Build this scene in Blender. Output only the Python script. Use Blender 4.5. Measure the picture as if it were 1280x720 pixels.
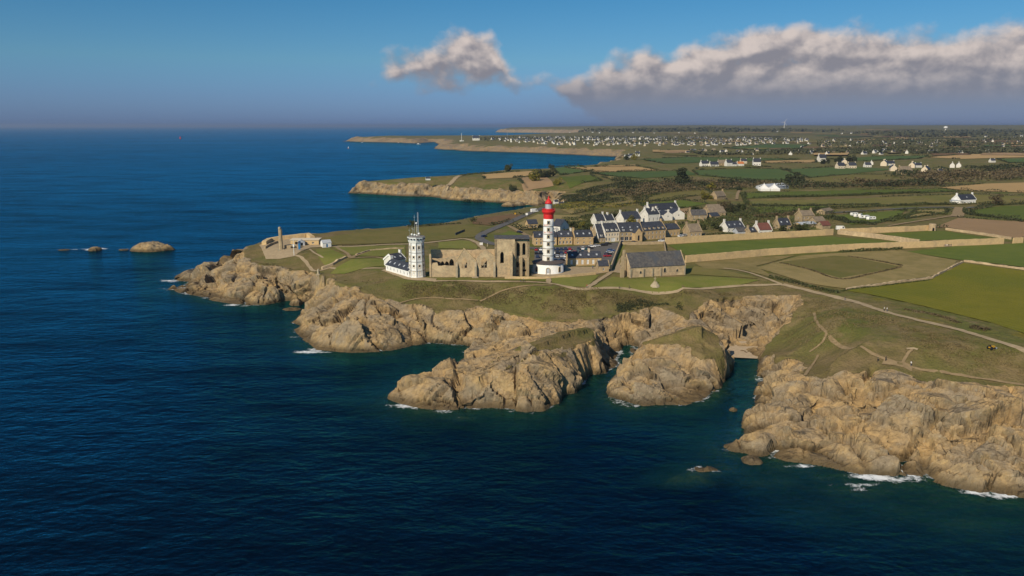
import bpy, bmesh, math, random
import numpy as np
from mathutils import Vector, Matrix
from mathutils.geometry import tessellate_polygon, delaunay_2d_cdt

for o in list(bpy.data.objects):
    bpy.data.objects.remove(o)
S = bpy.context.scene
COL = S.collection

# ------------------------------------------------------------------ camera
F_PX = 985.0                      # focal length in pixels of a 1280 px wide frame
PITCH = math.atan(203.0 / F_PX)   # drone tilted down
CAM_Z = 91.0
cam_d = bpy.data.cameras.new("camera")
cam = bpy.data.objects.new("camera", cam_d)
COL.objects.link(cam)
cam.location = (0, 0, CAM_Z)
cam.rotation_euler = (math.pi / 2 - PITCH, 0, 0)
cam_d.sensor_width = 36.0
cam_d.lens = 36.0 * F_PX / 1280.0
cam_d.clip_start = 1.0
cam_d.clip_end = 300000.0
S.camera = cam

# ------------------------------------------------------------------ sun + sky
SUN_EL = math.radians(36)
SUN_AZ = math.radians(215)        # where the sun stands, clockwise from +Y (behind left of the camera)
sun_dir = Vector((math.sin(SUN_AZ) * math.cos(SUN_EL), math.cos(SUN_AZ) * math.cos(SUN_EL), math.sin(SUN_EL)))
sun_d = bpy.data.lights.new("sun", 'SUN')
sun_d.energy = 4.7
sun_d.angle = math.radians(0.53)
sun_d.color = (1.0, 0.87, 0.67)
sun = bpy.data.objects.new("sun", sun_d)
COL.objects.link(sun)
sun.rotation_euler = (-sun_dir).to_track_quat('-Z', 'Y').to_euler()

S.view_settings.view_transform = 'Standard'
S.view_settings.look = 'None'
S.view_settings.exposure = 0.0
S.view_settings.gamma = 1.0
S.view_settings.use_curve_mapping = False


class NT:
    """small helper to write node graphs"""
    def __init__(s, tree):
        s.t = tree; s.n = tree.nodes; s.l = tree.links
        s.n.clear()

    def add(s, typ, **kw):
        n = s.n.new(typ)
        for k, v in kw.items():
            setattr(n, k, v)
        return n

    def link(s, a, b):
        s.l.new(a, b)

    def set(s, sock, v):
        if hasattr(v, 'is_linked') or hasattr(v, 'links'):
            s.l.new(v, sock)
        else:
            sock.default_value = v

    def math(s, op, a, b=None, c=None, clamp=False):
        n = s.n.new('ShaderNodeMath'); n.operation = op; n.use_clamp = clamp
        s.set(n.inputs[0], a)
        if b is not None: s.set(n.inputs[1], b)
        if c is not None: s.set(n.inputs[2], c)
        return n.outputs[0]

    def mix(s, f, a, b, mode='MIX'):
        n = s.n.new('ShaderNodeMix'); n.data_type = 'RGBA'; n.blend_type = mode
        s.set(n.inputs[0], f)
        for sock, v in ((n.inputs[6], a), (n.inputs[7], b)):
            if isinstance(v, tuple) and len(v) == 3: v = v + (1,)
            s.set(sock, v)
        return n.outputs[2]

    def noise(s, vec, scale, detail=4, rough=0.55, w=None, dist=0.0):
        n = s.n.new('ShaderNodeTexNoise')
        n.inputs['Scale'].default_value = scale
        n.inputs['Detail'].default_value = detail
        n.inputs['Roughness'].default_value = rough
        n.inputs['Distortion'].default_value = dist
        if vec is not None: s.l.new(vec, n.inputs['Vector'])
        return n.outputs['Fac']

    def ramp(s, f, stops, interp='LINEAR'):
        n = s.n.new('ShaderNodeValToRGB'); n.color_ramp.interpolation = interp
        e = n.color_ramp.elements
        while len(e) < len(stops): e.new(0.5)
        for i, (p, c) in enumerate(stops):
            e[i].position = p
            e[i].color = (c, c, c, 1) if not isinstance(c, tuple) else (c if len(c) == 4 else c + (1,))
        s.set(n.inputs[0], f)
        return n.outputs[0]

    def step(s, x, a, b, clamp=True):
        n = s.n.new('ShaderNodeMapRange'); n.interpolation_type = 'SMOOTHSTEP'; n.clamp = clamp
        s.set(n.inputs[0], x); s.set(n.inputs[1], a); s.set(n.inputs[2], b)
        n.inputs[3].default_value = 0; n.inputs[4].default_value = 1
        return n.outputs[0]

    def mapping(s, vec, scale=(1, 1, 1), rot=(0, 0, 0), loc=(0, 0, 0)):
        n = s.n.new('ShaderNodeMapping')
        n.inputs['Scale'].default_value = scale
        n.inputs['Rotation'].default_value = rot
        n.inputs['Location'].default_value = loc
        s.l.new(vec, n.inputs['Vector'])
        return n.outputs[0]


def build_world():
    w = bpy.data.worlds.new("World"); S.world = w; w.use_nodes = True
    T = NT(w.node_tree)
    out = T.add('ShaderNodeOutputWorld'); bg = T.add('ShaderNodeBackground')
    T.link(bg.outputs[0], out.inputs[0])
    sky = T.add('ShaderNodeTexSky'); sky.sky_type = 'NISHITA'; sky.sun_disc = False
    sky.sun_elevation = SUN_EL; sky.sun_rotation = SUN_AZ
    sky.altitude = 90; sky.air_density = 1.0; sky.dust_density = 0.6; sky.ozone_density = 2.5
    tc = T.add('ShaderNodeTexCoord')
    sep = T.add('ShaderNodeSeparateXYZ'); T.link(tc.outputs['Generated'], sep.inputs[0])
    x, y, z = sep.outputs
    # haze layer low over the horizon, the same all the way round
    el = T.math('MULTIPLY', z, 57.3)
    lowh = T.ramp(T.math('DIVIDE', T.math('MAXIMUM', el, 0.0), 40.0),
                  [(0.0, (0.34, 0.53, 1.22)), (0.05, (0.36, 0.58, 1.10)), (0.11, (0.385, 0.70, 0.98)), (0.22, (0.26, 0.66, 0.92)), (0.6, (0.45, 0.85, 1.1)), (1.0, (0.6, 0.95, 1.1))])
    skyc = T.mix(1.0, sky.outputs[0], lowh, 'MULTIPLY')
    # ---- cumulus bank in azimuth (degrees) / elevation (degrees)
    az = T.math('MULTIPLY', T.math('ARCTAN2', x, y), 57.3)
    cmb = T.add('ShaderNodeCombineXYZ'); T.link(az, cmb.inputs[0]); T.link(el, cmb.inputs[1])

    def dens(off):
        v = T.mapping(cmb.outputs[0], (1, 1.25, 1), (0, 0, 0), (off[0], off[1], 0))
        big = T.noise(v, 0.26, 2, 0.5)
        fine = T.noise(v, 0.5, 6, 0.52, dist=0.12)
        n = T.math('ADD', T.math('MULTIPLY', T.math('SUBTRACT', big, 0.5), 3.0), T.math('MULTIPLY', T.math('SUBTRACT', fine, 0.5), 3.6))
        e2 = T.math('ADD', el, off[1] / 1.25) if off[1] else el
        # cloud tops as a function of azimuth
        a01 = T.math('DIVIDE', T.math('ADD', az, 90.0), 180.0)
        def P(d): return (d + 90.0) / 180.0
        top = T.ramp(a01, [(0.0, 0.0), (P(-11), 0.0), (P(-9.4), 0.42), (P(-4.2), 0.66), (P(-1.6), 0.70), (P(0.3), 0.36), (P(3.5), 0.34), (P(5.5), 0.44), (P(10), 0.55), (P(14), 0.62), (P(18.0), 0.70), (P(20), 0.68), (P(22), 0.63), (P(27), 0.62), (P(33), 0.60), (P(45), 0.5), (P(70), 0.1)])
        bot = T.ramp(a01, [(0.0, 0.9), (P(-9), 0.26), (P(-1.5), 0.22), (P(0.8), 0.22), (P(3.0), 0.22), (P(4.5), 0.1), (P(10), 0.02), (1.0, 0.0)])
        t10 = T.math('MULTIPLY', top, 10.0); b10 = T.math('MULTIPLY', bot, 10.0)
        up = T.math('SUBTRACT', t10, e2)                       # >0 below the tops
        lo = T.math('ADD', T.math('SUBTRACT', e2, b10), T.math('MULTIPLY', T.step(az, 1.0, 15.0), 4.0))
        body = T.math('MINIMUM', up, T.math('MULTIPLY', lo, 0.9))
        return T.math('ADD', T.math('MINIMUM', T.math('MULTIPLY', body, 1.3), 2.4), n), up
    d0, up = dens((0, 0))
    d1, _ = dens((-0.5, 0.55))
    alpha = T.math('MAXIMUM', T.step(d0, -0.1, 1.7), T.math('MULTIPLY', T.step(az, -2.0, 14.0), T.math('SUBTRACT', 1.0, T.step(el, 0.8, 3.2))))
    lit = T.step(T.math('SUBTRACT', d0, d1), -0.6, 1.3)
    lit2 = T.math('MULTIPLY', lit, T.step(el, 0.8, 4.0))
    ccol = T.mix(lit2, (3.1, 2.95, 3.35), (8.4, 7.2, 6.6))
    fadeb = T.step(el, 0.3, 4.2)
    ccol = T.mix(fadeb, T.mix(0.75, skyc, (2.3, 2.12, 2.45)), ccol)
    alpha = T.math('MULTIPLY', alpha, T.math('MULTIPLY_ADD', T.step(el, 0.2, 2.4), 0.42, 0.54))
    col = T.mix(alpha, skyc, ccol)
    T.link(col, bg.inputs[0])
    bg.inputs[1].default_value = 0.08
build_world()

# ------------------------------------------------------------------ projection helper (photo pixel -> place)
cp, sp = math.cos(PITCH), math.sin(PITCH)
def ray(px, py):
    a = (px - 640.0) / F_PX; b = (360.0 - py) / F_PX
    return a, cp + b * sp, -sp + b * cp
def at(px, py, z=0.0):
    dx, dy, dz = ray(px, py)
    k = (z - CAM_Z) / dz
    return dx * k, dy * k
def at_depth(px, py, Y):
    dx, dy, dz = ray(px, py)
    k = Y / dy
    return dx * k, Y, CAM_Z + dz * k

# ------------------------------------------------------------------ noise (numpy)
def _h(ix, iy, iz, seed):
    h = (ix * 374761393 + iy * 668265263 + iz * 2147483647 % 4294967291 + iz * 1274126177 + seed * 974634777) & 0xFFFFFFFF
    h = ((h ^ (h >> 13)) * 1274126177) & 0xFFFFFFFF
    h = (h ^ (h >> 16)) & 0xFFFFFF
    return h.astype(np.float64) / 16777215.0
def vnoise(x, y, z=None, seed=0):
    ix = np.floor(x).astype(np.int64); iy = np.floor(y).astype(np.int64)
    fx = x - ix; fy = y - iy
    ux = fx * fx * fx * (fx * (fx * 6 - 15) + 10); uy = fy * fy * fy * (fy * (fy * 6 - 15) + 10)
    if z is None:
        zz = np.zeros_like(ix)
        a = _h(ix, iy, zz, seed); b = _h(ix + 1, iy, zz, seed); c = _h(ix, iy + 1, zz, seed); d = _h(ix + 1, iy + 1, zz, seed)
        return (a * (1 - ux) + b * ux) * (1 - uy) + (c * (1 - ux) + d * ux) * uy
    iz = np.floor(z).astype(np.int64); fz = z - iz; uz = fz * fz * (3 - 2 * fz)
    r = []
    for k in (0, 1):
        a = _h(ix, iy, iz + k, seed); b = _h(ix + 1, iy, iz + k, seed); c = _h(ix, iy + 1, iz + k, seed); d = _h(ix + 1, iy + 1, iz + k, seed)
        r.append((a * (1 - ux) + b * ux) * (1 - uy) + (c * (1 - ux) + d * ux) * uy)
    return r[0] * (1 - uz) + r[1] * uz
def fbm(x, y, z=None, octv=4, seed=0, gain=0.5):
    s = 0; a = 1; t = 0
    for i in range(octv):
        f = 2.03 ** i
        s = s + a * vnoise(x * f + 17.3 * i, y * f + 9.1 * i, None if z is None else z * f + 3.7 * i, seed + i)
        t += a; a *= gain
    return s / t * 2 - 1
def facets(P, scale, seed, tilt=1.0, squash=(1, 1, 1)):
    """broken-rock noise: every cell of a 3D Voronoi gets its own offset and tilt; also returns the crack distance"""
    Q = P * (np.array(squash) / scale)
    ip = np.floor(Q).astype(np.int64)
    n = len(P)
    F1 = np.full(n, 1e9); F2 = np.full(n, 1e9); val = np.zeros(n)
    for dx in (-1, 0, 1):
        for dy in (-1, 0, 1):
            for dz in (-1, 0, 1):
                cx = ip[:, 0] + dx; cy = ip[:, 1] + dy; cz = ip[:, 2] + dz
                px = cx + _h(cx, cy, cz, seed); py = cy + _h(cx, cy, cz, seed + 1); pz = cz + _h(cx, cy, cz, seed + 2)
                ex = Q[:, 0] - px; ey = Q[:, 1] - py; ez = Q[:, 2] - pz
                d = ex * ex + ey * ey + ez * ez
                v = (_h(cx, cy, cz, seed + 3) - 0.5) * 1.2 + tilt * ((_h(cx, cy, cz, seed + 4) - 0.5) * ex + (_h(cx, cy, cz, seed + 5) - 0.5) * ey + (_h(cx, cy, cz, seed + 6) - 0.5) * ez) * 2
                m = d < F1
                F2 = np.where(m, F1, np.minimum(F2, d))
                val = np.where(m, v, val)
                F1 = np.where(m, d, F1)
    return val, np.sqrt(F2) - np.sqrt(F1)
def ss(a, b, x):
    t = np.clip((x - a) / (b - a), 0, 1)
    return t * t * (3 - 2 * t)

# ------------------------------------------------------------------ the coast
def W0(pts): return [at(p[0], p[1], 0.0) for p in pts]
def wobble(poly, amp, seg, seed, closed=False):
    """subdivide a polyline and roughen it (amp as share of segment)"""
    rnd = random.Random(seed); out = []
    n = len(poly)
    for i in range(n if closed else n - 1):
        a = poly[i]; b = poly[(i + 1) % n]
        L = math.hypot(b[0] - a[0], b[1] - a[1]); k = max(1, min(40, int(L / seg)))
        for j in range(k):
            t = j / k
            q = [a[m] + (b[m] - a[m]) * t for m in range(len(a))]
            if j:
                nx, ny = -(b[1] - a[1]) / max(L, 1e-6), (b[0] - a[0]) / max(L, 1e-6)
                o = rnd.uniform(-1, 1) * amp * min(1.0, L / k)
                q[0] += nx * o; q[1] += ny * o
            out.append(tuple(q))
    if not closed: out.append(tuple(poly[-1]))
    return out

near_px = [(1430, 668), (1280, 621), (1240, 617), (1208, 613), (1180, 608), (1149, 597), (1111, 594), (1074, 592), (1055, 588), (1017, 580), (983, 577), (952, 569), (914, 564), (905, 558), (925, 555), (955, 554), (933, 545), (931, 540), (928, 530), (934, 520), (941, 505), (944, 494),
           (945, 475), (946, 457), (947, 447), (930, 444.5), (912, 443.5), (915, 452), (915, 467), (905, 473), (902, 485), (880, 501), (855, 507), (820, 506), (787, 510), (772, 506), (760, 497), (761, 477), (772, 470), (780, 462),
           (786, 446), (788, 432), (778, 432), (776, 444), (772, 460), (760, 463), (757, 466), (735, 469), (732, 477), (717, 491), (704, 494), (700, 504), (680, 514), (657, 515), (640, 512), (615, 510), (555, 514), (525, 511), (500, 504), (486, 498), (500, 486), (540, 466), (585, 446), (612, 437.5), (604, 437),
           (590, 438), (580, 435), (560, 431), (540, 429), (515, 432), (482, 439), (440, 440), (397, 437), (390, 431), (375, 422), (366, 412), (380, 407), (366, 403), (375, 394), (402, 388), (419, 384), (417, 381), (402, 381), (384, 380), (363, 376), (354, 376), (332, 381), (310, 382), (288, 379.6), (266, 376), (244, 370), (222, 366), (213, 361), (228, 356.5), (237, 352), (217, 351), (220, 344.5), (239, 335.7)]
near_w = W0(near_px)
back_w = [(-178, 497), (-160, 520), (-140, 545), (-112, 560), (-85, 572), (-60, 600), (-38, 632), (-18, 670), (4, 718), (26, 760)]
bay_px = [(690, 255), (672, 257.5), (640, 254), (610, 252.5), (562, 250), (540, 246), (502, 245), (470, 243), (435, 241.3)]
prom_back = [(-225, 1110), (-195, 1128), (-150, 1150), (-120, 1180), (-85, 1240), (-62, 1290), (-30, 1320), (20, 1340), (70, 1400), (120, 1470), (160, 1600), (230, 1800)]
far_px = [(771, 196), (740, 195), (702, 193), (660, 191), (595, 189.5), (560, 187.5), (542, 186), (548, 181), (542, 177.7), (520, 179.5), (495, 178.3), (451, 177.5)]
far_back = [(-1020, 4760), (-860, 4900), (-700, 5050), (-500, 5200), (-200, 5500), (300, 6100), (800, 7200), (1150, 8300), (1100, 9300), (800, 9700), (400, 10200), (-80, 10700), (-240, 11300), (-60, 12300), (600, 14500)]
closing = [(600, 16000), (16000, 16000), (16000, -200), (600, -200), (420, 120)]
coast = wobble(near_w + back_w, 0.22, 4.0, 3) + wobble(W0(bay_px) + prom_back, 0.2, 12.0, 4) + wobble(W0(far_px) + far_back, 0.18, 60.0, 5) + closing

# rock / turf edge of the cliffs (pixel, pixel, height)
rim_front = [(1430, 500, 13), (1280, 484, 14), (1255, 481, 14), (1224, 481, 14), (1180, 481, 14), (1149, 475, 14), (1117, 462, 16), (1092, 464, 15), (1055, 466, 14), (1030, 476, 11), (1005, 472, 10), (999, 452, 9), (974, 444, 8), (958, 438, 4.5), (958, 431, 5), (974, 412, 9), (986, 397, 13), (1002, 378, 17), (999, 369, 18),
             (952, 369, 17), (915, 370, 17), (890, 374, 17.3), (875, 382, 15.5), (857, 396, 13), (825, 382, 14), (802, 387, 13.5), (780, 392, 13), (760, 395, 12.5), (740, 402, 11.5), (725, 399, 11), (677, 400, 11), (660, 395, 11.4), (627, 389, 12.3), (602, 382, 13.5), (580, 387, 12.5), (547, 389, 12), (527, 382, 13.5), (502, 380, 13.5), (490, 375, 14.6), (465, 367, 16), (447, 360, 17), (441, 359, 16.5), (424, 354, 16.4), (404, 345.6, 15), (386, 339, 14.5), (367, 339, 14.5), (340, 332, 15.4), (323, 330, 15), (306, 321, 16), (303, 314, 18)]
rim_pts = [(*at(p[0], p[1], p[2]), p[2]) for p in rim_front] + [(-165, 483, 18), (-155, 500, 19.5), (-132, 512, 21), (-118, 530, 21.3), (-90, 553, 20.4), (-50, 590, 19.6), (-22, 640, 20.3), (6, 690, 19.5), (40, 745, 20), (70, 760, 20)]
rim_main = wobble(rim_pts, 0.25, 4.0, 11) + [(1500, 760, 22), (1500, 60, 20), (420, 150, 14)]
st1 = [(745, 413, 13), (735, 409, 14), (700, 414, 14), (670, 424, 13.5), (650, 431, 13), (620, 447, 12), (585, 463, 10.5), (600, 468, 10), (640, 454, 11.5), (690, 447, 11.5), (725, 432, 12), (745, 422, 12)]
st2 = [(800, 428, 11), (815, 424, 12.5), (840, 416, 15), (860, 408, 17), (878, 407, 17), (898, 420, 14), (904, 440, 11), (880, 443, 11), (850, 430, 13), (820, 430, 12)]
def rw(l, s): return wobble([(*at(p[0], p[1], p[2]), p[2]) for p in l], 0.2, 4.0, s, True)
turf_s1 = [at(p[0], p[1], 13.5) for p in [(742, 410), (735, 405), (700, 411), (665, 421), (645, 431), (662, 437), (690, 434), (725, 425), (744, 418)]]
rim_s1 = rw(st1, 21); rim_s2 = rw(st2, 22)

def segdist(px, py, poly, attr=False):
    P = np.array(poly, dtype=np.float64)
    A = P; B = np.roll(P, -1, axis=0)
    if px.size <= 250:
        E = B - A; L2 = np.maximum((E[:, :2] ** 2).sum(1), 1e-9)
        t = np.clip(((px[:, None] - A[:, 0]) * E[:, 0] + (py[:, None] - A[:, 1]) * E[:, 1]) / L2, 0, 1)
        q = (px[:, None] - A[:, 0] - t * E[:, 0]) ** 2 + (py[:, None] - A[:, 1] - t * E[:, 1]) ** 2
        k = q.argmin(1); r = np.arange(len(px))
        av = A[k, 2] + t[r, k] * E[k, 2] if attr else np.zeros(px.shape)
        return np.sqrt(q[r, k]), av
    d = np.full(px.shape, 1e18); av = np.zeros(px.shape)
    for a, b in zip(A, B):
        ex, ey = b[0] - a[0], b[1] - a[1]
        L2 = ex * ex + ey * ey
        if L2 < 1e-9: continue
        t = np.clip(((px - a[0]) * ex + (py - a[1]) * ey) / L2, 0, 1)
        q = (px - a[0] - t * ex) ** 2 + (py - a[1] - t * ey) ** 2
        m = q < d
        if attr: av = np.where(m, a[2] + t * (b[2] - a[2]), av)
        d = np.where(m, q, d)
    return np.sqrt(d), av
def inside(px, py, poly):
    n = len(poly)
    if px.size <= 250:
        Q = np.array([p[:2] for p in poly]); R2 = np.roll(Q, -1, axis=0)
        dy = np.where(R2[:, 1] == Q[:, 1], 1e-12, R2[:, 1] - Q[:, 1])
        c = ((Q[:, 1] > py[:, None]) != (R2[:, 1] > py[:, None])) & (px[:, None] < (R2[:, 0] - Q[:, 0]) * (py[:, None] - Q[:, 1]) / dy + Q[:, 0])
        return c.sum(1) % 2 == 1
    r = np.zeros(px.shape, bool)
    for i in range(n):
        x0, y0 = poly[i][:2]; x1, y1 = poly[(i + 1) % n][:2]
        if y0 == y1: continue
        c = ((y0 > py) != (y1 > py)) & (px < (x1 - x0) * (py - y0) / (y1 - y0) + x0)
        r ^= c
    return r

def plateau(x, y):
    z = 20.0 + 9.0 * ss(450, 2400, y) + 6 * ss(2400, 4200, y) + 54 * ss(4500, 10500, y) * (0.62 + 0.38 * ss(-200, 2500, x))
    n = fbm(x / 420.0, y / 420.0, octv=2, seed=51) * 3.0 * ss(480, 1200, y) + fbm(x / 90.0, y / 90.0, octv=2, seed=52) * 0.45 * ss(150, 260, x * 0 + y)
    n = n + fbm(x / 1500.0, y / 2200.0, octv=3, seed=53) * 20 * ss(2500, 6500, y)
    return z + n

reefs = [(885, 586, 11, 4.5, -0.25), (850, 598, 9, 5, -1.2), (1075, 612, 12, 4, -0.4), (960, 600, 12, 6, -1.8), (1215, 655, 14, 7, -1.6), (1130, 640, 16, 7, -2.2), (1020, 640, 14, 8, -3.0), (580, 522, 6, 3, -0.3), (640, 530, 14, 6, -3.2), (560, 470, 12, 7, -3), (470, 500, 18, 8, -3.6), (420, 450, 14, 7, -2.2), (380, 425, 10, 6, -1.5), (355, 385, 10, 6, -1.5)]
reefs_w = [(*at(r[0], r[1], 0), r[2], r[3], r[4]) for r in reefs]

def land(x, y, fine=True):
    """height, rock mask (1 bare rock .. 0 turf)"""
    x = np.asarray(x, float); y = np.asarray(y, float)
    z = np.zeros(x.shape); rock = np.zeros(x.shape)
    CH = 60000
    AUXL.clear()
    xf = x.ravel(); yf = y.ravel(); zf = z.ravel(); rf = rock.ravel()
    for i in range(0, len(xf), CH):
        a, b = xf[i:i + CH], yf[i:i + CH]
        zf[i:i + CH], rf[i:i + CH] = _land(a, b); AUXL.append(AUX)
    return zf.reshape(x.shape), rf.reshape(x.shape)
AUXL = []; AUX = None
joints_px = [[(1090, 465, 14), (1080, 485, 11), (1067, 509, 8)], [(1262, 490, 12), (1258, 516, 9)], [(537, 398, 11), (535, 418, 5), (529, 431, 1)], [(1152, 545, 5), (1156, 575, 2.5), (1160, 598, 0.3)], [(1125, 490, 10), (1122, 508, 8)], [(1185, 530, 6), (1181, 560, 3)], [(612, 470, 9), (598, 492, 4), (584, 500, 2)], [(560, 412, 7), (557, 430, 1)], [(338, 345, 12), (342, 362, 5)], [(388, 345, 12), (386, 362, 5)], [(1030, 500, 8), (1000, 530, 4), (975, 545, 2)]]
joints = [[at(*p) for p in l] for l in joints_px]
def _land(x, y):
    dc, _ = segdist(x, y, coast)
    ins = inside(x, y, coast)
    H = plateau(x, y)
    # --- far style: cliff of a set width
    w = np.where(y > 2300, 70.0, 15.0); g = np.where(y > 2300, 260.0, 70.0)
    wob = 1 + 0.5 * fbm(x / 40, y / 40, octv=3, seed=61)
    zf = H * (0.62 * ss(0, w * wob, dc) ** 0.8 + 0.38 * ss(w * 0.5, g, dc))
    tf = dc / (w * wob * 1.15)
    rockf = 1 - ss(0.75, 1.15, tf + 0.25 * fbm(x / 18, y / 18, octv=3, seed=62))
    near = y < 800
    z = zf; rock = rockf; aux = np.ones(x.shape); hea = np.zeros(x.shape)
    if near.any():
        xn, yn, dn, Hn = x[near], y[near], dc[near], H[near]
        dr = np.full(xn.shape, 1e9); zr = np.zeros(xn.shape); inr = np.zeros(xn.shape, bool)
        for poly in (rim_main, rim_s1, rim_s2):
            d, a = segdist(xn, yn, poly, True)
            i_ = inside(xn, yn, poly)
            m = d < dr
            dr = np.where(m, d, dr); zr = np.where(m, a, zr)
            inr |= i_
        mainin = inside(xn, yn, rim_main)
        t = dn / np.maximum(dn + dr, 1e-3)
        pw = 0.98 + 0.3 * fbm(xn / 22, yn / 22, octv=2, seed=71)
        ax_ = np.where(inr, 0.12, np.clip(dr / 5.0, 0.3, 1))
        aux[near] = ax_; hea[near] = np.where(inr, 1 - ss(8, 26, dr), 1.0)
        stk = np.exp(-((xn - 10) / 60) ** 2 - ((yn - 268) / 26) ** 4) 
        stk = np.maximum(stk, ss(55, 75, xn) * ss(262, 240, yn))
        pw = pw * (1 - stk) + 0.60 * stk
        zc = zr * np.clip(t, 0, 1) ** pw
        zin = np.where(mainin, zr + (Hn - zr) * ss(0, 26, dr), zr + 1.6 * ss(0, 9, dr))
        zn = np.where(inr, zin, zc)
        edge = np.where(inr, -dr, dr) + 2.4 * fbm(xn / 9, yn / 9, octv=3, seed=72) + 1.0 * fbm(xn / 2.6, yn / 2.6, octv=2, seed=73)
        rn = ss(-0.6, 0.6, edge)
        # the left stack carries turf only on its landward back
        s1 = inside(xn, yn, rim_s1) & ~inside(xn, yn, turf_s1)
        rn = np.where(s1, np.maximum(rn, ss(0.5, -1.0, -3.0 * fbm(xn / 4, yn / 4, octv=2, seed=77) - 1.0)), rn)
        ax2 = aux[near]; ax2[s1] = 0.38; aux[near] = ax2
        k = ss(720, 800, yn)
        wx = xn + 0.8 * fbm(xn / 3, yn / 3, octv=2, seed=78) if xn.size > 100 else xn
        for l in (joints if (yn.min() < 450) else []):
            for (x0, y0), (x1, y1) in zip(l[:-1], l[1:]):
                ex, ey = x1 - x0, y1 - y0
                tt = np.clip(((wx - x0) * ex + (yn - y0) * ey) / (ex * ex + ey * ey), 0, 1)
                zn = zn - np.where(zn > 0.5, 3.0, 0.0) * np.exp(-((wx - x0 - tt * ex) ** 2 + (yn - y0 - tt * ey) ** 2) / 0.7)
        z = z.copy(); rock = rock.copy()
        z[near] = zn * (1 - k) + zf[near] * k
        rock[near] = rn * (1 - k) + rockf[near] * k
    # --- sea bed
    zs = -0.25 - (0.34 - 0.19 * ss(40, 70, x) * ss(240, 210, y)) * dc - 0.9 * (1 + fbm(x / 12, y / 12, octv=3, seed=81)) * ss(0, 8, dc)
    zs = np.maximum(zs, -14)
    for rx, ry, a, b, top in reefs_w:
        q = ((x - rx) / a) ** 2 + ((y - ry) / b) ** 2
        zs = np.maximum(zs, top - 3.0 * q + 0.8 * fbm(x / 5, y / 5, octv=3, seed=82))
    z = np.where(ins, z, zs)
    rock = np.where(ins, rock, 1.0)
    global AUX
    AUX = np.stack([aux, hea], 1)
    return z, rock

_cache = {}
def ground(x, y):
    k = (round(x, 2), round(y, 2))
    if k not in _cache: _cache[k] = float(land(np.array([x]), np.array([y]))[0][0])
    return _cache[k]
_pc = {}
def P(px, py, up=0.0):
    if (px, py) not in _pc: _pc[(px, py)] = _P(px, py)
    x, y, z = _pc[(px, py)]
    return x, y, z + up
def _P(px, py, up=0.0):
    """photo pixel -> point on the land"""
    z = 20.0 if py > 200 else 30.0
    for _ in range(5):
        x, y = at(px, py, z)
        y = min(y, 15000); 
        z = 0.5 * z + 0.5 * float(plateau(np.array([x]), np.array([y]))[0])
    x, y = at(px, py, z)
    if py > 335:
        # near the cliffs: walk along the line of sight to the first ground it meets
        dx, dy, dz = ray(px, py)
        Y = np.linspace(y * 0.72, y * 1.22, 90); K = Y / dy
        zg = land(dx * K, Y)[0]; hit = np.nonzero(CAM_Z + dz * K <= zg + 0.02)[0]
        if len(hit) and hit[0] > 0:
            a, b = Y[hit[0] - 1], Y[hit[0]]
            for _ in range(6):
                m = 0.5 * (a + b); k = m / dy
                if CAM_Z + dz * k <= ground(dx * k, m): b = m
                else: a = m
            y = b; x = dx * b / dy
    z = ground(x, y)
    return x, y, z + up
def Pm(pts):
    """vectorised: many pixels -> plateau points"""
    A = np.array(pts, float); out = []
    px, py = A[:, 0], A[:, 1]
    a = (px - 640.0) / F_PX; b = (360.0 - py) / F_PX
    dx, dy, dz = a, cp + b * sp, -sp + b * cp
    z = np.where(py > 200, 20.0, 30.0)
    for _ in range(6):
        k = np.clip((z - CAM_Z) / dz, 1, 20000); x = dx * k; y = dy * k
        z = 0.5 * z + 0.5 * np.minimum(plateau(x, y), 86)
    out = np.stack([x, y], 1)
    for i in np.nonzero(py > 345)[0]: out[i] = P(px[i], py[i])[:2]
    return out

# ------------------------------------------------------------------ object helpers
def mesh_obj(name, verts, faces, mat=None, parent=None, smooth=False):
    me = bpy.data.meshes.new(name)
    me.from_pydata([tuple(v) for v in verts], [], faces)
    if mat is not None:
        for m in (mat if isinstance(mat, (list, tuple)) else [mat]): me.materials.append(m)
    if smooth: me.polygons.foreach_set('use_smooth', [True] * len(me.polygons))
    me.update()
    o = bpy.data.objects.new(name, me); COL.objects.link(o)
    if parent is not None: o.parent = parent
    return o
def np_mesh(name, V, Fq, mat, smooth=True):
    """fast mesh from numpy verts (n,3) and quads/tris (m,k)"""
    me = bpy.data.meshes.new(name)
    k = Fq.shape[1]
    me.vertices.add(len(V)); me.vertices.foreach_set('co', V.astype(np.float32).ravel())
    me.loops.add(Fq.size); me.loops.foreach_set('vertex_index', Fq.astype(np.int32).ravel())
    me.polygons.add(len(Fq)); me.polygons.foreach_set('loop_start', np.arange(0, Fq.size, k, dtype=np.int32))
    me.polygons.foreach_set('loop_total', np.full(len(Fq), k, dtype=np.int32))
    me.polygons.foreach_set('use_smooth', np.full(len(Fq), smooth, dtype=bool))
    me.materials.append(mat)
    me.update(calc_edges=True)
    o = bpy.data.objects.new(name, me); COL.objects.link(o)
    return o
def fattr(o, name, vals):
    a = o.data.attributes.new(name, 'FLOAT', 'POINT')
    a.data.foreach_set('value', np.asarray(vals, np.float32))
def tag(o, label, cat=None, group=None, kind=None):
    if label: o['label'] = label
    if cat: o['category'] = cat
    if group: o['group'] = group
    if kind: o['kind'] = kind
    return o
def empty(name, loc, rz=0.0):
    o = bpy.data.objects.new(name, None); COL.objects.link(o)
    o.location = loc; o.rotation_euler = (0, 0, rz); o.empty_display_size = 0.5
    return o

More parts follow.
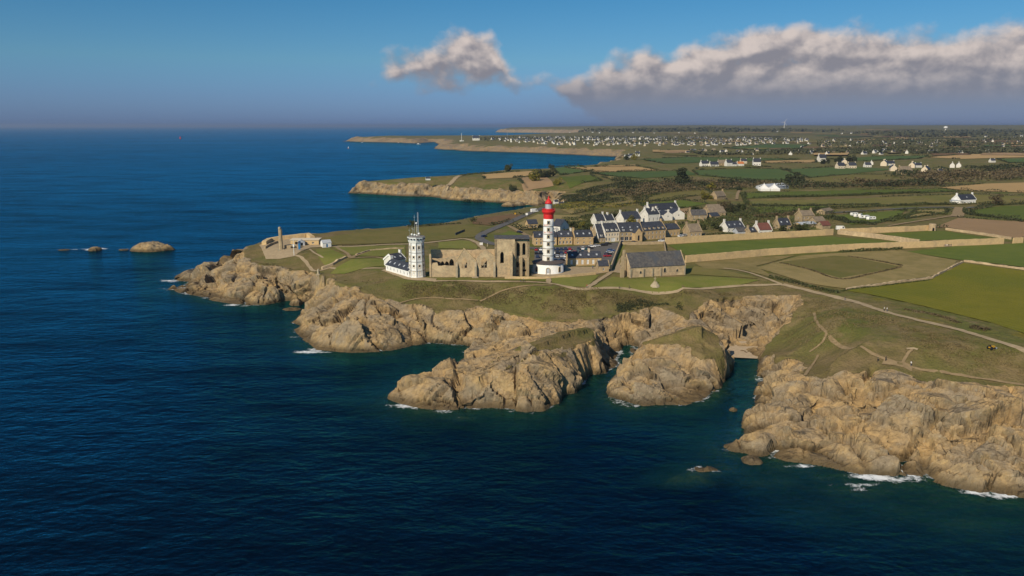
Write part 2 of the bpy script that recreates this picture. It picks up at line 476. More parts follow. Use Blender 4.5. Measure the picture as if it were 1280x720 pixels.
# ------------------------------------------------------------------ materials
MATS = {}
def new_mat(name):
    m = bpy.data.materials.new(name); m.use_nodes = True
    T = NT(m.node_tree)
    out = T.add('ShaderNodeOutputMaterial'); b = T.add('ShaderNodeBsdfPrincipled')
    T.link(b.outputs[0], out.inputs[0])
    b.inputs['Specular IOR Level'].default_value = 0.25
    b.inputs['Roughness'].default_value = 0.85
    MATS[name] = m
    return m, T, b, out
def bump(T, b, h, strength, dist):
    n = T.add('ShaderNodeBump'); n.inputs['Strength'].default_value = strength; n.inputs['Distance'].default_value = dist
    T.link(h, n.inputs['Height']); T.link(n.outputs[0], b.inputs['Normal'])
    return n
def simple(name, c1, c2, scale, rough=0.85, bs=0.0, detail=4, objvar=0.0, spec=0.25, third=None):
    m, T, b, out = new_mat(name)
    g = T.add('ShaderNodeNewGeometry')
    n = T.noise(g.outputs['Position'], scale, detail, 0.6)
    c = T.mix(T.step(n, 0.3, 0.7), c1, c2)
    if third:
        n3 = T.noise(g.outputs['Position'], scale * 0.23, 3, 0.5)
        c = T.mix(T.step(n3, 0.5, 0.68), c, third)
    if objvar:
        oi = T.add('ShaderNodeObjectInfo')
        hs = T.add('ShaderNodeHueSaturation')
        T.link(T.math('MULTIPLY_ADD', oi.outputs['Random'], objvar, 1 - objvar / 2), hs.inputs['Value'])
        T.link(c, hs.inputs['Color']); c = hs.outputs[0]
    T.link(c, b.inputs['Base Color'])
    b.inputs['Roughness'].default_value = rough; b.inputs['Specular IOR Level'].default_value = spec
    if bs: bump(T, b, n, 1.0, bs)
    return m
# ------------------------------------------------------------------ land material
def land_material():
    m, T, b, out = new_mat('land')
    g = T.add('ShaderNodeNewGeometry'); pos = g.outputs['Position']
    at_r = T.add('ShaderNodeAttribute'); at_r.attribute_name = 'rock'
    at_c = T.add('ShaderNodeAttribute'); at_c.attribute_name = 'crack'
    sepz = T.add('ShaderNodeSeparateXYZ'); T.link(pos, sepz.inputs[0]); z = sepz.outputs[2]
    # rock
    n1 = T.noise(pos, 0.09, 5, 0.6); n2 = T.noise(pos, 0.55, 5, 0.65); n3 = T.noise(T.mapping(pos, (1, 1, 0.35), (0.5, 0.3, 0.2)), 0.22, 4, 0.55)
    rc = T.mix(T.step(n1, 0.36, 0.62), (0.400, 0.268, 0.125), (0.270, 0.212, 0.140))
    rc = T.mix(T.math('MULTIPLY', T.step(n3, 0.54, 0.70), 0.7), rc, (0.43, 0.285, 0.120))
    def chips(scale, rot, sc3):
        """broken faces: every Voronoi cell is a tilted plane; returns its height and a random tone"""
        mp = T.mapping(pos, tuple(scale * v for v in sc3), rot)
        wv = T.add('ShaderNodeTexNoise'); wv.inputs['Scale'].default_value = 1.3; wv.inputs['Detail'].default_value = 2; T.link(mp, wv.inputs['Vector'])
        ad = T.add('ShaderNodeVectorMath'); ad.operation = 'MULTIPLY_ADD'; T.link(wv.outputs['Color'], ad.inputs[0]); ad.inputs[1].default_value = (0.5, 0.5, 0.5); T.link(mp, ad.inputs[2])
        v = T.add('ShaderNodeTexVoronoi'); v.inputs['Scale'].default_value = 1.0; T.link(ad.outputs[0], v.inputs['Vector'])
        d = T.add('ShaderNodeVectorMath'); d.operation = 'SUBTRACT'; T.link(ad.outputs[0], d.inputs[0]); T.link(v.outputs['Position'], d.inputs[1])
        c = T.add('ShaderNodeVectorMath'); c.operation = 'SUBTRACT'; T.link(v.outputs['Color'], c.inputs[0]); c.inputs[1].default_value = (0.5, 0.5, 0.5)
        dt = T.add('ShaderNodeVectorMath'); dt.operation = 'DOT_PRODUCT'; T.link(d.outputs[0], dt.inputs[0]); T.link(c.outputs[0], dt.inputs[1])
        sp_ = T.add('ShaderNodeSeparateColor'); T.link(v.outputs['Color'], sp_.inputs[0])
        return T.math('ADD', dt.outputs['Value'], T.math('MULTIPLY', sp_.outputs[0], 0.5)), sp_.outputs[1]
    h1, t1 = chips(0.30, (0.5, 0.35, 0.6), (0.7, 1.3, 0.8)); h2, t2 = chips(0.85, (0.2, 0.5, 0.3), (0.8, 1.3, 0.7))
    tone = T.math('ADD', T.math('MULTIPLY', t1, 0.5), T.math('MULTIPLY', t2, 0.5))
    rc = T.mix(T.math('MULTIPLY', T.math('SUBTRACT', 1.0, T.step(tone, 0.15, 0.7)), 0.46), rc, (0.185, 0.135, 0.075))
    rc = T.mix(T.math('MULTIPLY', T.step(n2, 0.50, 0.70), 0.6), rc, (0.15, 0.112, 0.068))
    rc = T.mix(T.math('MULTIPLY', T.step(T.noise(pos, 0.9, 4, 0.6), 0.58, 0.74), 0.45), rc, (0.44, 0.38, 0.275))
    rc = T.mix(T.math('MULTIPLY', T.step(T.noise(T.mapping(pos, (1, 1, 0.3), (0.2, 0.4, 0.5)), 0.8, 5, 0.7), 0.54, 0.70), 0.45), rc, (0.12, 0.09, 0.056))
    rc = T.mix(T.math('MULTIPLY', at_c.outputs['Fac'], 0.4), rc, (0.055, 0.042, 0.03))
    # sea-weed and black lichen stain at the water line
    wet = T.math('SUBTRACT', 1.0, T.step(T.math('ADD', z, T.math('MULTIPLY', T.math('SUBTRACT', n2, 0.5), 2.4)), 0.4, 3.2))
    rc = T.mix(T.math('MULTIPLY', wet, 0.85), rc, (0.075, 0.052, 0.026))
    rc = T.mix(T.math('SUBTRACT', 1.0, T.step(z, -0.9, -0.1)), rc, T.mix(T.step(n2, 0.4, 0.6), (0.20, 0.15, 0.06), (0.11, 0.12, 0.05)))
    # turf, heath and fern
    m1 = T.noise(pos, 0.035, 4, 0.6); m2 = T.noise(pos, 0.16, 5, 0.62); m3 = T.noise(pos, 1.3, 3, 0.6)
    gc = T.mix(T.step(m2, 0.38, 0.62), (0.125, 0.110, 0.030), (0.185, 0.138, 0.058))
    gc = T.mix(T.step(m1, 0.42, 0.62), gc, (0.110, 0.116, 0.026))
    gc = T.mix(T.math('MULTIPLY', T.step(T.noise(pos, 0.075, 5, 0.65), 0.52, 0.66), 0.8), gc, (0.21, 0.155, 0.075))
    gc = T.mix(T.math('MULTIPLY', T.step(T.noise(T.mapping(pos, (1, 1, 1), (0, 0, 0), (31, 7, 0)), 0.05, 4, 0.6), 0.62, 0.72), 0.6), gc, (0.19, 0.15, 0.015))
    gc = T.mix(T.math('MULTIPLY', T.step(m3, 0.45, 0.75), 0.5), gc, (0.05, 0.05, 0.016))
    at_h = T.add('ShaderNodeAttribute'); at_h.attribute_name = 'heath'
    hc = T.mix(T.step(m2, 0.35, 0.65), (0.140, 0.108, 0.042), (0.195, 0.14, 0.066))
    hc = T.mix(T.math('MULTIPLY', T.step(m3, 0.45, 0.75), 0.5), hc, (0.06, 0.048, 0.02))
    gc = T.mix(T.math('MULTIPLY', at_h.outputs['Fac'], T.math('MULTIPLY_ADD', T.step(m1, 0.35, 0.6), -0.45, 0.85)), gc, hc)
    # rocks poking through near the edge: noise-sharpened mask
    rk = T.step(T.math('ADD', at_r.outputs['Fac'], T.math('MULTIPLY', T.math('SUBTRACT', n2, 0.5), 0.7)), 0.4, 0.6)
    T.link(T.mix(rk, gc, rc), b.inputs['Base Color'])
    b.inputs['Roughness'].default_value = 0.92; b.inputs['Specular IOR Level'].default_value = 0.15
    n4 = T.noise(T.mapping(pos, (1, 1, 0.6), (0.4, 0.2, 0.5)), 1.9, 4, 0.7)
    hr = T.math('ADD', T.math('ADD', T.math('MULTIPLY', h1, 1.7), T.math('MULTIPLY', h2, 0.42)), T.math('ADD', T.math('MULTIPLY', n4, 0.22), T.math('MULTIPLY', n2, 0.22)))
    hg = T.math('MULTIPLY', T.math('ADD', m3, T.math('MULTIPLY', m2, 1.5)), 0.45)
    mx = T.add('ShaderNodeMix'); mx.data_type = 'FLOAT'
    T.link(rk, mx.inputs[0]); T.link(hg, mx.inputs[2]); T.link(hr, mx.inputs[3])
    bump(T, b, mx.outputs[0], 1.0, 1.0)
    return m

def rough_rock(V, rock, amp=1.0):
    """push bare-rock vertices out along the surface normal in broken blocks; returns displaced V and crack mask"""
    return V

def grid_land(xs, ys, holes, mat, name, amp, blocks):
    X, Y = np.meshgrid(xs, ys)
    Z, R = land(X, Y)
    ny, nx = X.shape
    V = np.stack([X, Y, Z], 2)
    # normals of the smooth sheet
    dzdx = np.gradient(Z, axis=1) / np.gradient(X, axis=1); dzdy = np.gradient(Z, axis=0) / np.gradient(Y, axis=0)
    N = np.stack([-dzdx, -dzdy, np.ones_like(Z)], 2); N /= np.linalg.norm(N, axis=2, keepdims=True)
    aux = np.concatenate(AUXL)
    Vf = V.reshape(-1, 3); Nf = N.reshape(-1, 3); Rf = R.ravel(); Zf = Z.ravel()
    crack = np.zeros(len(Vf))
    act = (Rf > 0.02) & (Zf > -8)
    if act.any() and blocks:
        p = Vf[act]; q = p.copy()
        # warp so that the joints are not straight
        q[:, 0] += 2.5 * fbm(p[:, 0] / 14, p[:, 1] / 14, p[:, 2] / 14, 2, 91); q[:, 1] += 2.5 * fbm(p[:, 0] / 14, p[:, 1] / 14, p[:, 2] / 14, 2, 92)
        c, s_ = math.cos(0.5), math.sin(0.5)
        q = np.stack([q[:, 0] * c - q[:, 1] * s_, q[:, 0] * s_ + q[:, 1] * c, q[:, 2] + 0.45 * q[:, 0]], 1)
        d = np.zeros(len(p)); ck = np.zeros(len(p))
        for sc, a, sd, sq in blocks:
            v, e = facets(q, sc, sd, 1.1, sq)
            d += a * v; 
            ed = np.clip(1 - e / 0.06, 0, 1) * (1 if sc > 3 else 0)
            d -= a * 0.5 * ed
            ck = np.maximum(ck, ed * (0.9 if sc > 3 else 0.4))
        d += 0.15 * fbm(p[:, 0] / 3, p[:, 1] / 3, p[:, 2] / 3, 3, 95) * amp
        m = aux[act, 0] * ss(0.0, 0.9, Rf[act]) * (0.1 + 0.9 * ss(-1, 4.0, Zf[act]))
        Vf[act] = p + Nf[act] * (d * m * amp)[:, None]
        crack[act] = ck * m
    # soft hummocks on turf
    tur = Rf < 0.9
    if name == 'land':
        Vf[tur, 2] += (0.25 * fbm(Vf[tur, 0] / 3.1, Vf[tur, 1] / 3.1, octv=2, seed=97)) * (1 - Rf[tur]) * ss(352, 342, Vf[tur, 1]) 
    idx = np.arange(nx * ny).reshape(ny, nx)
    Q = np.stack([idx[:-1, :-1], idx[:-1, 1:], idx[1:, 1:], idx[1:, :-1]], 2).reshape(-1, 4)
    zc = Vf[:, 2][Q].max(1)
    keep = zc > -13.5
    cx = Vf[:, 0][Q].mean(1); cy = Vf[:, 1][Q].mean(1)
    for (x0, x1, y0, y1) in holes:
        keep &= ~((cx > x0) & (cx < x1) & (cy > y0) & (cy < y1))
    Q = Q[keep]
    used = np.unique(Q); mp = np.full(len(Vf), -1); mp[used] = np.arange(len(used))
    o = np_mesh(name, Vf[used], mp[Q], mat, smooth=False)
    sm = (Rf[used][mp[Q]].mean(1) < 0.5)
    o.data.polygons.foreach_set('use_smooth', sm)
    fattr(o, 'rock', Rf[used]); fattr(o, 'crack', crack[used]); fattr(o, 'heath', aux[used, 1])
    tag(o, None, kind='structure')
    return o

M_land = land_material()
near_blocks = [(21, 4.2, 1, (1, 1.5, 0.6)), (9.5, 2.2, 2, (0.8, 1.5, 0.5)), (4.4, 0.5, 3, (0.7, 1.5, 0.6))]
T1 = (-240, 204, 150, 470)
land_near = grid_land(np.arange(-240, 204.3, 0.6), np.arange(150, 470.3, 0.6), [], M_land, 'land', 1.0, near_blocks)
mid_blocks = [(22, 3.0, 1, (1, 1, 0.8)), (9, 1.7, 2, (1, 1, 0.7))]
land_mid = grid_land(np.arange(-330, 450.1, 2.4), np.arange(276, 1340, 2.4), [(T1[0] + 1.2, T1[1] - 1.2, T1[2], T1[3] - 1.2)], M_land, 'middle_land', 1.0, mid_blocks)
land_far = grid_land(np.arange(-700, 2600, 11.0), np.concatenate([np.arange(100, 2400, 11.0)]), [(-325, 445, 280, 1335), (T1[0], T1[1], T1[2], T1[3])], M_land, 'far_land', 1.0, [(40, 4.0, 1, (1, 1, 1))])
land_dist = grid_land(np.arange(-1400, 10500, 32.0), np.arange(2390, 14000, 32.0), [], M_land, 'distant_land', 1.0, [(120, 7.0, 1, (1, 1, 1))])

# ------------------------------------------------------------------ sea
def sea_material():
    m = bpy.data.materials.new('sea'); m.use_nodes = True; MATS['sea'] = m
    T = NT(m.node_tree)
    out = T.add('ShaderNodeOutputMaterial')
    g = T.add('ShaderNodeNewGeometry'); pos = g.outputs['Position']
    sh = T.add('ShaderNodeAttribute'); sh.attribute_name = 'depth'
    fo = T.add('ShaderNodeAttribute'); fo.attribute_name = 'foam'
    # swell, wind waves, ripples
    w1 = T.noise(T.mapping(pos, (0.55, 1, 1), (0, 0, 0.25)), 0.11, 3, 0.55, dist=0.3)
    w2 = T.noise(T.mapping(pos, (0.6, 1, 1), (0, 0, 0.05)), 0.42, 4, 0.6, dist=0.2)
    gust = T.noise(T.mapping(pos, (0.5, 1, 1), (0, 0, 0.4)), 0.006, 4, 0.6)
    big = T.noise(T.mapping(pos, (0.4, 1, 1), (0, 0, 0.3)), 0.0022, 4, 0.6)
    streak = T.noise(T.mapping(pos, (0.35, 1, 1), (0, 0, 0.15)), 0.03, 6, 0.7)
    h = T.math('ADD', T.math('MULTIPLY', w1, 1.5), T.math('MULTIPLY', w2, T.math('MULTIPLY_ADD', gust, 1.2, 0.1)))
    bp = T.add('ShaderNodeBump'); bp.inputs['Strength'].default_value = 1.0; bp.inputs['Distance'].default_value = 1.0
    T.link(h, bp.inputs['Height'])
    clear = T.math('POWER', 2.718, T.math('MULTIPLY', sh.outputs['Fac'], -0.33))
    clear = T.math('MULTIPLY', clear, T.math('SUBTRACT', 1.0, T.step(sh.outputs['Fac'], 5.0, 11.0)))     # how much of the bed shows
    deep = T.mix(T.step(gust, 0.35, 0.7), (0.0001, 0.0020, 0.0065), (0.0002, 0.0032, 0.0095))
    body = T.mix(T.math('MULTIPLY', clear, 0.8), deep, (0.008, 0.060, 0.058))
    df = T.add('ShaderNodeBsdfDiffuse'); T.link(body, df.inputs[0]); T.link(bp.outputs[0], df.inputs['Normal'])
    tr = T.add('ShaderNodeBsdfTransparent'); tr.inputs[0].default_value = (0.55, 0.80, 0.72, 1)
    m1 = T.add('ShaderNodeMixShader'); T.link(T.math('MULTIPLY', clear, 0.85), m1.inputs[0]); T.link(df.outputs[0], m1.inputs[1]); T.link(tr.outputs[0], m1.inputs[2])
    gl = T.add('ShaderNodeBsdfGlossy'); gl.inputs['Roughness'].default_value = 0.12; gl.inputs[0].default_value = (0.06, 0.63, 0.88, 1)
    T.link(bp.outputs[0], gl.inputs['Normal'])
    fr = T.add('ShaderNodeFresnel'); fr.inputs[0].default_value = 1.33; T.link(bp.outputs[0], fr.inputs['Normal'])
    m2 = T.add('ShaderNodeMixShader'); T.link(T.math('MINIMUM', T.math('MULTIPLY', fr.outputs[0], T.math('MULTIPLY_ADD', streak, 2.6, T.math('MULTIPLY_ADD', big, 1.1, -0.88))), 0.8), m2.inputs[0]); T.link(m1.outputs[0], m2.inputs[1]); T.link(gl.outputs[0], m2.inputs[2])
    # foam
    fn = T.noise(pos, 0.5, 5, 0.7, dist=1.2); fn2 = T.noise(pos, 0.13, 3, 0.6)
    fm = T.step(T.math('ADD', fo.outputs['Fac'], T.math('MULTIPLY', T.math('ADD', fn, fn2), 0.8)), 1.13, 1.45)
    # a few breaking crests out at sea
    fd = T.add('ShaderNodeBsdfDiffuse'); fd.inputs[0].default_value = (0.75, 0.77, 0.78, 1)
    m3 = T.add('ShaderNodeMixShader'); T.link(fm, m3.inputs[0]); T.link(m2.outputs[0], m3.inputs[1]); T.link(fd.outputs[0], m3.inputs[2])
    T.link(m3.outputs[0], out.inputs[0])
    return m
def geo(a, b, n): return np.sign(a) * np.geomspace(abs(a), abs(b), n)
sx = np.concatenate([geo(-60000, -420, 40), np.arange(-360, 215, 1.6), geo(240, 60000, 40)])
sy = np.concatenate([[-3000, -800, -200, 0, 60, 100, 120], np.arange(135, 520, 1.6), np.arange(521, 1100, 4), np.geomspace(1105, 60000, 60)])
SX, SY = np.meshgrid(sx, sy)
inner = (SX > -358) & (SX < 213) & (SY > 136) & (SY < 1095)
depth = np.full(SX.shape, 14.0)
zz, _ = land(SX[inner], SY[inner]); depth[inner] = np.clip(-zz, 0, 14)
foam_px = [(388, 440, 7, 3, 1.0), (396, 437, 5, 3, 0.9), (375, 404, 4, 2, 0.8), (372, 421, 4, 2, .8), (508, 507, 6, 3, 0.95), (520, 511, 6, 2, 0.7), (217, 361, 6, 6, 0.9), (214, 351, 6, 6, 0.9), (295, 381, 6, 4, 0.8), (306, 381.5, 3, 3, .9), (885, 587, 6, 1.6, 0.9), (897, 590, 4, 1.4, 0.85),
           (1000, 582, 6, 2, 0.85), (1085, 595, 6, 2.5, 1.0), (1100, 597, 6, 2.5, 1.0), (1130, 599, 6, 2.5, 0.95), (1145, 601, 4, 2, .9), (1215, 616, 5, 2, 0.9), (1258, 620, 6, 2, 1.0), (1075, 605, 5, 1.6, 0.85), (935, 556, 4, 1.5, .85), (118, 311.5, 8, 9, 1.0), (155, 311.5, 5, 6, 0.7), (85, 312, 10, 6, .62), (555, 515, 6, 1.5, .6), (655, 516, 5, 1.4, .6), (825, 508, 6, 1.4, .6), (395, 382, 5, 3, .7), (590, 440, 6, 2, .55)]
foam = np.zeros(SX.shape)
for (px, py, a, b, s_) in foam_px:
    fx, fy = at(px, py, 0)
    foam = np.maximum(foam, 0.62 * s_ * np.exp(-((SX - fx) / (a * 1.4)) ** 2 - ((SY - fy) / b) ** 2))
shore = (depth < 1.2) & inner
foam = np.maximum(foam, np.where(shore, 0.38 * (1 - depth / 1.2), 0))
idx = np.arange(SX.size).reshape(SX.shape)
Q = np.stack([idx[:-1, :-1], idx[:-1, 1:], idx[1:, 1:], idx[1:, :-1]], 2).reshape(-1, 4)
sea = np_mesh('sea', np.stack([SX, SY, np.zeros_like(SX)], 2).reshape(-1, 3), Q, sea_material(), True)
fattr(sea, 'depth', depth.ravel()); fattr(sea, 'foam', foam.ravel())
tag(sea, None, kind='structure')
# ------------------------------------------------------------------ object materials
M = {}
def flat(name, c, rough=0.8, spec=0.3, var=0.12, scale=1.2, bs=0.0):
    c2 = tuple(v * (1 - var * 2) for v in c)
    return simple(name, c, c2, scale, rough, bs, 5, 0, spec)
M['white'] = simple('white_paint', (0.80, 0.79, 0.76), (0.71, 0.69, 0.64), 0.8, 0.7, 0, 5, 0, 0.3, third=(0.74, 0.70, 0.63))
M['white2'] = flat('white_render', (0.70, 0.67, 0.60), 0.85, var=0.07, scale=0.6)
M['cream'] = flat('cream_render', (0.66, 0.55, 0.40), 0.85, var=0.07)
M['red'] = flat('red_paint', (0.62, 0.025, 0.022), 0.5, var=0.08)
M['fadedred'] = flat('faded_red_letter', (0.62, 0.20, 0.14), 0.7)
M['slate'] = simple('slate', (0.030, 0.034, 0.045), (0.055, 0.058, 0.070), 0.9, 0.55, 0.03, 5, 0.3)
M['oldslate'] = simple('old_slate', (0.055, 0.054, 0.058), (0.115, 0.105, 0.095), 0.8, 0.8, 0.05, 6, 0, third=(0.07, 0.075, 0.085))
M['thatch'] = simple('brown_tile', (0.16, 0.125, 0.09), (0.24, 0.19, 0.13), 0.6, 0.9, 0.05, 5)
M['redroof'] = simple('red_brown_tile', (0.17, 0.065, 0.045), (0.12, 0.05, 0.04), 0.7, 0.85, 0.04, 4)
M['orange'] = flat('orange_tile', (0.5, 0.17, 0.05), 0.85)
M['stone'] = simple('granite_wall', (0.40, 0.30, 0.18), (0.28, 0.215, 0.13), 0.55, 0.92, 0.06, 7, 0.12, third=(0.40, 0.30, 0.17))
M['ochre'] = simple('ochre_granite', (0.52, 0.37, 0.195), (0.42, 0.295, 0.15), 0.6, 0.92, 0.05, 6, 0.08)
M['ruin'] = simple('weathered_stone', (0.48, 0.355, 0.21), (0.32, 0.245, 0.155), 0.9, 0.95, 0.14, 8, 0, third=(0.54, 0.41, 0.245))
M['drystone'] = simple('ochre_stone_wall', (0.60, 0.43, 0.22), (0.50, 0.355, 0.18), 0.8, 0.95, 0.07, 7, 0, third=(0.44, 0.32, 0.175))  # the stone's own ochre tone
M['trim'] = simple('dressed_stone', (0.40, 0.33, 0.22), (0.30, 0.24, 0.16), 0.7, 0.9, 0.02)
M['greytrim'] = flat('grey_dressed_stone', (0.25, 0.225, 0.20), 0.85)
M['glass'] = flat('dark_glass', (0.025, 0.03, 0.04), 0.12, 0.6)
M['dark'] = flat('black_opening', (0.012, 0.011, 0.010), 0.9, 0.1)
M['wood'] = flat('painted_shutter', (0.72, 0.72, 0.70), 0.6)
M['metal'] = flat('galvanised_steel', (0.42, 0.43, 0.44), 0.45, 0.5)
M['lead'] = simple('drum_roof_stone', (0.115, 0.088, 0.075), (0.08, 0.065, 0.06), 0.6, 0.8, 0.02)
M['asphalt'] = simple('asphalt', (0.095, 0.09, 0.085), (0.13, 0.12, 0.11), 0.35, 0.9, 0.0, 5)
M['gravel'] = simple('gravel', (0.38, 0.29, 0.175), (0.30, 0.225, 0.135), 0.5, 0.95, 0.02, 6)
M['track'] = simple('trodden_earth', (0.30, 0.215, 0.115), (0.22, 0.155, 0.08), 0.5, 0.95, 0.03, 6)
M['yellow'] = flat('yellow_paint', (0.55, 0.30, 0.02), 0.5)
M['tyre'] = flat('tyre_rubber', (0.02, 0.02, 0.02), 0.8)
M['blue'] = flat('blue_panel', (0.03, 0.16, 0.36), 0.4)
M['palegrey'] = flat('pale_grey_cladding', (0.45, 0.47, 0.50), 0.6)
M['skin'] = flat('skin', (0.45, 0.27, 0.19), 0.7)
M['hair'] = flat('dark_hair', (0.03, 0.02, 0.015), 0.7)
M['bark'] = simple('bark', (0.10, 0.075, 0.05), (0.06, 0.045, 0.03), 2.0, 0.95, 0.03)
for k, c in dict(black=(0.015, 0.015, 0.018), navy=(0.02, 0.035, 0.09), silver=(0.42, 0.43, 0.45), whitec=(0.75, 0.75, 0.75), redc=(0.35, 0.02, 0.03), greyc=(0.12, 0.13, 0.14), teal=(0.02, 0.08, 0.10), bluec=(0.05, 0.11, 0.28)).items():
    M['car_' + k] = flat('car_paint_' + k, c, 0.25, 0.6, var=0.02)
for k, c in dict(white=(0.75, 0.74, 0.72), black=(0.02, 0.02, 0.025), red=(0.5, 0.04, 0.03), blue=(0.06, 0.12, 0.3), denim=(0.05, 0.07, 0.13), olive=(0.12, 0.11, 0.06)).items():
    M['cloth_' + k] = flat('cloth_' + k, c, 0.9)
def leaf_mat(name, c1, c2, c3=None):
    m, T, b, out = new_mat(name)
    g = T.add('ShaderNodeNewGeometry')
    oi = T.add('ShaderNodeObjectInfo')
    isl = g.outputs['Random Per Island']
    c = T.mix(isl, c1, c2)
    n = T.noise(g.outputs['Position'], 0.25, 3, 0.5)
    c = T.mix(T.math('MULTIPLY', T.step(n, 0.45, 0.7), 0.7), c, c3 or c2)
    hs = T.add('ShaderNodeHueSaturation')
    T.link(T.math('MULTIPLY_ADD', oi.outputs['Random'], 0.35, 0.82), hs.inputs['Value']); T.link(c, hs.inputs['Color'])
    T.link(hs.outputs[0], b.inputs['Base Color'])
    b.inputs['Roughness'].default_value = 0.75
    return m
M['leaf'] = leaf_mat('foliage', (0.035, 0.045, 0.014), (0.075, 0.085, 0.025), (0.055, 0.05, 0.02))
M['leafdark'] = leaf_mat('dark_foliage', (0.022, 0.030, 0.012), (0.050, 0.055, 0.02))
M['leafbrown'] = leaf_mat('brown_foliage', (0.075, 0.055, 0.028), (0.12, 0.09, 0.045), (0.05, 0.05, 0.02))
M['gorse'] = leaf_mat('gorse', (0.10, 0.09, 0.015), (0.24, 0.19, 0.02), (0.08, 0.09, 0.02))
M['heathleaf'] = leaf_mat('heath_tufts', (0.10, 0.08, 0.032), (0.165, 0.12, 0.055), (0.12, 0.10, 0.03))
M['farwood'] = simple('far_wood', (0.050, 0.056, 0.026), (0.085, 0.080, 0.038), 0.012, 0.95, 0.0, 6)

# ------------------------------------------------------------------ mesh builder
class MB:
    def __init__(s): s.v = []; s.f = []; s.m = []
    def add(s, vs, fs, mi=0):
        k = len(s.v); s.v += [tuple(v) for v in vs]; s.f += [tuple(i + k for i in f) for f in fs]; s.m += [mi] * len(fs)
        return s
    def box(s, x0, x1, y0, y1, z0, z1, mi=0, mat=None):
        vs = [(x0, y0, z0), (x1, y0, z0), (x1, y1, z0), (x0, y1, z0), (x0, y0, z1), (x1, y0, z1), (x1, y1, z1), (x0, y1, z1)]
        if mat: vs = [mat @ Vector(v) for v in vs]
        return s.add(vs, [(0, 3, 2, 1), (4, 5, 6, 7), (0, 1, 5, 4), (1, 2, 6, 5), (2, 3, 7, 6), (3, 0, 4, 7)], mi)
    def lathe(s, prof, n=24, mi=0, cx=0, cy=0, rot=0.0, caps=True):
        vs = []
        for r, z in prof:
            for i in range(n):
                a = rot + 2 * math.pi * i / n
                vs.append((cx + r * math.cos(a), cy + r * math.sin(a), z))
        fs = []
        for j in range(len(prof) - 1):
            for i in range(n):
                i2 = (i + 1) % n
                fs.append((j * n + i, j * n + i2, (j + 1) * n + i2, (j + 1) * n + i))
        if caps:
            fs.append(tuple(range(n))[::-1]); fs.append(tuple((len(prof) - 1) * n + i for i in range(n)))
        return s.add(vs, fs, mi)
    def tube(s, a, b, r0, r1=None, n=6, mi=0):
        a = Vector(a); b = Vector(b); r1 = r0 if r1 is None else r1
        d = (b - a).normalized(); u = d.orthogonal().normalized(); w = d.cross(u)
        vs = []
        for p, r in ((a, r0), (b, r1)):
            for i in range(n):
                t = 2 * math.pi * i / n
                vs.append(p + (u * math.cos(t) + w * math.sin(t)) * r)
        fs = [(i, (i + 1) % n, n + (i + 1) % n, n + i) for i in range(n)] + [tuple(range(n))[::-1], tuple(range(n, 2 * n))]
        return s.add(vs, fs, mi)
    def panel(s, outline, holes, thick, frame, mi=0):
        """upright slab: outline and holes in (u, w); frame maps (u, depth, w) to local space; depth 0 is the outside"""
        polys = [[Vector((u, w, 0)) for u, w in outline]] + [[Vector((u, w, 0)) for u, w in h] for h in holes]
        flatp = [p for q in polys for p in q]
        tris = tessellate_polygon(polys)
        n = len(flatp)
        vs = [frame @ Vector((p.x, 0, p.y)) for p in flatp] + [frame @ Vector((p.x, thick, p.y)) for p in flatp]
        fs = []
        for t in tris:
            a, b, c = (flatp[i] for i in t)
            ccw = (b.x - a.x) * (c.y - a.y) - (b.y - a.y) * (c.x - a.x) > 0
            t = t if ccw else t[::-1]
            fs.append(tuple(t)); fs.append(tuple(i + n for i in t[::-1]))
        k = 0
        for qi, q in enumerate(polys):
            L = len(q)
            for i in range(L):
                a, b = k + i, k + (i + 1) % L
                fs.append((a, a + n, b + n, b) if qi == 0 else (a, b, b + n, a + n))
            k += L
        return s.add(vs, fs, mi)
    def build(s, name, mats, parent=None, smooth=False, recalc=False):
        mats = mats if isinstance(mats, (list, tuple)) else [mats]
        mats = [M[k] if isinstance(k, str) else k for k in mats]
        o = mesh_obj(name, s.v, s.f, mats, parent, smooth)
        if len(mats) > 1: o.data.polygons.foreach_set('material_index', s.m)
        if recalc:
            bm = bmesh.new(); bm.from_mesh(o.data); bmesh.ops.recalc_face_normals(bm, faces=bm.faces[:]); bm.to_mesh(o.data); bm.free()
        return o
def part_copy(src, parent, loc=(0, 0, 0), rz=0.0):
    o = src.copy(); COL.objects.link(o); o.parent = parent; o.location = loc; o.rotation_euler = (0, 0, rz)
    return o
def copy_tree(o, parent=None):
    c = o.copy(); COL.objects.link(c); c.parent = parent
    for ch in list(o.children): copy_tree(ch, c)
    return c

def rect(u, w, a, b): return [(u - a / 2, w), (u + a / 2, w), (u + a / 2, w + b), (u - a / 2, w + b)]
def lancet(u, w, a, b, n=5):
    """pointed arch opening: width a, height b"""
    r = a; sp_ = w + b - a * 0.866
    pts = [(u - a / 2, w), (u + a / 2, w), (u + a / 2, sp_)]
    for i in range(1, n + 1):
        t = math.radians(60) * i / n
        pts.append((u - a / 2 + r * math.cos(t), sp_ + r * math.sin(t)))
    for i in range(n - 1, -1, -1):
        t = math.radians(60) * i / n
        pts.append((u + a / 2 - r * math.cos(t), sp_ + r * math.sin(t)))
    return pts
def roundarch(u, w, a, b, n=8):
    sp_ = w + b - a / 2
    pts = [(u - a / 2, w), (u + a / 2, w)]
    for i in range(n + 1):
        t = math.pi * i / n
        pts.append((u + a / 2 * math.cos(t), sp_ + a / 2 * math.sin(t)))
    return pts
def FRM(ox, oy, ang, oz=0.0):
    return Matrix.Translation((ox, oy, oz)) @ Matrix.Rotation(ang, 4, 'Z')

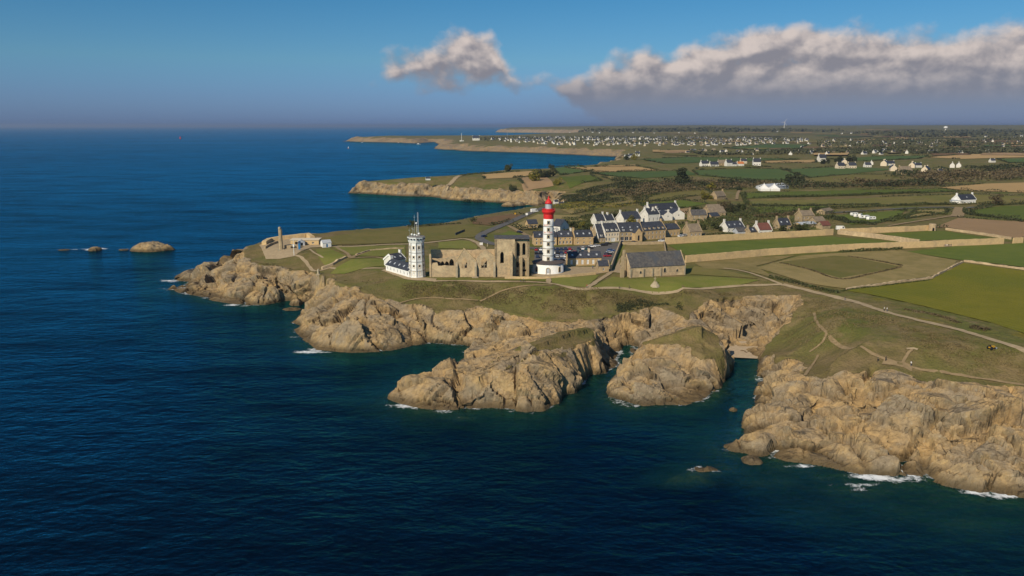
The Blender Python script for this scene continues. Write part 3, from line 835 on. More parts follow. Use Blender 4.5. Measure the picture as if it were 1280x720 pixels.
_win = {}
def window_part(parent, frame, u, w, a, b, rec=0.18, fm='wood', shape=None, name='window', bars=True, gl='glass'):
    """a pane with its frame set back in the opening"""
    mb = MB()
    mb.box(-a / 2, a / 2, 0, 0.03, 0, b, 1)
    t = min(0.14, a * 0.14)
    mb.box(-a / 2, -a / 2 + t, -0.05, -0.002, 0, b, 0); mb.box(a / 2 - t, a / 2, -0.05, -0.002, 0, b, 0)
    mb.box(-a / 2 + t, a / 2 - t, -0.05, -0.002, 0, t, 0); mb.box(-a / 2 + t, a / 2 - t, -0.05, -0.002, b - t, b, 0)
    if bars: mb.box(-t / 3, t / 3, -0.045, -0.003, t, b - t, 0)
    o = mb.build(name, [fm, gl], parent)
    loc = frame @ Vector((u, rec, w))
    o.location = loc; o.rotation_euler = (0, 0, frame.to_euler().z)
    return o

def house(name, label, A, B, depth, eave, rise, wall='stone', roof='slate', cat='house', rows=((0.9, 1.0, 1.3, 4),), chim=(0, 1), dorm=0, sky=0, group=None, endwin=True, doors=(), parapet=True, hip=False, chimmat=None, frame='wood', dormw='white2', pane='glass'):
    """A, B: photo pixels of the front foot, left and right. rows: (sill, width, height, count)"""
    a = Vector(P(*A)); b = Vector(P(*B))
    L = math.hypot(b.x - a.x, b.y - a.y); ang = math.atan2(b.y - a.y, b.x - a.x)
    mid = (a + b) / 2
    z0 = min(a.z, b.z, ground(mid.x, mid.y))
    root = empty(name, (mid.x, mid.y, z0), ang)
    tag(root, label, cat, group)
    th = 0.35; h = L / 2
    wb = MB(); holes = []; wins = []
    for (sill, ww, hh, n) in rows:
        for i in range(n):
            u = -h + L * (i + 0.5) / n
            if any(abs(u - du) < (dw + ww) / 2 + 0.1 and sill < dh + 0.1 for du, dw, dh in doors): continue
            holes.append(rect(u, sill, ww, hh)); wins.append((u, sill, ww, hh))
    for du, dw, dh in doors: holes.append(rect(du, 0.05, dw, dh))
    F0 = FRM(0, 0, 0)
    wb.panel([(-h, -1.2), (h, -1.2), (h, eave), (-h, eave)], holes, th, F0)
    FB = FRM(0, depth, math.pi)
    wb.panel([(-h, -1.2), (h, -1.2), (h, eave), (-h, eave)], [], th, FB)
    gab = [(0.001, -1.2), (depth - 0.001, -1.2), (depth - 0.001, eave), (depth / 2, eave + rise - 0.02), (0.001, eave)]
    gholes = []; 
    if endwin:
        gholes.append(rect(depth / 2, min(eave * 0.55, eave - 1.0) if eave > 3.4 else 1.0, 0.8, 1.0))
    FR = FRM(h, 0, math.pi / 2); FL = FRM(-h, depth, -math.pi / 2)
    for Fm in (FR, FL): wb.panel(gab, gholes, th, Fm @ Matrix.Translation((0, 0.002, 0)))
    wb.build('wall', wall, root)
    for (u, s_, ww, hh) in wins: window_part(root, F0, u, s_, ww, hh, fm=frame, gl=pane)
    for du, dw, dh in doors:
        db = MB(); db.box(-dw / 2, dw / 2, 0, 0.05, 0, dh); o = db.build('door', frame, root); o.location = (du, 0.2, 0.05)
    if endwin:
        for Fm in (FR, FL):
            g = gholes[0]; window_part(root, Fm, (g[0][0] + g[1][0]) / 2, g[0][1], g[1][0] - g[0][0], g[2][1] - g[1][1], fm=frame)
    # roof: two slabs
    ov = 0.25; s_ = rise / (depth / 2); t = 0.18
    rb = MB(); e = -0.0 if parapet else 0.3
    for sgn in (0, 1):
        y0, y1 = (-ov, depth / 2) if sgn == 0 else (depth / 2, depth + ov)
        def zz(y): return eave + rise - abs(y - depth / 2) * s_ + 0.03
        vs = [(-h - e, y0, zz(y0)), (h + e, y0, zz(y0)), (h + e, y1, zz(y1)), (-h - e, y1, zz(y1))]
        vs += [(x, y, z + t) for x, y, z in vs]
        rb.add(vs, [(0, 3, 2, 1), (4, 5, 6, 7), (0, 1, 5, 4), (1, 2, 6, 5), (2, 3, 7, 6), (3, 0, 4, 7)])
    ro = rb.build('roof', roof, root)
    cm = chimmat or wall
    if parapet:
        for sx_ in (-1, 1):
            pb = MB(); x0, x1 = sorted((sx_ * (h + 0.02), sx_ * (h + 0.37)))
            prof = [(-0.3, eave - 0.25), (depth / 2, eave + rise + 0.3), (depth + 0.3, eave - 0.25), (depth + 0.3, eave + 0.1 - 0.3), (depth + 0.3, eave - 0.9), (depth / 2, eave + rise - 0.55), (-0.3, eave - 0.9)]
            prof = [(-0.3, eave - 0.9), (depth / 2, eave + rise - 0.6), (depth + 0.3, eave - 0.9), (depth + 0.3, eave + 0.05), (depth / 2, eave + rise + 0.38), (-0.3, eave + 0.05)]
            n = len(prof); vs = [(x0, y, z) for y, z in prof] + [(x1, y, z) for y, z in prof]
            # two raking bars
            pb.add(vs, [(0, 1, 4, 5), (1, 2, 3, 4), (n, n + 5, n + 4, n + 1), (n + 1, n + 4, n + 3, n + 2), (5, 4, n + 4, n + 5), (4, 3, n + 3, n + 4), (0, 5, n + 5, n), (3, 2, n + 2, n + 3), (0, n, n + 1, 1), (1, n + 1, n + 2, 2)])
            pb.build('gable_coping', cm, root, recalc=True)
    for c in chim:
        cb = MB(); x = -h + c * L; x += 0.1 if c < 0.1 else (-0.1 if c > 0.9 else 0)
        top = eave + rise + 1.5
        cb.box(x - 0.42, x + 0.42, depth / 2 - 0.75, depth / 2 + 0.75, eave + rise - 0.9, top)
        cb.box(x - 0.5, x + 0.5, depth / 2 - 0.85, depth / 2 + 0.85, top, top + 0.15)
        co = cb.build('chimney', cm, root)
        for k in (-0.35, 0.35):
            pt = MB(); pt.lathe([(0.17, top + 0.15), (0.13, top + 0.6)], 8, 0, x, depth / 2 + k)
            pt.build('chimney_pot', 'redroof', co)
    for i in range(dorm):
        u = -h + L * (i + 0.5) / dorm; db = MB()
        yb = depth * 0.22; zb = eave + s_ * 0.25
        db.box(u - 0.7, u + 0.7, 0.25, yb + 1.6, zb - 0.4, zb + 1.35)
        d = db.build('dormer', dormw, root)
        r2 = MB(); zt = zb + 1.35
        r2.add([(u - 0.85, 0.1, zt + 0.003), (u + 0.85, 0.1, zt + 0.003), (u, 0.1, zt + 0.75), (u - 0.85, yb + 2.1, zt + 0.003), (u + 0.85, yb + 2.1, zt + 0.003), (u, yb + 2.1, zt + 0.75)], [(0, 1, 2), (3, 5, 4), (0, 2, 5, 3), (1, 4, 5, 2), (0, 3, 4, 1)])
        r2.build('dormer_roof', roof, d)
        window_part(d, F0, u, zb + 0.1, 0.85, 1.05, rec=0.22, fm=frame)
    for i in range(sky):
        u = -h + L * (i + 0.5) / sky; y = depth * 0.2; z = eave + s_ * y + 0.28
        sb = MB(); sb.box(-0.45, 0.45, -0.6, 0.6, -0.05, 0.06)
        o = sb.build('skylight', 'palegrey', root); o.location = (u, y, z); o.rotation_euler = (math.atan(s_), 0, 0)
    return root

def drape_pts(poly, step):
    return poly
def drape(name, pxs, mat, up=0.14, step=6.0, wob=0.12, seed=1, world=None):
    W = [tuple(p) for p in (Pm(pxs) if world is None else world)]
    W = wobble(W, wob, max(step * 0.8, 2.0), seed, True)
    A = np.array(W)
    x0, y0 = A.min(0); x1, y1 = A.max(0)
    step = max(step, math.sqrt((x1 - x0) * (y1 - y0) / 2500.0))
    gx, gy = np.meshgrid(np.arange(x0 + step / 2, x1, step), np.arange(y0 + step / 2, y1, step))
    gx = gx.ravel(); gy = gy.ravel()
    if len(gx):
        m = inside(gx, gy, W); gx, gy = gx[m], gy[m]
        if len(gx):
            d, _ = segdist(gx, gy, W); m = d > step * 0.35; gx, gy = gx[m], gy[m]
    pts = [Vector(p) for p in W] + [Vector((a, b)) for a, b in zip(gx, gy)]
    n = len(W)
    vs, es, fs, *_ = delaunay_2d_cdt(pts, [], [list(range(n))], 1, 1e-4)
    vx = np.array([v.x for v in vs]); vy = np.array([v.y for v in vs])
    z, _ = land(vx, vy)
    o = mesh_obj(name, [(a, b, c + up) for a, b, c in zip(vx, vy, z)], [tuple(f) for f in fs], mat, None, True)
    bm = bmesh.new(); bm.from_mesh(o.data)
    for f in bm.faces:
        if f.normal.z < 0: f.normal_flip()
    bm.to_mesh(o.data); bm.free()
    o['kind'] = 'structure'
    return o
def spline(pts, seg):
    """Catmull-Rom through world points"""
    out = []; n = len(pts)
    for i in range(n - 1):
        p0 = np.array(pts[max(i - 1, 0)]); p1 = np.array(pts[i]); p2 = np.array(pts[i + 1]); p3 = np.array(pts[min(i + 2, n - 1)])
        k = max(1, int(np.linalg.norm(p2 - p1) / seg))
        for j in range(k):
            t = j / k
            out.append(0.5 * ((2 * p1) + (-p0 + p2) * t + (2 * p0 - 5 * p1 + 4 * p2 - p3) * t * t + (-p0 + 3 * p1 - 3 * p2 + p3) * t ** 3))
    out.append(np.array(pts[-1])); return np.array(out)
def ribbon(name, pxs, width, mat, up=0.2, seg=2.5, seed=1, exact=False, jit=0.12):
    W = [P(*p)[:2] for p in pxs]
    C = spline(W, seg); n = len(C)
    Tn = np.gradient(C, axis=0); Tn /= np.linalg.norm(Tn, axis=1, keepdims=True) + 1e-9
    Nn = np.stack([-Tn[:, 1], Tn[:, 0]], 1)
    rnd = np.random.RandomState(seed)
    cols = 5; rows = []
    for j in range(cols):
        s_ = (j / (cols - 1) - 0.5) * width
        jj = rnd.uniform(-1, 1, n) * width * jit if j in (0, cols - 1) else np.zeros(n)
        rows.append(C + Nn * (s_ + jj)[:, None])
    R = np.stack(rows, 1).reshape(-1, 2)
    z, _ = land(R[:, 0], R[:, 1])
    V = [(a, b, c + up) for (a, b), c in zip(R, z)]
    Fs = [(i * cols + j, i * cols + j + 1, (i + 1) * cols + j + 1, (i + 1) * cols + j) for i in range(n - 1) for j in range(cols - 1)]
    o = mesh_obj(name, V, Fs, mat, None, True)
    bm = bmesh.new(); bm.from_mesh(o.data)
    for f in bm.faces:
        if f.normal.z < 0: f.normal_flip()
    bm.to_mesh(o.data); bm.free()
    o['kind'] = 'structure'
    return o
def stone_wall(name, label, pxs, h, th, mat='drystone', cap=True, jag=0.12, seg=2.0, seed=0, cat='wall', ends=None):
    W = [P(*p)[:2] for p in pxs]
    C = wobble([tuple(p) for p in W], 0.02, seg, seed); n = len(C)
    C = np.array(C); z, _ = land(C[:, 0], C[:, 1])
    Tn = np.gradient(C, axis=0); Tn /= np.linalg.norm(Tn, axis=1, keepdims=True) + 1e-9
    Nn = np.stack([-Tn[:, 1], Tn[:, 0]], 1)
    rnd = random.Random(seed + 5)
    mb = MB(); vs = []; fs = []
    for i in range(n):
        t = h + rnd.uniform(-jag, jag)
        for sd in (-1, 1):
            p = C[i] + Nn[i] * sd * th / 2
            q = C[i] + Nn[i] * sd * (th / 2 * 0.85)
            vs += [(p[0], p[1], z[i] - 0.8), (q[0], q[1], z[i] + t)]
    for i in range(n - 1):
        a = i * 4; b = a + 4
        fs += [(a, b, b + 1, a + 1), (a + 2, a + 3, b + 3, b + 2), (a + 1, b + 1, b + 3, a + 3)]
    fs += [(0, 1, 3, 2), (4 * n - 4, 4 * n - 2, 4 * n - 1, 4 * n - 3)]
    c0 = Vector((C[:, 0].mean(), C[:, 1].mean(), float(z.min())))
    vs = [(x - c0.x, y - c0.y, zz_ - c0.z) for x, y, zz_ in vs]
    mb.add(vs, fs); o = mb.build(name, mat, None, recalc=True); o.location = c0
    tag(o, label, cat)
    return o

# ------------------------------------------------------------------ foliage
def leaf_cloud(pts, size, rnd, flatten=0.8):
    """random leaf faces at the points; returns verts, tris"""
    n = len(pts)
    P0 = np.asarray(pts)
    d1 = rnd.normal(size=(n, 3)); d1[:, 2] *= flatten; d1 /= np.linalg.norm(d1, axis=1, keepdims=True)
    d2 = rnd.normal(size=(n, 3)); d2 -= d1 * (d1 * d2).sum(1, keepdims=True); d2 /= np.linalg.norm(d2, axis=1, keepdims=True)
    s_ = size * rnd.uniform(0.6, 1.3, (n, 1))
    V = np.stack([P0 - d1 * s_ * 0.5 - d2 * s_ * 0.4, P0 + d1 * s_ * 0.5 - d2 * s_ * 0.3, P0 + d1 * s_ * 0.35 + d2 * s_ * 0.45, P0 - d1 * s_ * 0.45 + d2 * s_ * 0.4], 1).reshape(-1, 3)
    Fq = np.arange(4 * n).reshape(n, 4)
    return V, Fq
def blob_points(rnd, n, lobes):
    """points spread through lumpy crown: lobes = list (cx,cy,cz,rx,ry,rz)"""
    w = np.array([l[3] * l[4] * l[5] for l in lobes]) ** 0.7; w /= w.sum()
    ch = rnd.choice(len(lobes), n, p=w)
    Lb = np.array(lobes)[ch]
    d = rnd.normal(size=(n, 3)); d /= np.linalg.norm(d, axis=1, keepdims=True)
    r = rnd.uniform(0.55, 1.0, (n, 1)) ** 0.6
    return Lb[:, :3] + d * r * Lb[:, 3:]
def tree_proto(name, h, w, mat, seed, lean=0.0, leaves=900, size=0.55, bare=0.25, flat_=0.75):
    rnd = np.random.RandomState(seed)
    root = empty(name, (0, 0, -1000))
    lobes = []
    k = 9
    for i in range(k):
        a = rnd.uniform(0, 6.28); r = rnd.uniform(0.1, 0.36) * w; zc = h * rnd.uniform(bare + 0.1, 0.84)
        s_ = rnd.uniform(0.18, 0.30) * w * (1.15 - 0.5 * zc / h)
        lobes.append((r * math.cos(a) + lean * zc, r * math.sin(a), zc, s_, s_, s_ * flat_))
    pts = blob_points(rnd, leaves, lobes)
    V, Fq = leaf_cloud(pts, size, rnd)
    cr = np_mesh('crown', V, Fq, M[mat], False); cr.parent = root
    tb = MB(); top = Vector((lean * h * 0.6, 0, h * 0.6))
    tb.tube((0, 0, -0.5), (lean * h * 0.25, 0, h * 0.3), 0.035 * h, 0.026 * h, 7); tb.tube((lean * h * 0.25, 0, h * 0.3), top, 0.026 * h, 0.01 * h, 6)
    for l in lobes[:6]:
        tb.tube((lean * h * 0.28, 0, h * rnd.uniform(0.28, 0.5)), l[:3], 0.012 * h, 0.004 * h, 5)
    tb.build('trunk', 'bark', root)
    return root
def hedge(name, label, pxs, w, h, mat='leaf', dens=9, size=0.7, seed=0, cat='hedge', gap=0.0, kind=None, group=None):
    W = Pm(pxs); rnd = np.random.RandomState(seed)
    C = spline([tuple(p) for p in W], 3.0)
    seg = np.linalg.norm(np.diff(C, axis=0), axis=1); Ltot = seg.sum()
    n = int(max(40, Ltot * dens)); n = min(n, 14000)
    t = rnd.uniform(0, Ltot, n); cs = np.concatenate([[0], np.cumsum(seg)])
    cx = np.interp(t, cs, C[:, 0]); cy = np.interp(t, cs, C[:, 1])
    lump = 0.6 + 0.55 * (fbm(t / 7.0, t * 0 + seed * 3.3, octv=3, seed=seed + 300) * 0.9 + 0.3)
    lump = np.clip(lump, 0.25, 1.4)
    if gap: 
        keep = fbm(t / 16.0, t * 0 + seed, octv=2, seed=seed + 400) > -1 + gap
        cx, cy, lump = cx[keep], cy[keep], lump[keep]; n = len(cx)
    a = rnd.uniform(0, math.pi, n); rr = np.sqrt(rnd.uniform(0.25, 1, n))
    offw = np.cos(a) * rr * w / 2; hh = np.sin(a) * rr * h * lump
    dirx = rnd.normal(size=n); 
    # across direction
    tx = np.interp(t[:n] if not gap else t[keep], 0.5 * (cs[1:] + cs[:-1]), np.diff(C[:, 0]) / seg); ty = np.interp(t[:n] if not gap else t[keep], 0.5 * (cs[1:] + cs[:-1]), np.diff(C[:, 1]) / seg)
    X = cx - ty * offw; Y = cy + tx * offw
    z, _ = land(X, Y)
    pts = np.stack([X, Y, z + hh], 1)
    c0 = pts.mean(0); c0[2] = z.mean()
    V, Fq = leaf_cloud(pts - c0, size, rnd)
    o = np_mesh(name, V, Fq, M[mat], False); o.location = c0
    tag(o, label, cat if label else None, group, kind)
    return o
def scrub(name, poly_px, n, hmin, hmax, mat, size, seed, label=None, kind='stuff', lump=8.0):
    """a tangle of low bushes filling an area"""
    W = [tuple(p) for p in Pm(poly_px)]; rnd = np.random.RandomState(seed); A = np.array(W)
    X = rnd.uniform(A[:, 0].min(), A[:, 0].max(), n * 4); Y = rnd.uniform(A[:, 1].min(), A[:, 1].max(), n * 4)
    m = inside(X, Y, W); X, Y = X[m][:n], Y[m][:n]
    de, _ = segdist(X, Y, W); m = de > rnd.uniform(0, 1, len(X)) ** 2 * 9; X, Y = X[m], Y[m]
    f = fbm(X / lump, Y / lump, octv=3, seed=seed + 9)
    keep = f > (0.02 if lump > 30 and lump < 100 else -0.25); X, Y, f = X[keep], Y[keep], f[keep]
    z, _ = land(X, Y)
    H = hmin + (hmax - hmin) * np.clip(f + 0.4, 0, 1)
    pts = np.stack([X, Y, z + H * np.sqrt(rnd.uniform(0.05, 1, len(X)))], 1)
    c0 = pts.mean(0)
    V, Fq = leaf_cloud(pts - c0, size, rnd)
    o = np_mesh(name, V, Fq, M[mat], False); o.location = c0
    tag(o, label, None, None, kind)
    return o
# ------------------------------------------------------------------ lighthouse
def text_mesh(name, body, size, mat, parent, radius_fn, ang0, z, depth=0.03):
    """letters wrapped round a tower: radius_fn(z) gives the tower radius"""
    cu = bpy.data.curves.new(name, 'FONT'); cu.body = body; cu.size = size; cu.extrude = depth; cu.align_x = 'LEFT'; cu.resolution_u = 2
    to = bpy.data.objects.new(name + '_tmp', cu); COL.objects.link(to)
    dg = bpy.context.evaluated_depsgraph_get(); dg.update()
    me = bpy.data.meshes.new_from_object(to.evaluated_get(dg))
    bpy.data.objects.remove(to); bpy.data.curves.remove(cu)
    for v in me.vertices:
        zz_ = z + v.co.y; r = radius_fn(zz_) + 0.02 + v.co.z
        a = ang0 + v.co.x / radius_fn(zz_)
        v.co = (r * math.cos(a), r * math.sin(a), zz_)
    me.materials.clear(); me.materials.append(M[mat])
    o = bpy.data.objects.new(name, me); COL.objects.link(o); o.parent = parent
    return o
def lighthouse():
    fx, fy, fz = P(685, 343.3)
    k = 7.6 / math.hypot(fx, fy); ax, ay = fx * (1 + k), fy * (1 + k); az_ = fz
    root = empty('lighthouse', (ax, ay, az_))
    tag(root, 'tall white lighthouse with red top standing on a round white base', 'lighthouse')
    def zt(py): return at_depth(685, py, ay)[2] - az_
    z_drum = at_depth(685, 330.2, fy)[2] - az_
    z_top = zt(273.3); z_gal0 = zt(267.5); z_gal1 = zt(260.8); z_lan1 = zt(254.6); z_dome = zt(248.6); z_tip = zt(244.8)
    cam_ang = math.atan2(-ay, -ax)
    # round base with arched openings cut as boxes in relief
    mb = MB(); mb.lathe([(7.72, -1.0), (7.72, 0.5), (7.6, 0.52), (7.55, z_drum - 0.35)], 48, 0)
    mb.build('base_drum', 'white', root, True)
    mb = MB(); mb.lathe([(7.56, z_drum - 0.35), (7.95, z_drum - 0.3), (7.95, z_drum), (2.95, z_drum + 0.75)], 48); mb.build('drum_roof', 'lead', root)
    def R(z): return 2.95 + (2.45 - 2.95) * max(0.0, min(1.0, (z - z_drum) / (z_top - z_drum)))
    mb = MB(); mb.lathe([(R(z_drum), z_drum + 0.3)] + [(R(z), z) for z in np.linspace(z_drum + 1, z_top, 8)], 32); mb.build('tower', 'white', root, True)
    rings = [zt(p) for p in (282.5, 292.0, 301.2, 309.9, 318.7)]
    for z in rings:
        mb = MB(); mb.lathe([(R(z) + 0.01, z - 0.16), (R(z) + 0.14, z - 0.12), (R(z) + 0.14, z + 0.12), (R(z) + 0.01, z + 0.16)], 32, caps=False); mb.build('string_course', 'greytrim', root)
    # windows of the shaft, one for each storey, facing the drone
    for p in (277.5, 286.3, 295.0, 304.2, 313.3, 322.4):
        z = zt(p); r = R(z)
        F_ = Matrix.Rotation(cam_ang + math.pi / 2, 4, 'Z') @ Matrix.Translation((0, -r, z))
        mb = MB(); mb.box(-0.75, 0.75, -0.10, 0.3, -0.95, 0.95, 0, F_)
        w = mb.build('window_surround', 'trim', root)
        mb = MB(); mb.box(-0.42, 0.42, -0.13, 0.05, -0.62, 0.62, 0, F_); mb.build('pane', 'glass', w)
    # door and arched windows of the base
    def drum_open(a, w_, h_, z0, nm, fill):
        F_ = Matrix.Rotation(cam_ang + a + math.pi / 2, 4, 'Z') @ Matrix.Translation((0, -7.6, 0))
        mb = MB(); mb.panel(roundarch(0, z0, w_ + 0.7, h_ + 0.4), [roundarch(0, z0 + 0.02, w_, h_)], 0.5, F_ @ Matrix.Translation((0, -0.18, 0)))
        o = mb.build(nm, 'trim', root)
        mb = MB(); mb.panel(roundarch(0, z0 + 0.02, w_ - 0.02, h_ - 0.02), [], 0.1, F_ @ Matrix.Translation((0, -0.06, 0))); mb.build('leaf' if nm == 'door' else 'pane', fill, o)
    drum_open(0.0, 1.5, 3.0, 0.05, 'door', 'palegrey')
    drum_open(0.82, 1.0, 2.2, 1.0, 'window', 'glass'); drum_open(-0.82, 1.0, 2.2, 1.0, 'window', 'glass')
    # red head
    mb = MB(); mb.lathe([(R(z_top) + 0.03, z_top), (R(z_top) + 0.03, z_gal0), (2.75, z_gal0 + 0.3), (3.25, z_gal0 + 1.1), (3.25, z_gal0 + 1.7), (2.55, z_gal0 + 2.0), (2.5, z_gal1)], 32); mb.build('gallery', 'red', root, False)
    mb = MB()
    for i in range(20):
        a = i * math.pi / 10; mb.tube((3.1 * math.cos(a), 3.1 * math.sin(a), z_gal0 + 1.65), (3.1 * math.cos(a), 3.1 * math.sin(a), z_gal0 + 2.7), 0.04, n=5)
    mb.lathe([(3.06, z_gal0 + 2.65), (3.14, z_gal0 + 2.65), (3.14, z_gal0 + 2.73), (3.06, z_gal0 + 2.73)], 24, caps=False); mb.build('railing', 'red', root)
    mb = MB(); mb.lathe([(1.5, z_gal1), (1.5, z_lan1)], 16); mb.build('lantern_glass', 'palegrey', root)
    mb = MB()
    for i in range(8):
        a = i * math.pi / 4; mb.tube((1.53 * math.cos(a), 1.53 * math.sin(a), z_gal1), (1.53 * math.cos(a), 1.53 * math.sin(a), z_lan1), 0.07, n=5)
    mb.build('lantern_bars', 'metal', root)
    mb = MB(); mb.lathe([(1.75, z_lan1), (1.85, z_lan1 + 0.25), (1.6, z_lan1 + 0.9), (1.05, z_lan1 + 1.7), (0.5, z_dome), (0.28, z_dome + 0.2), (0.42, z_dome + 0.6), (0.25, z_dome + 0.95), (0.08, z_tip)], 24); mb.build('dome', 'red', root, True)
    text_mesh('lettering', 'SAINT', 1.15, 'fadedred', root, R, cam_ang - 1.05, zt(281.8))
    text_mesh('lettering', 'MATHIEU', 1.15, 'fadedred', root, R, cam_ang - 1.05, zt(290.9))
    return ax, ay, az_
LX, LY, LZ = lighthouse()

# ------------------------------------------------------------------ semaphore tower
def semaphore():
    fx, fy, fz = P(521.5, 347.6)
    ax, ay = fx * (1 + 3.7 / math.hypot(fx, fy)), fy * (1 + 3.7 / math.hypot(fx, fy))
    root = empty('semaphore_tower', (ax, ay, fz))
    tag(root, 'white octagonal signal tower bristling with antennas beside the ruined abbey', 'tower')
    def zt(py): return at_depth(521, py, ay)[2] - fz
    zc = zt(303.0); zr = zt(295.6)
    n = 8; rot = math.atan2(-ay, -ax) - math.radians(2) 
    r0, r1 = 4.0, 3.45
    def R(z): return r0 + (r1 - r0) * z / zc
    mb = MB(); mb.lathe([(r0 + 0.15, -1), (r0 + 0.15, 0.6), (r0, 0.65), (r1, zc)], n, 0, rot=rot); mb.build('shaft', 'white', root)
    for i in range(n):
        a = rot + 2 * math.pi * i / n
        mb = MB(); mb.tube((math.cos(a) * (r0 + .0), math.sin(a) * (r0 + .0), -0.5), (math.cos(a) * r1, math.sin(a) * r1, zc), 0.2, n=6); mb.build('quoin', 'greytrim', root)
    for f in (0.2, 0.46, 0.72):
        z = zc * f; mb = MB(); mb.lathe([(R(z) + 0.01, z - 0.12), (R(z) + 0.12, z - 0.1), (R(z) + 0.12, z + 0.1), (R(z) + 0.01, z + 0.12)], n, rot=rot, caps=False); mb.build('string_course', 'greytrim', root)
    mb = MB(); mb.lathe([(r1, zc), (r1 + 0.25, zc + 0.2), (r1 + 0.85, zr - 0.15), (r1 + 0.85, zr)], n, 0, rot=rot); mb.build('watch_room', 'white', root)
    mb = MB(); mb.lathe([(r1 + 0.95, zr), (r1 + 0.95, zr + 0.12), (r1 - 0.3, zr + 0.3)], n, rot=rot); mb.build('roof', 'greytrim', root)
    # openings on each face
    for i in range(n):
        a = rot + 2 * math.pi * (i + 0.5) / n
        if math.cos(a - math.atan2(-ay, -ax)) < -0.2: continue
        ap = math.cos(math.pi / n)
        for f, hh in ((0.05, 2.4), (0.27, 1.9), (0.53, 1.9), (0.79, 2.3)):
            z = zc * f; r = R(z + hh / 2) * ap
            F_ = Matrix.Rotation(a + math.pi / 2, 4, 'Z') @ Matrix.Translation((0, -r, z))
            mb = MB(); mb.panel(rect(0, 0, 1.35, hh), [rect(0, 0.2, 0.8, hh - 0.45)], 0.5, F_ @ Matrix.Translation((0, -0.1, 0))); w = mb.build('window', 'cream', root)
            mb = MB(); mb.box(-0.4, 0.4, -0.02, 0.1, 0.2, hh - 0.25, 0, F_); mb.build('pane', 'glass' if f > 0.06 else 'wood', w)
        zb = zc + (zr - zc) * 0.42; r = (r1 + 0.25 + 0.6 * 0.55) * ap
        F_ = Matrix.Rotation(a + math.pi / 2, 4, 'Z') @ Matrix.Translation((0, -r, zb))
        for u in (-0.75, 0.75):
            mb = MB(); mb.box(u - 0.45, u + 0.45, -0.36, 0.3, 0.45, 1.0, 0, F_); mb.build('watch_window', 'glass', root)
    # antennas on the roof
    mb = MB(); mx, my = 0.9, 0.6
    for dx, dy in ((-0.3, -0.3), (0.3, -0.3), (0, 0.35)): mb.tube((mx + dx, my + dy, zr), (mx + dx * 0.6, my + dy * 0.6, zt(265.5)), 0.09, 0.06)
    for k in range(12):
        z = zr + 0.9 * k + 0.5
        mb.tube((mx - 0.28, my - 0.28, z), (mx + 0.28, my - 0.28, z + 0.4), 0.05); mb.tube((mx + 0.28, my - 0.28, z), (mx, my + 0.32, z + 0.4), 0.05)
    mb.build('lattice_mast', 'metal', root)
    for (dx, dy, z1, r) in ((-0.7, 0.2, zt(268.5), 0.09), (-1.9, 0.5, zt(283), 0.06), (-3.2, 0.2, zt(285), 0.05), (-1.3, -0.6, zt(284), 0.05)):
        mb = MB(); mb.tube((dx, dy, zr), (dx, dy, z1), r, r * 0.6); mb.box(dx - 0.5, dx + 0.5, dy - 0.04, dy + 0.04, z1 - 1.2, z1 - 1.1); mb.build('antenna', 'metal', root)
    for (dx, dy, z, r) in ((-1.9, -1.2, zr + 1.2, 0.55), (-0.5, -1.6, zr + 1.0, 0.6), (1.5, -1.1, zr + 1.5, 0.6), (0.6, -1.9, zr + 0.8, 0.4), (0.2, 0, zt(279), 0.5)):
        mb = MB(); mb.lathe([(0.05, z - r * 0.9), (r * 0.7, z - r * 0.6), (r, z), (r * 0.7, z + r * 0.6), (0.05, z + r * 0.8)], 10, cx=dx, cy=dy); mb.tube((dx, dy, zr), (dx, dy, z - r * 0.5), 0.07); mb.build('radar_dome', 'white', root, True)
    return root
semaphore()
house('semaphore_wing', 'low white annex with dark slate roof running back from the octagonal tower', (482.5, 338.3), (511.5, 347.2), 6.4, 3.3, 2.5, 'white', 'slate', 'annex', ((0.9, 0.8, 1.5, 7),), chim=(0.0,), sky=5, endwin=False, chimmat='white')
house('semaphore_wing', 'slate roofed rear annex behind the white wing of the octagonal tower', (493, 334), (507, 331.5), 8.0, 3.6, 2.6, 'white2', 'slate', 'annex', ((0.9, 0.8, 1.3, 3),), chim=(1.0,), sky=2, endwin=False, chimmat='white')

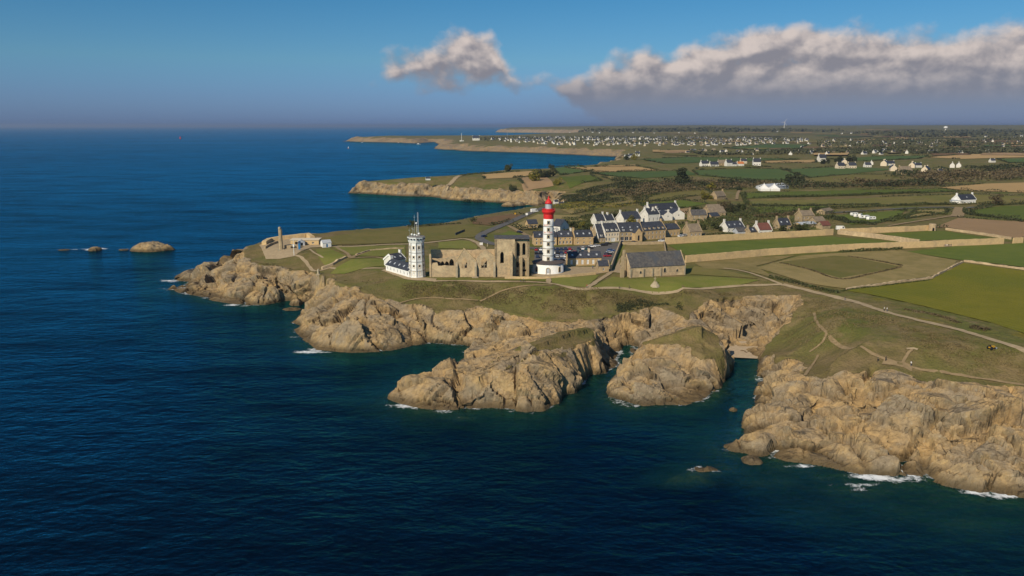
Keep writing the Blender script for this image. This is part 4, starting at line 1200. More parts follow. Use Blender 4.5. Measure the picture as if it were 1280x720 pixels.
# ------------------------------------------------------------------ ruined abbey
def abbey():
    A = Vector(P(540, 346.6)); B = Vector(P(664, 345.6))
    L = math.hypot(B.x - A.x, B.y - A.y); ang = math.atan2(B.y - A.y, B.x - A.x)
    root = empty('ruined_abbey', A, ang)
    tag(root, 'roofless ruined stone abbey with pointed gables and lancet windows beside the white lighthouse', 'abbey')
    s_ = L / 124.0                                 # metres for each photo pixel along the front
    def U(px): return (px - 540) * s_
    base = A.z
    def Z(py, back=0.0):
        return at_depth(600, py, A.y + 2 + back)[2] - base
    F0 = FRM(0, 0, 0)
    rnd = random.Random(4)
    def rag(pts, step=1.3, amp=0.25):
        out = []
        for i in range(len(pts) - 1):
            a, b = pts[i], pts[i + 1]; n = max(1, int(math.hypot(b[0] - a[0], b[1] - a[1]) / step))
            for j in range(n):
                t = j / n; out.append((a[0] + (b[0] - a[0]) * t + (rnd.uniform(-amp, amp) * 0.3 if j else 0), a[1] + (b[1] - a[1]) * t + (rnd.uniform(-amp, amp) if j else 0)))
        out.append(pts[-1]); return out
    # low west range
    top = rag([(U(571), Z(327)), (U(571), Z(331)), (U(548), Z(331.5)), (U(547), Z(327.5)), (U(541), Z(328)), (U(540), Z(331))])
    mb = MB(); mb.panel([(U(540), -1), (U(571), -1)] + top, [], 0.9, F0); mb.build('low_wall', 'ruin', root)
    # gable one
    g1 = rag([(U(595), Z(325)), (U(580.3), Z(310)), (U(571), Z(325))], 1.0, 0.12)
    mb = MB(); mb.panel([(U(571) + 0.01, -1), (U(595), -1)] + g1, [lancet(U(580.5), Z(334.5), 2.6, Z(321) - Z(334.5))], 1.0, F0 @ Matrix.Translation((0, -0.1, 0))); mb.build('gable', 'ruin', root)
    for (u0, u1) in ((571, 580.3), (580.3, 595)):
        za, zb_ = (Z(325), Z(310)) if u0 < 580 else (Z(310), Z(325)); vs = [(U(u0), -0.25, za), (U(u1), -0.25, zb_), (U(u1), 0.95, zb_), (U(u0), 0.95, za)]; vs += [(a, b, c + 0.3) for a, b, c in vs]
        mb = MB(); mb.add(vs, [(0, 3, 2, 1), (4, 5, 6, 7), (0, 1, 5, 4), (1, 2, 6, 5), (2, 3, 7, 6), (3, 0, 4, 7)]); mb.build('coping', 'drystone', root)
    # gable two, broken and rounded
    g2 = rag([(U(618.5), Z(320)), (U(612), Z(315)), (U(607), Z(312.5)), (U(601), Z(316)), (U(595), Z(323))], 0.9, 0.25)
    mb = MB(); mb.panel([(U(595) + 0.01, -1), (U(618.5), -1)] + g2, [lancet(U(605.2), Z(334.5), 2.7, Z(320.5) - Z(334.5))], 1.0, F0 @ Matrix.Translation((0, 0.1, 0))); mb.build('gable', 'ruin', root)
    # mullions standing in both windows
    for u in (580.5, 605.2):
        mb = MB(); z0 = Z(334.4); mb.box(U(u) - 0.12, U(u) + 0.12, 0.3, 0.5, z0, z0 + 3.0); mb.box(U(u) - 1.1, U(u) + 1.1, 0.32, 0.48, z0 + 1.4, z0 + 1.6); mb.build('mullion', 'trim', root)
    for u in (571, 594.5, 618):
        mb = MB(); mb.box(U(u) - 0.5, U(u) + 0.5, -1.5, -0.105, -1, Z(332)); mb.add([(U(u) - 0.5, -1.5, Z(332)), (U(u) + 0.5, -1.5, Z(332)), (U(u) + 0.5, -0.105, Z(327)), (U(u) - 0.5, -0.105, Z(327)), (U(u) - 0.5, -0.105, Z(332)), (U(u) + 0.5, -0.105, Z(332))], [(0, 1, 2, 3), (0, 3, 4), (1, 5, 2)]); mb.build('buttress', 'trim', root)
    mb = MB(); mb.box(U(590), U(598), -2.6, -1.52, -0.8, 0.5); mb.build('stone_bench', 'trim', root)
    # tall choir block
    zt_ = Z(298.8)
    t1 = rag([(U(643.5), zt_ - 0.1), (U(618.6), zt_)], 2.0, 0.08)
    D = 13.0
    mb = MB(); mb.panel([(U(618.6), -1), (U(643.5), -1)] + t1, [lancet(U(627.5), Z(328.5), 1.7, Z(314) - Z(328.5))], 1.0, F0 @ Matrix.Translation((0, -0.25, 0))); mb.build('choir_wall', 'ruin', root)
    mb = MB(); mb.panel([(0, -1), (D, -1), (D, zt_), (0, zt_)], [], 1.0, FRM(U(618.6), D - 0.25, -math.pi / 2) @ Matrix.Translation((0, 0.01, 0))); mb.build('choir_wall', 'ruin', root)
    mb = MB(); mb.box(U(626) - 0.001, U(630), 0.42, 0.5, Z(328), Z(320)); mb.build('window_grass_view', 'ruin', root) if False else None
    mb = MB(); mb.box(U(618), U(662), 0.8, D - 0.5, zt_ - 0.1, zt_ + 0.35); mb.build('flat_roof', 'oldslate', root)
    # set-back bay with two tall lancets and arched doors
    hb = Z(300.5)
    ho = [lancet(U(648), Z(320.5), 1.5, Z(304) - Z(320.5)), lancet(U(655), Z(319.5), 1.5, Z(304) - Z(319.5)), lancet(U(646.8), Z(334.5), 1.5, Z(327.5) - Z(334.5)), lancet(U(654.2), Z(334), 1.8, Z(327.5) - Z(334)), rect(U(654), Z(340), 3.0, 1.0), rect(U(646.8), Z(341), 1.0, 1.0)]
    mb = MB(); mb.panel([(U(643.5) + 0.01, -1), (U(662), -1), (U(662), hb), (U(643.5) + 0.01, hb)], ho, 1.1, F0 @ Matrix.Translation((0, 2.2, 0))); mb.build('bay_wall', 'stone', root)
    for u in (643.6, 651.5, 659.8):
        mb = MB(); w_ = 0.55; mb.box(U(u) - w_, U(u) + w_, 0.2, 2.19, -1, Z(322 if u > 650 else 301.5)); 
        mb.build('pier', 'stone', root)
    mb = MB(); mb.box(U(637), U(640.5), -2.6, -0.26, -1, Z(319)); mb.add([(U(637), -2.6, Z(319)), (U(640.5), -2.6, Z(319)), (U(640.5), -0.26, Z(314)), (U(637), -0.26, Z(314)), (U(637), -0.26, Z(319)), (U(640.5), -0.26, Z(319))], [(0, 1, 2, 3), (0, 3, 4), (1, 5, 2)]); mb.build('buttress', 'ruin', root)
    mb = MB(); mb.box(U(644.5), U(661.5), 2.0, 2.19, Z(323.2), Z(322.4)); mb.build('string_course', 'trim', root)
    mb = MB(); mb.panel([(0, -1), (D - 2.2, -1), (D - 2.2, hb), (0, hb)], [], 1.0, FRM(U(662) + 0.01, 2.2, math.pi / 2) @ Matrix.Translation((0, 0.0, 0))); mb.build('end_wall', 'ruin', root)
    mb = MB(); mb.panel([(U(618.6) + 1.1, -1), (U(662) - 1.1, -1), (U(662) - 1.1, zt_ - .2), (U(618.6) + 1.1, zt_ - .2)], [], 1.0, FRM(0, D - 1.2, 0)); mb.build('rear_wall', 'ruin', root)
    # nave arcade and north wall behind
    N = 11.0
    ar = [lancet(U(u), Z(332, 6), 2.2, Z(tp, 6) - Z(332, 6)) for u, tp in ((541.5, 325.5), (546.5, 325.5), (552.5, 325.5), (558, 325.5), (564, 322.5), (588, 324))]
    for q in ar: pass
    mb = MB(); mb.panel([(U(537), -1), (U(618.4), -1)] + rag([(U(618.4), Z(317, 6)), (U(590), Z(322, 6)), (U(570), Z(319, 6)), (U(561), Z(320.5, 6)), (U(555), Z(322, 6)), (U(548), Z(323, 6)), (U(537), Z(322, 6))], 1.2, 0.3), ar, 0.9, FRM(0, 5.5, 0)); mb.build('nave_arcade', 'ruin', root)
    mb = MB(); mb.panel([(U(537), -1), (U(618.4), -1)] + rag([(U(618.4), Z(311.5, 11)), (U(580), Z(312, 11)), (U(537), Z(311.5, 11))], 2.0, 0.15), [], 1.4, FRM(0, N, 0)); mb.build('north_wall', 'ruin', root)
    mb = MB(); mb.box(U(537.5), U(618), 6.41, N - 0.01, Z(324.6, 6), Z(323.6, 6)); mb.build('arcade_shade_slab', 'ruin', root)  # slab added to darken the space behind the arcade arches
    mb = MB(); mb.panel([(0, -1), (N, -1), (N, Z(312, 11)), (6, Z(322, 6)), (0, Z(330))], [], 0.9, FRM(U(537), N, -math.pi / 2) @ Matrix.Translation((0, 0.01, 0)) @ Matrix.Scale(1, 4)); mb.build('west_wall', 'ruin', root)
    return root
abbey()

stone_wall('terrace_wall', 'low stone terrace wall in front of the lighthouse foot', [(631, 348.3), (660, 348.6), (685, 348.3), (715, 346), (745, 343)], 1.1, 0.6, 'drystone', seed=2)

# ------------------------------------------------------------------ chapel, keeper's house, gatehouse, calvary
house('chapel', 'long plain stone chapel with big grey slate roof on the lawn', (787.5, 347.2), (855.5, 343.2), 10.5, 5.0, 6.0, 'ruin', 'oldslate', 'chapel', (), chim=(), endwin=False)
def chapel_extra():
    c = [o for o in bpy.data.objects if o.name == 'chapel'][0]
    F0 = FRM(0, 0, 0)
    a = Vector(P(787.5, 347.2)); b = Vector(P(855.5, 343.2)); L = math.hypot(b.x - a.x, b.y - a.y)
    for f in (0.19, 0.63, 0.86):
        u = -L / 2 + f * L; w_, h_ = (1.1, 2.2) if f == 0.63 else (0.9, 1.3)
        mb = MB(); mb.panel(lancet(u, 1.6, w_ + 0.5, h_ + 0.35), [lancet(u, 1.72, w_, h_)], 0.2, F0 @ Matrix.Translation((0, -0.12, 0))); o = mb.build('window', 'trim', c)
        mb = MB(); mb.panel(lancet(u, 1.72, w_, h_), [], 0.04, F0 @ Matrix.Translation((0, -0.05, 0))); mb.build('pane', 'glass', o)
    for f in (0.235, 0.4, 0.55, 0.995, 0.005):
        u = -L / 2 + f * L; mb = MB(); mb.box(u - 0.35, u + 0.35, -0.55, -0.004, -1, 4.2); mb.build('buttress', 'trim', c)
    mb = MB(); u = -L / 2 - 1.2
    mb.box(u - 0.5, u + 0.75, 3.5, 7.0, -1, 9.4); mb.box(u - 0.3, u + 0.5, 4.4, 6.0, 9.4, 12.6)
    mb.build('bell_gable', 'stone', c)
    mb = MB(); mb.box(u - 3.0, u - 1.1, 1.5, 2.3, -1, 4.5); mb.build('porch_wall', 'stone', c)
chapel_extra()
house('keepers_house', 'low granite house with white shutters between the lighthouse and car park', (711, 332.4), (751.5, 331.4), 7.5, 4.1, 2.6, 'ochre', 'slate', 'house', ((0.7, 1.2, 2.4, 6),), chim=(0.33, 0.66), dorm=0, sky=4, parapet=False, chimmat='cream', pane='wood')
house('gatehouse', 'small square stone gatehouse at the foot of the car park wall', (747.8, 340.6), (761, 340.2), 5.0, 3.3, 2.1, 'stone', 'slate', 'gatehouse', ((0.9, 0.8, 1.2, 1),), chim=(), parapet=True, endwin=False)
def calvary():
    x, y, z = P(818.5, 357.6); root = empty('calvary', (x, y, z)); tag(root, 'stone calvary mound with small cross on the lawn before the chapel', 'calvary')
    mb = MB(); rnd = random.Random(3)
    mb.lathe([(2.5, -0.3), (2.35, 0.15), (1.5, 1.0), (0.9, 1.9), (0.6, 2.3)], 9); mb.v = [(a + rnd.uniform(-.2, .2), b + rnd.uniform(-.2, .2), c) for a, b, c in mb.v]; mb.build('mound', 'trim', root)
    mb = MB(); mb.box(-0.12, 0.12, -0.12, 0.12, 2.2, 4.3); mb.box(-0.55, 0.55, -0.1, 0.1, 3.5, 3.72); mb.build('cross', 'trim', root)
calvary()

# ------------------------------------------------------------------ village round the car park
house('terrace_house', 'ochre granite house partly hidden behind the lighthouse shaft', (668, 307), (696, 306.4), 8, 5.0, 3.0, 'ochre', 'slate', 'house', ((0.7, 1.0, 1.6, 5), (3.1, 0.9, 1.1, 5)), chim=(1.0,), sky=2, parapet=False, chimmat='white2')
house('terrace_house', 'ochre granite house with white chimneys and two skylights by the car park', (698, 306.2), (715.5, 305.6), 8, 5.0, 3.1, 'ochre', 'slate', 'house', ((0.6, 1.1, 1.7, 4), (3.1, 1.0, 1.1, 3)), chim=(0.0, 1.0), sky=2, parapet=False, chimmat='white2')
house('terrace_house', 'ochre granite house with tall narrow window at the end of the row', (718.5, 306.2), (741.5, 305.4), 8.5, 5.0, 3.4, 'ochre', 'slate', 'house', ((0.7, 0.8, 1.2, 3), (3.2, 0.8, 0.9, 3)), chim=(0.0, 1.0), sky=3, parapet=True)
house('stone_cottage', 'small ochre cottage left of the lighthouse top with dark roof', (660.5, 285.6), (672, 285.2), 7, 3.2, 2.6, 'ochre', 'slate', 'house', ((0.8, 1.0, 1.3, 3),), chim=(), sky=0, parapet=False)
house('white_gabled_house', 'white gable end just right of the lighthouse top', (690, 288.5), (700, 289.5), 11, 3.5, 4.2, 'white2', 'slate', 'house', ((0.8, 1.0, 1.3, 2),), chim=(), parapet=False)
def conservatory():
    x, y, z = P(744.6, 302.2); root = empty('conservatory', (x, y, z)); tag(root, 'dark glazed conservatory between the granite row and the white gable', 'conservatory')
    mb = MB(); mb.box(-1.9, 1.9, 0, 5, -0.5, 2.6); mb.build('glass_wall', 'glass', root)
    mb = MB(); mb.add([(-2.0, -0.1, 2.61), (2.0, -0.1, 2.61), (2.0, 5.1, 2.61), (-2.0, 5.1, 2.61), (0, 0.4, 3.9), (0, 4.6, 3.9)], [(0, 1, 4), (1, 2, 5, 4), (2, 3, 5), (3, 0, 4, 5), (0, 3, 2, 1)]); mb.build('glass_roof', 'glass', root)
    for i in range(5):
        mb = MB(); xx = -1.9 + i * 0.95; mb.box(xx - 0.05, xx + 0.05, -0.06, -0.003, -0.3, 2.6); mb.build('glazing_bar', 'palegrey', root)
conservatory()
house('hotel', 'narrow slate-fronted end of the hotel with one white dormer', (748, 303.2), (756, 302.7), 11, 3.2, 7.6, 'stone', 'slate', 'hotel', ((0.6, 0.9, 1.5, 2),), chim=(), dorm=1, parapet=True, endwin=False, chimmat='white2')
house('hotel', 'cream hotel front with three dormers and wide entrance', (756.5, 302.6), (774, 301.6), 11, 6.4, 4.6, 'cream', 'slate', 'hotel', ((0.5, 1.0, 1.9, 5), (3.6, 0.9, 1.5, 5)), chim=(0.0, 1.0), dorm=3, doors=((0.6, 3.0, 2.4),), chimmat='white2')
house('hotel_wing', 'hotel wing with open pillared ground floor and big slate roof', (774.8, 301.6), (803, 300.6), 11.5, 6.0, 5.0, 'stone', 'slate', 'hotel', ((0.3, 2.4, 2.4, 5), (3.5, 1.0, 1.6, 5)), chim=(1.0,), dorm=3, sky=3, dormw='palegrey')
house('gabled_porch', 'ochre stone gabled bay projecting from the pillared hotel wing', (794, 301.9), (802.6, 301.5), 4.0, 5.2, 3.0, 'ochre', 'slate', 'porch', ((2.2, 0.9, 2.2, 1),), chim=(), endwin=False) if False else None
def porch():
    a = Vector(P(794, 302.3)); b = Vector(P(802.6, 301.9)); L = math.hypot(b.x - a.x, b.y - a.y); ang = math.atan2(b.y - a.y, b.x - a.x)
    root = empty('gabled_porch', a, ang); tag(root, 'ochre stone gabled bay projecting from the pillared hotel wing', 'porch')
    mb = MB(); mb.panel([(0, -1), (L, -1), (L, 5.4), (L / 2, 8.3), (0, 5.4)], [roundarch(L / 2, 0.6, 1.4, 3.4)], 0.5, FRM(0, 0, 0)); mb.box(0.01, 0.5, 0.51, 5, -1, 5.3); mb.box(L - 0.5, L - 0.01, 0.51, 5, -1, 5.3); mb.build('wall', 'ochre', root)
    mb = MB()
    for s_, x0, x1 in ((0, -0.2, L / 2), (1, L / 2, L + 0.2)):
        z0, z1 = (5.25, 8.5) if s_ == 0 else (8.5, 5.25)
        vs = [(x0, 0.15, z0), (x1, 0.15, z1), (x1, 6.5, z1), (x0, 6.5, z0)]; vs += [(x, y, z + 0.18) for x, y, z in vs]
        mb.add(vs, [(0, 3, 2, 1), (4, 5, 6, 7), (0, 1, 5, 4), (1, 2, 6, 5), (2, 3, 7, 6), (3, 0, 4, 7)])
    mb.build('roof', 'slate', root)
    mb = MB(); mb.panel(roundarch(L / 2, 0.6, 1.38, 3.38), [], 0.05, FRM(0, 0.25, 0)); mb.build('window', 'glass', root)
porch()
house('hotel_annex', 'ochre granite hotel annex with five dormers and rows of windows', (804, 300.2), (832, 298.0), 10.5, 6.2, 4.4, 'ochre', 'slate', 'hotel', ((0.7, 0.9, 1.7, 6), (3.6, 0.9, 1.5, 6)), chim=(0.0, 1.0), dorm=5, dormw='ochre')
house('stone_house', 'granite house with plain dark roof at the right end of the hotel row', (833, 295.8), (849.5, 294.6), 8.5, 4.8, 3.0, 'ochre', 'slate', 'house', ((0.8, 0.9, 1.6, 4),), chim=(1.0,), parapet=True)
house('white_gabled_house', 'white gable house behind the cream hotel front', (757.5, 281), (768, 280.4), 9, 3.4, 3.6, 'white2', 'slate', 'house', ((0.8, 0.9, 1.2, 2),), chim=(0.5,), chimmat='white2')
house('slate_house', 'dark roofed house just left of the white gable behind the hotel', (745.5, 281.5), (756.5, 281), 9, 3.2, 4.4, 'white2', 'slate', 'house', ((0.8, 0.9, 1.2, 3),), chim=(1.0,), chimmat='white2')
house('white_gabled_house', 'white house with long slate roof and gable chimney behind the pillared wing', (779.5, 281.6), (801, 280.2), 10, 4.6, 4.6, 'white2', 'slate', 'house', ((0.8, 0.9, 1.3, 3),), chim=(0.0, 1.0), chimmat='white2')
def white_block():
    specs = [((800, 275.5), (809.5, 277.5), 9, 5.6, 4.0, 'leftmost white gabled house of the white cluster behind the hotel'),
             ((809.8, 278.2), (824, 277.2), 9, 6.2, 3.6, 'white house with tall balcony windows in the white cluster'),
             ((813, 271.6), (848, 269.2), 9, 5.6, 4.4, 'long slate roof at the back of the white cluster')]
    for i, (A_, B_, d, e, r, lab) in enumerate(specs):
        house('white_house', lab, A_, B_, d, e, r, 'white2', 'slate', 'house', ((1.0, 0.9, 2.4, 3 if i == 1 else 2),), chim=(0.0, 1.0), chimmat='white2', dorm=2 if i == 2 else 0, group=None)
    # two gables facing the sea
    for (xl, xr, yb, ya, lab) in ((829.5, 840.5, 275.8, 263.6, 'middle white gable with one small window in the white cluster'), (841.2, 855.5, 274.6, 261.4, 'largest white gable at the right of the white cluster')):
        a = Vector(P(xl, yb)); b = Vector(P(xr, yb - 0.4)); L = math.hypot(b.x - a.x, b.y - a.y); ang = math.atan2(b.y - a.y, b.x - a.x)
        root = empty('white_gable_house', a, ang); tag(root, lab, 'house')
        zt_ = at_depth((xl + xr) / 2, ya, a.y)[2] - a.z; e = zt_ * 0.58; D = 12
        mb = MB(); mb.panel([(0, -1), (L, -1), (L, e), (L / 2, zt_ - 0.6), (0, e)], [rect(L / 2, e * 0.55, 1.0, 1.3)], 0.4, FRM(0, 0, 0)); mb.box(0.01, 0.4, 0.41, D, -1, e - 0.05); mb.box(L - 0.4, L - 0.01, 0.41, D, -1, e - 0.05); mb.build('wall', 'white2', root)
        window_part(root, FRM(0, 0, 0), L / 2, e * 0.55, 1.0, 1.3)
        mb = MB()
        for x0, x1, z0, z1 in ((-0.25, L / 2, e - 0.15, zt_ - 0.55), (L / 2, L + 0.25, zt_ - 0.55, e - 0.15)):
            vs = [(x0, 0.3, z0), (x1, 0.3, z1), (x1, D, z1), (x0, D, z0)]; vs += [(x, y, z + 0.18) for x, y, z in vs]
            mb.add(vs, [(0, 3, 2, 1), (4, 5, 6, 7), (0, 1, 5, 4), (1, 2, 6, 5), (2, 3, 7, 6), (3, 0, 4, 7)])
        mb.build('roof', 'slate', root)
        mb = MB(); mb.box(L / 2 - 0.6, L / 2 + 0.6, 0.05, 0.75, zt_ - 1.0, zt_ + 0.9); mb.build('chimney', 'white2', root)
white_block()
# hamlet behind the long wall
H_ = [
 ('stone_house', 'granite house with slate roof and three bright windows beside the white cluster', (864, 276.4), (883.5, 276.0), 9, 4.6, 3.6, 'stone', 'oldslate', ((0.8, 0.9, 1.2, 3), (3.0, 0.9, 1.0, 3)), (0.0, 1.0), 0),
 ('old_barn', 'long low barn with pale brown roof behind the hamlet', (887, 267.6), (903, 267.0), 11, 3.0, 4.2, 'stone', 'thatch', (), (), 0),
 ('old_barn', 'brown roofed barn among shrubs behind the solar-roofed shed', (888, 270.6), (907, 270), 11, 2.8, 4.2, 'stone', 'thatch', (), (), 0),
 ('shed', 'small shed with dark blue solar roof beside the brown barns', (889.5, 274.4), (899.5, 273.6), 7, 2.6, 2.2, 'stone', 'slate', (), (), 0),
 ('stone_cottage', 'stone cottage with worn brown roof right behind the long wall', (862, 296.0), (877, 295.4), 10, 3.4, 4.4, 'stone', 'thatch', ((0.8, 0.9, 1.2, 3),), (0.0, 1.0), 0),
 ('white_cottage', 'white cottage with slate roof and three skylights behind the long wall', (909.5, 290.6), (930, 289.2), 8.5, 3.2, 3.8, 'white2', 'slate', ((0.8, 0.9, 1.2, 4),), (0.0, 1.0), 3),
 ('slate_annex', 'low slate-roofed annex in front of the white cottage', (922.5, 293.6), (936, 292.8), 6, 2.2, 2.2, 'palegrey', 'oldslate', (), (), 0),
 ('slate_annex', 'dark low roof between the white cottage and the red-roofed house', (938, 294.2), (946, 293.6), 6, 2.4, 2.4, 'stone', 'slate', (), (0.0,), 1),
 ('red_roofed_house', 'white house with red-brown roof behind the long wall', (949, 293.8), (964.5, 293.2), 9, 3.4, 4.0, 'white2', 'redroof', ((0.8, 1.6, 1.2, 3),), (0.0, 1.0), 0),
 ('stone_cottage', 'stone cottage with dark slate roof and round shrubs before it', (974, 287.2), (988.5, 286.6), 8, 3.2, 4.4, 'stone', 'slate', ((0.8, 0.9, 1.2, 3),), (0.0, 1.0), 2),
 ('stone_farmhouse', 'tall two-storey stone farmhouse with brown roof in the hamlet', (1002, 279.6), (1017, 279.0), 9, 6.0, 3.2, 'stone', 'thatch', ((0.8, 1.0, 1.6, 3), (3.6, 0.9, 1.2, 3)), (0.0, 1.0), 0),
 ('low_shed', 'low shed with pale metal roof in front of the tall stone farmhouse', (1001, 284.6), (1020, 283.2), 7, 2.2, 1.2, 'stone', 'palegrey', (), (), 0),
 ('stone_barn', 'stone barn with brown hipped roof right of the farmhouse', (1020, 282.2), (1032, 281.4), 8, 3.0, 3.0, 'stone', 'thatch', (), (), 0),
 ('ruined_outbuilding', 'roofless-looking stone outbuilding with peaked gable near the wall end', (1028, 286.6), (1038, 285.8), 6, 2.6, 2.6, 'stone', 'redroof', (), (), 0),
 ('roadside_shed', 'pale stone shed by the road above the hamlet', (1031, 268.2), (1041.5, 266.4), 7, 2.4, 1.8, 'stone', 'thatch', (), (), 0),
 ('white_farmhouse', 'white farmhouse with dark roof beside a round tree at the crossroads', (1200, 254.8), (1219.5, 253.8), 9, 3.8, 4.2, 'white', 'slate', ((0.8, 0.9, 1.2, 4),), (0.0, 1.0), 1),
 ('white_annex', 'low flat white annex left of the white farmhouse', (1189.5, 254.6), (1199.4, 254.8), 6, 2.8, 0.6, 'white', 'palegrey', ((0.8, 0.9, 1.1, 3),), (), 0),
 ('stone_house', 'lone stone gable house among dark trees above the hamlet', (896, 250.4), (907, 249.2), 8, 4.0, 4.6, 'stone', 'thatch', ((0.8, 0.9, 1.2, 2),), (1.0,), 0),
 ('grey_barn', 'wide grey metal-roofed barn behind the white marquee', (961, 237.2), (986, 235.6), 18, 3.0, 2.6, 'palegrey', 'palegrey', (), (), 0),
]
for nm, lab, A_, B_, d, e, r, w_, rf, rows, ch, sk in H_:
    house(nm, lab, A_, B_, d, e, r, w_, rf, 'barn' if 'barn' in nm else ('shed' if 'shed' in nm or 'annex' in nm or 'outbuilding' in nm else 'house'), rows, chim=ch, sky=sk, parapet=bool(ch), endwin=bool(rows))
# ------------------------------------------------------------------ fields, lawns, roads
def field_mat(name, c1, c2, stripe=0.0, sc=0.12, third=None):
    m, T, b, out = new_mat(name)
    g = T.add('ShaderNodeNewGeometry'); pos = g.outputs['Position']
    n = T.noise(pos, sc, 6, 0.65); n2 = T.noise(pos, sc * 0.18, 3, 0.5); n3 = T.noise(pos, 1.6, 3, 0.6)
    c = T.mix(T.step(n, 0.3, 0.7), c1, c2)
    c = T.mix(T.math('MULTIPLY', T.step(n2, 0.45, 0.62), 0.55), c, third or c2)
    c = T.mix(T.math('MULTIPLY', T.step(n3, 0.5, 0.8), 0.3), c, tuple(v * 0.6 for v in c1))
    oi = T.add('ShaderNodeObjectInfo'); hs = T.add('ShaderNodeHueSaturation')
    val = T.math('MULTIPLY_ADD', oi.outputs['Random'], 0.2, 0.9)
    if stripe:      # drill and tractor lines
        sx_ = T.add('ShaderNodeSeparateXYZ'); T.link(pos, sx_.inputs[0]); a = T.math('MULTIPLY_ADD', oi.outputs['Random'], 1.2, -0.4)
        u = T.math('ADD', T.math('MULTIPLY', sx_.outputs[0], T.math('COSINE', a)), T.math('MULTIPLY', sx_.outputs[1], T.math('SINE', a)))
        u = T.math('ADD', u, T.math('MULTIPLY', n, 1.5))
        val = T.math('ADD', val, T.math('MULTIPLY', T.math('MULTIPLY', T.math('SINE', T.math('MULTIPLY', u, 2.1)), T.step(n2, 0.3, 0.65)), stripe))
    T.link(val, hs.inputs['Value']); T.link(c, hs.inputs['Color'])
    T.link(hs.outputs[0], b.inputs['Base Color']); b.inputs['Roughness'].default_value = 0.95; b.inputs['Specular IOR Level'].default_value = 0.1
    bump(T, b, T.math('ADD', n3, n), 1.0, 0.3)
    return m
FM = dict(lawn=field_mat('lawn', (0.138, 0.155, 0.030), (0.185, 0.175, 0.045), third=(0.16, 0.15, 0.042)),
          green=field_mat('green_field', (0.085, 0.115, 0.020), (0.115, 0.135, 0.026), stripe=0.09),
          crop=field_mat('crop_field', (0.065, 0.105, 0.032), (0.085, 0.115, 0.034), stripe=0.09, sc=0.03),
          olive=field_mat('olive_meadow', (0.146, 0.138, 0.015), (0.172, 0.155, 0.019), stripe=0.09, third=(0.11, 0.125, 0.016)),
          dry=field_mat('dry_meadow', (0.27, 0.205, 0.085), (0.19, 0.155, 0.055), third=(0.30, 0.225, 0.10)),
          pasture=field_mat('pasture', (0.145, 0.132, 0.036), (0.185, 0.15, 0.052), third=(0.12, 0.125, 0.03)),
          plough=field_mat('ploughed_field', (0.33, 0.215, 0.115), (0.29, 0.19, 0.10), stripe=0.09, sc=0.05),
          stubble=field_mat('stubble_field', (0.42, 0.275, 0.125), (0.36, 0.24, 0.105), stripe=0.09, sc=0.03),
          heath=field_mat('heath', (0.10, 0.085, 0.034), (0.15, 0.11, 0.05), third=(0.075, 0.072, 0.028)),
          fern=field_mat('brown_fern', (0.20, 0.115, 0.06), (0.15, 0.10, 0.05)))
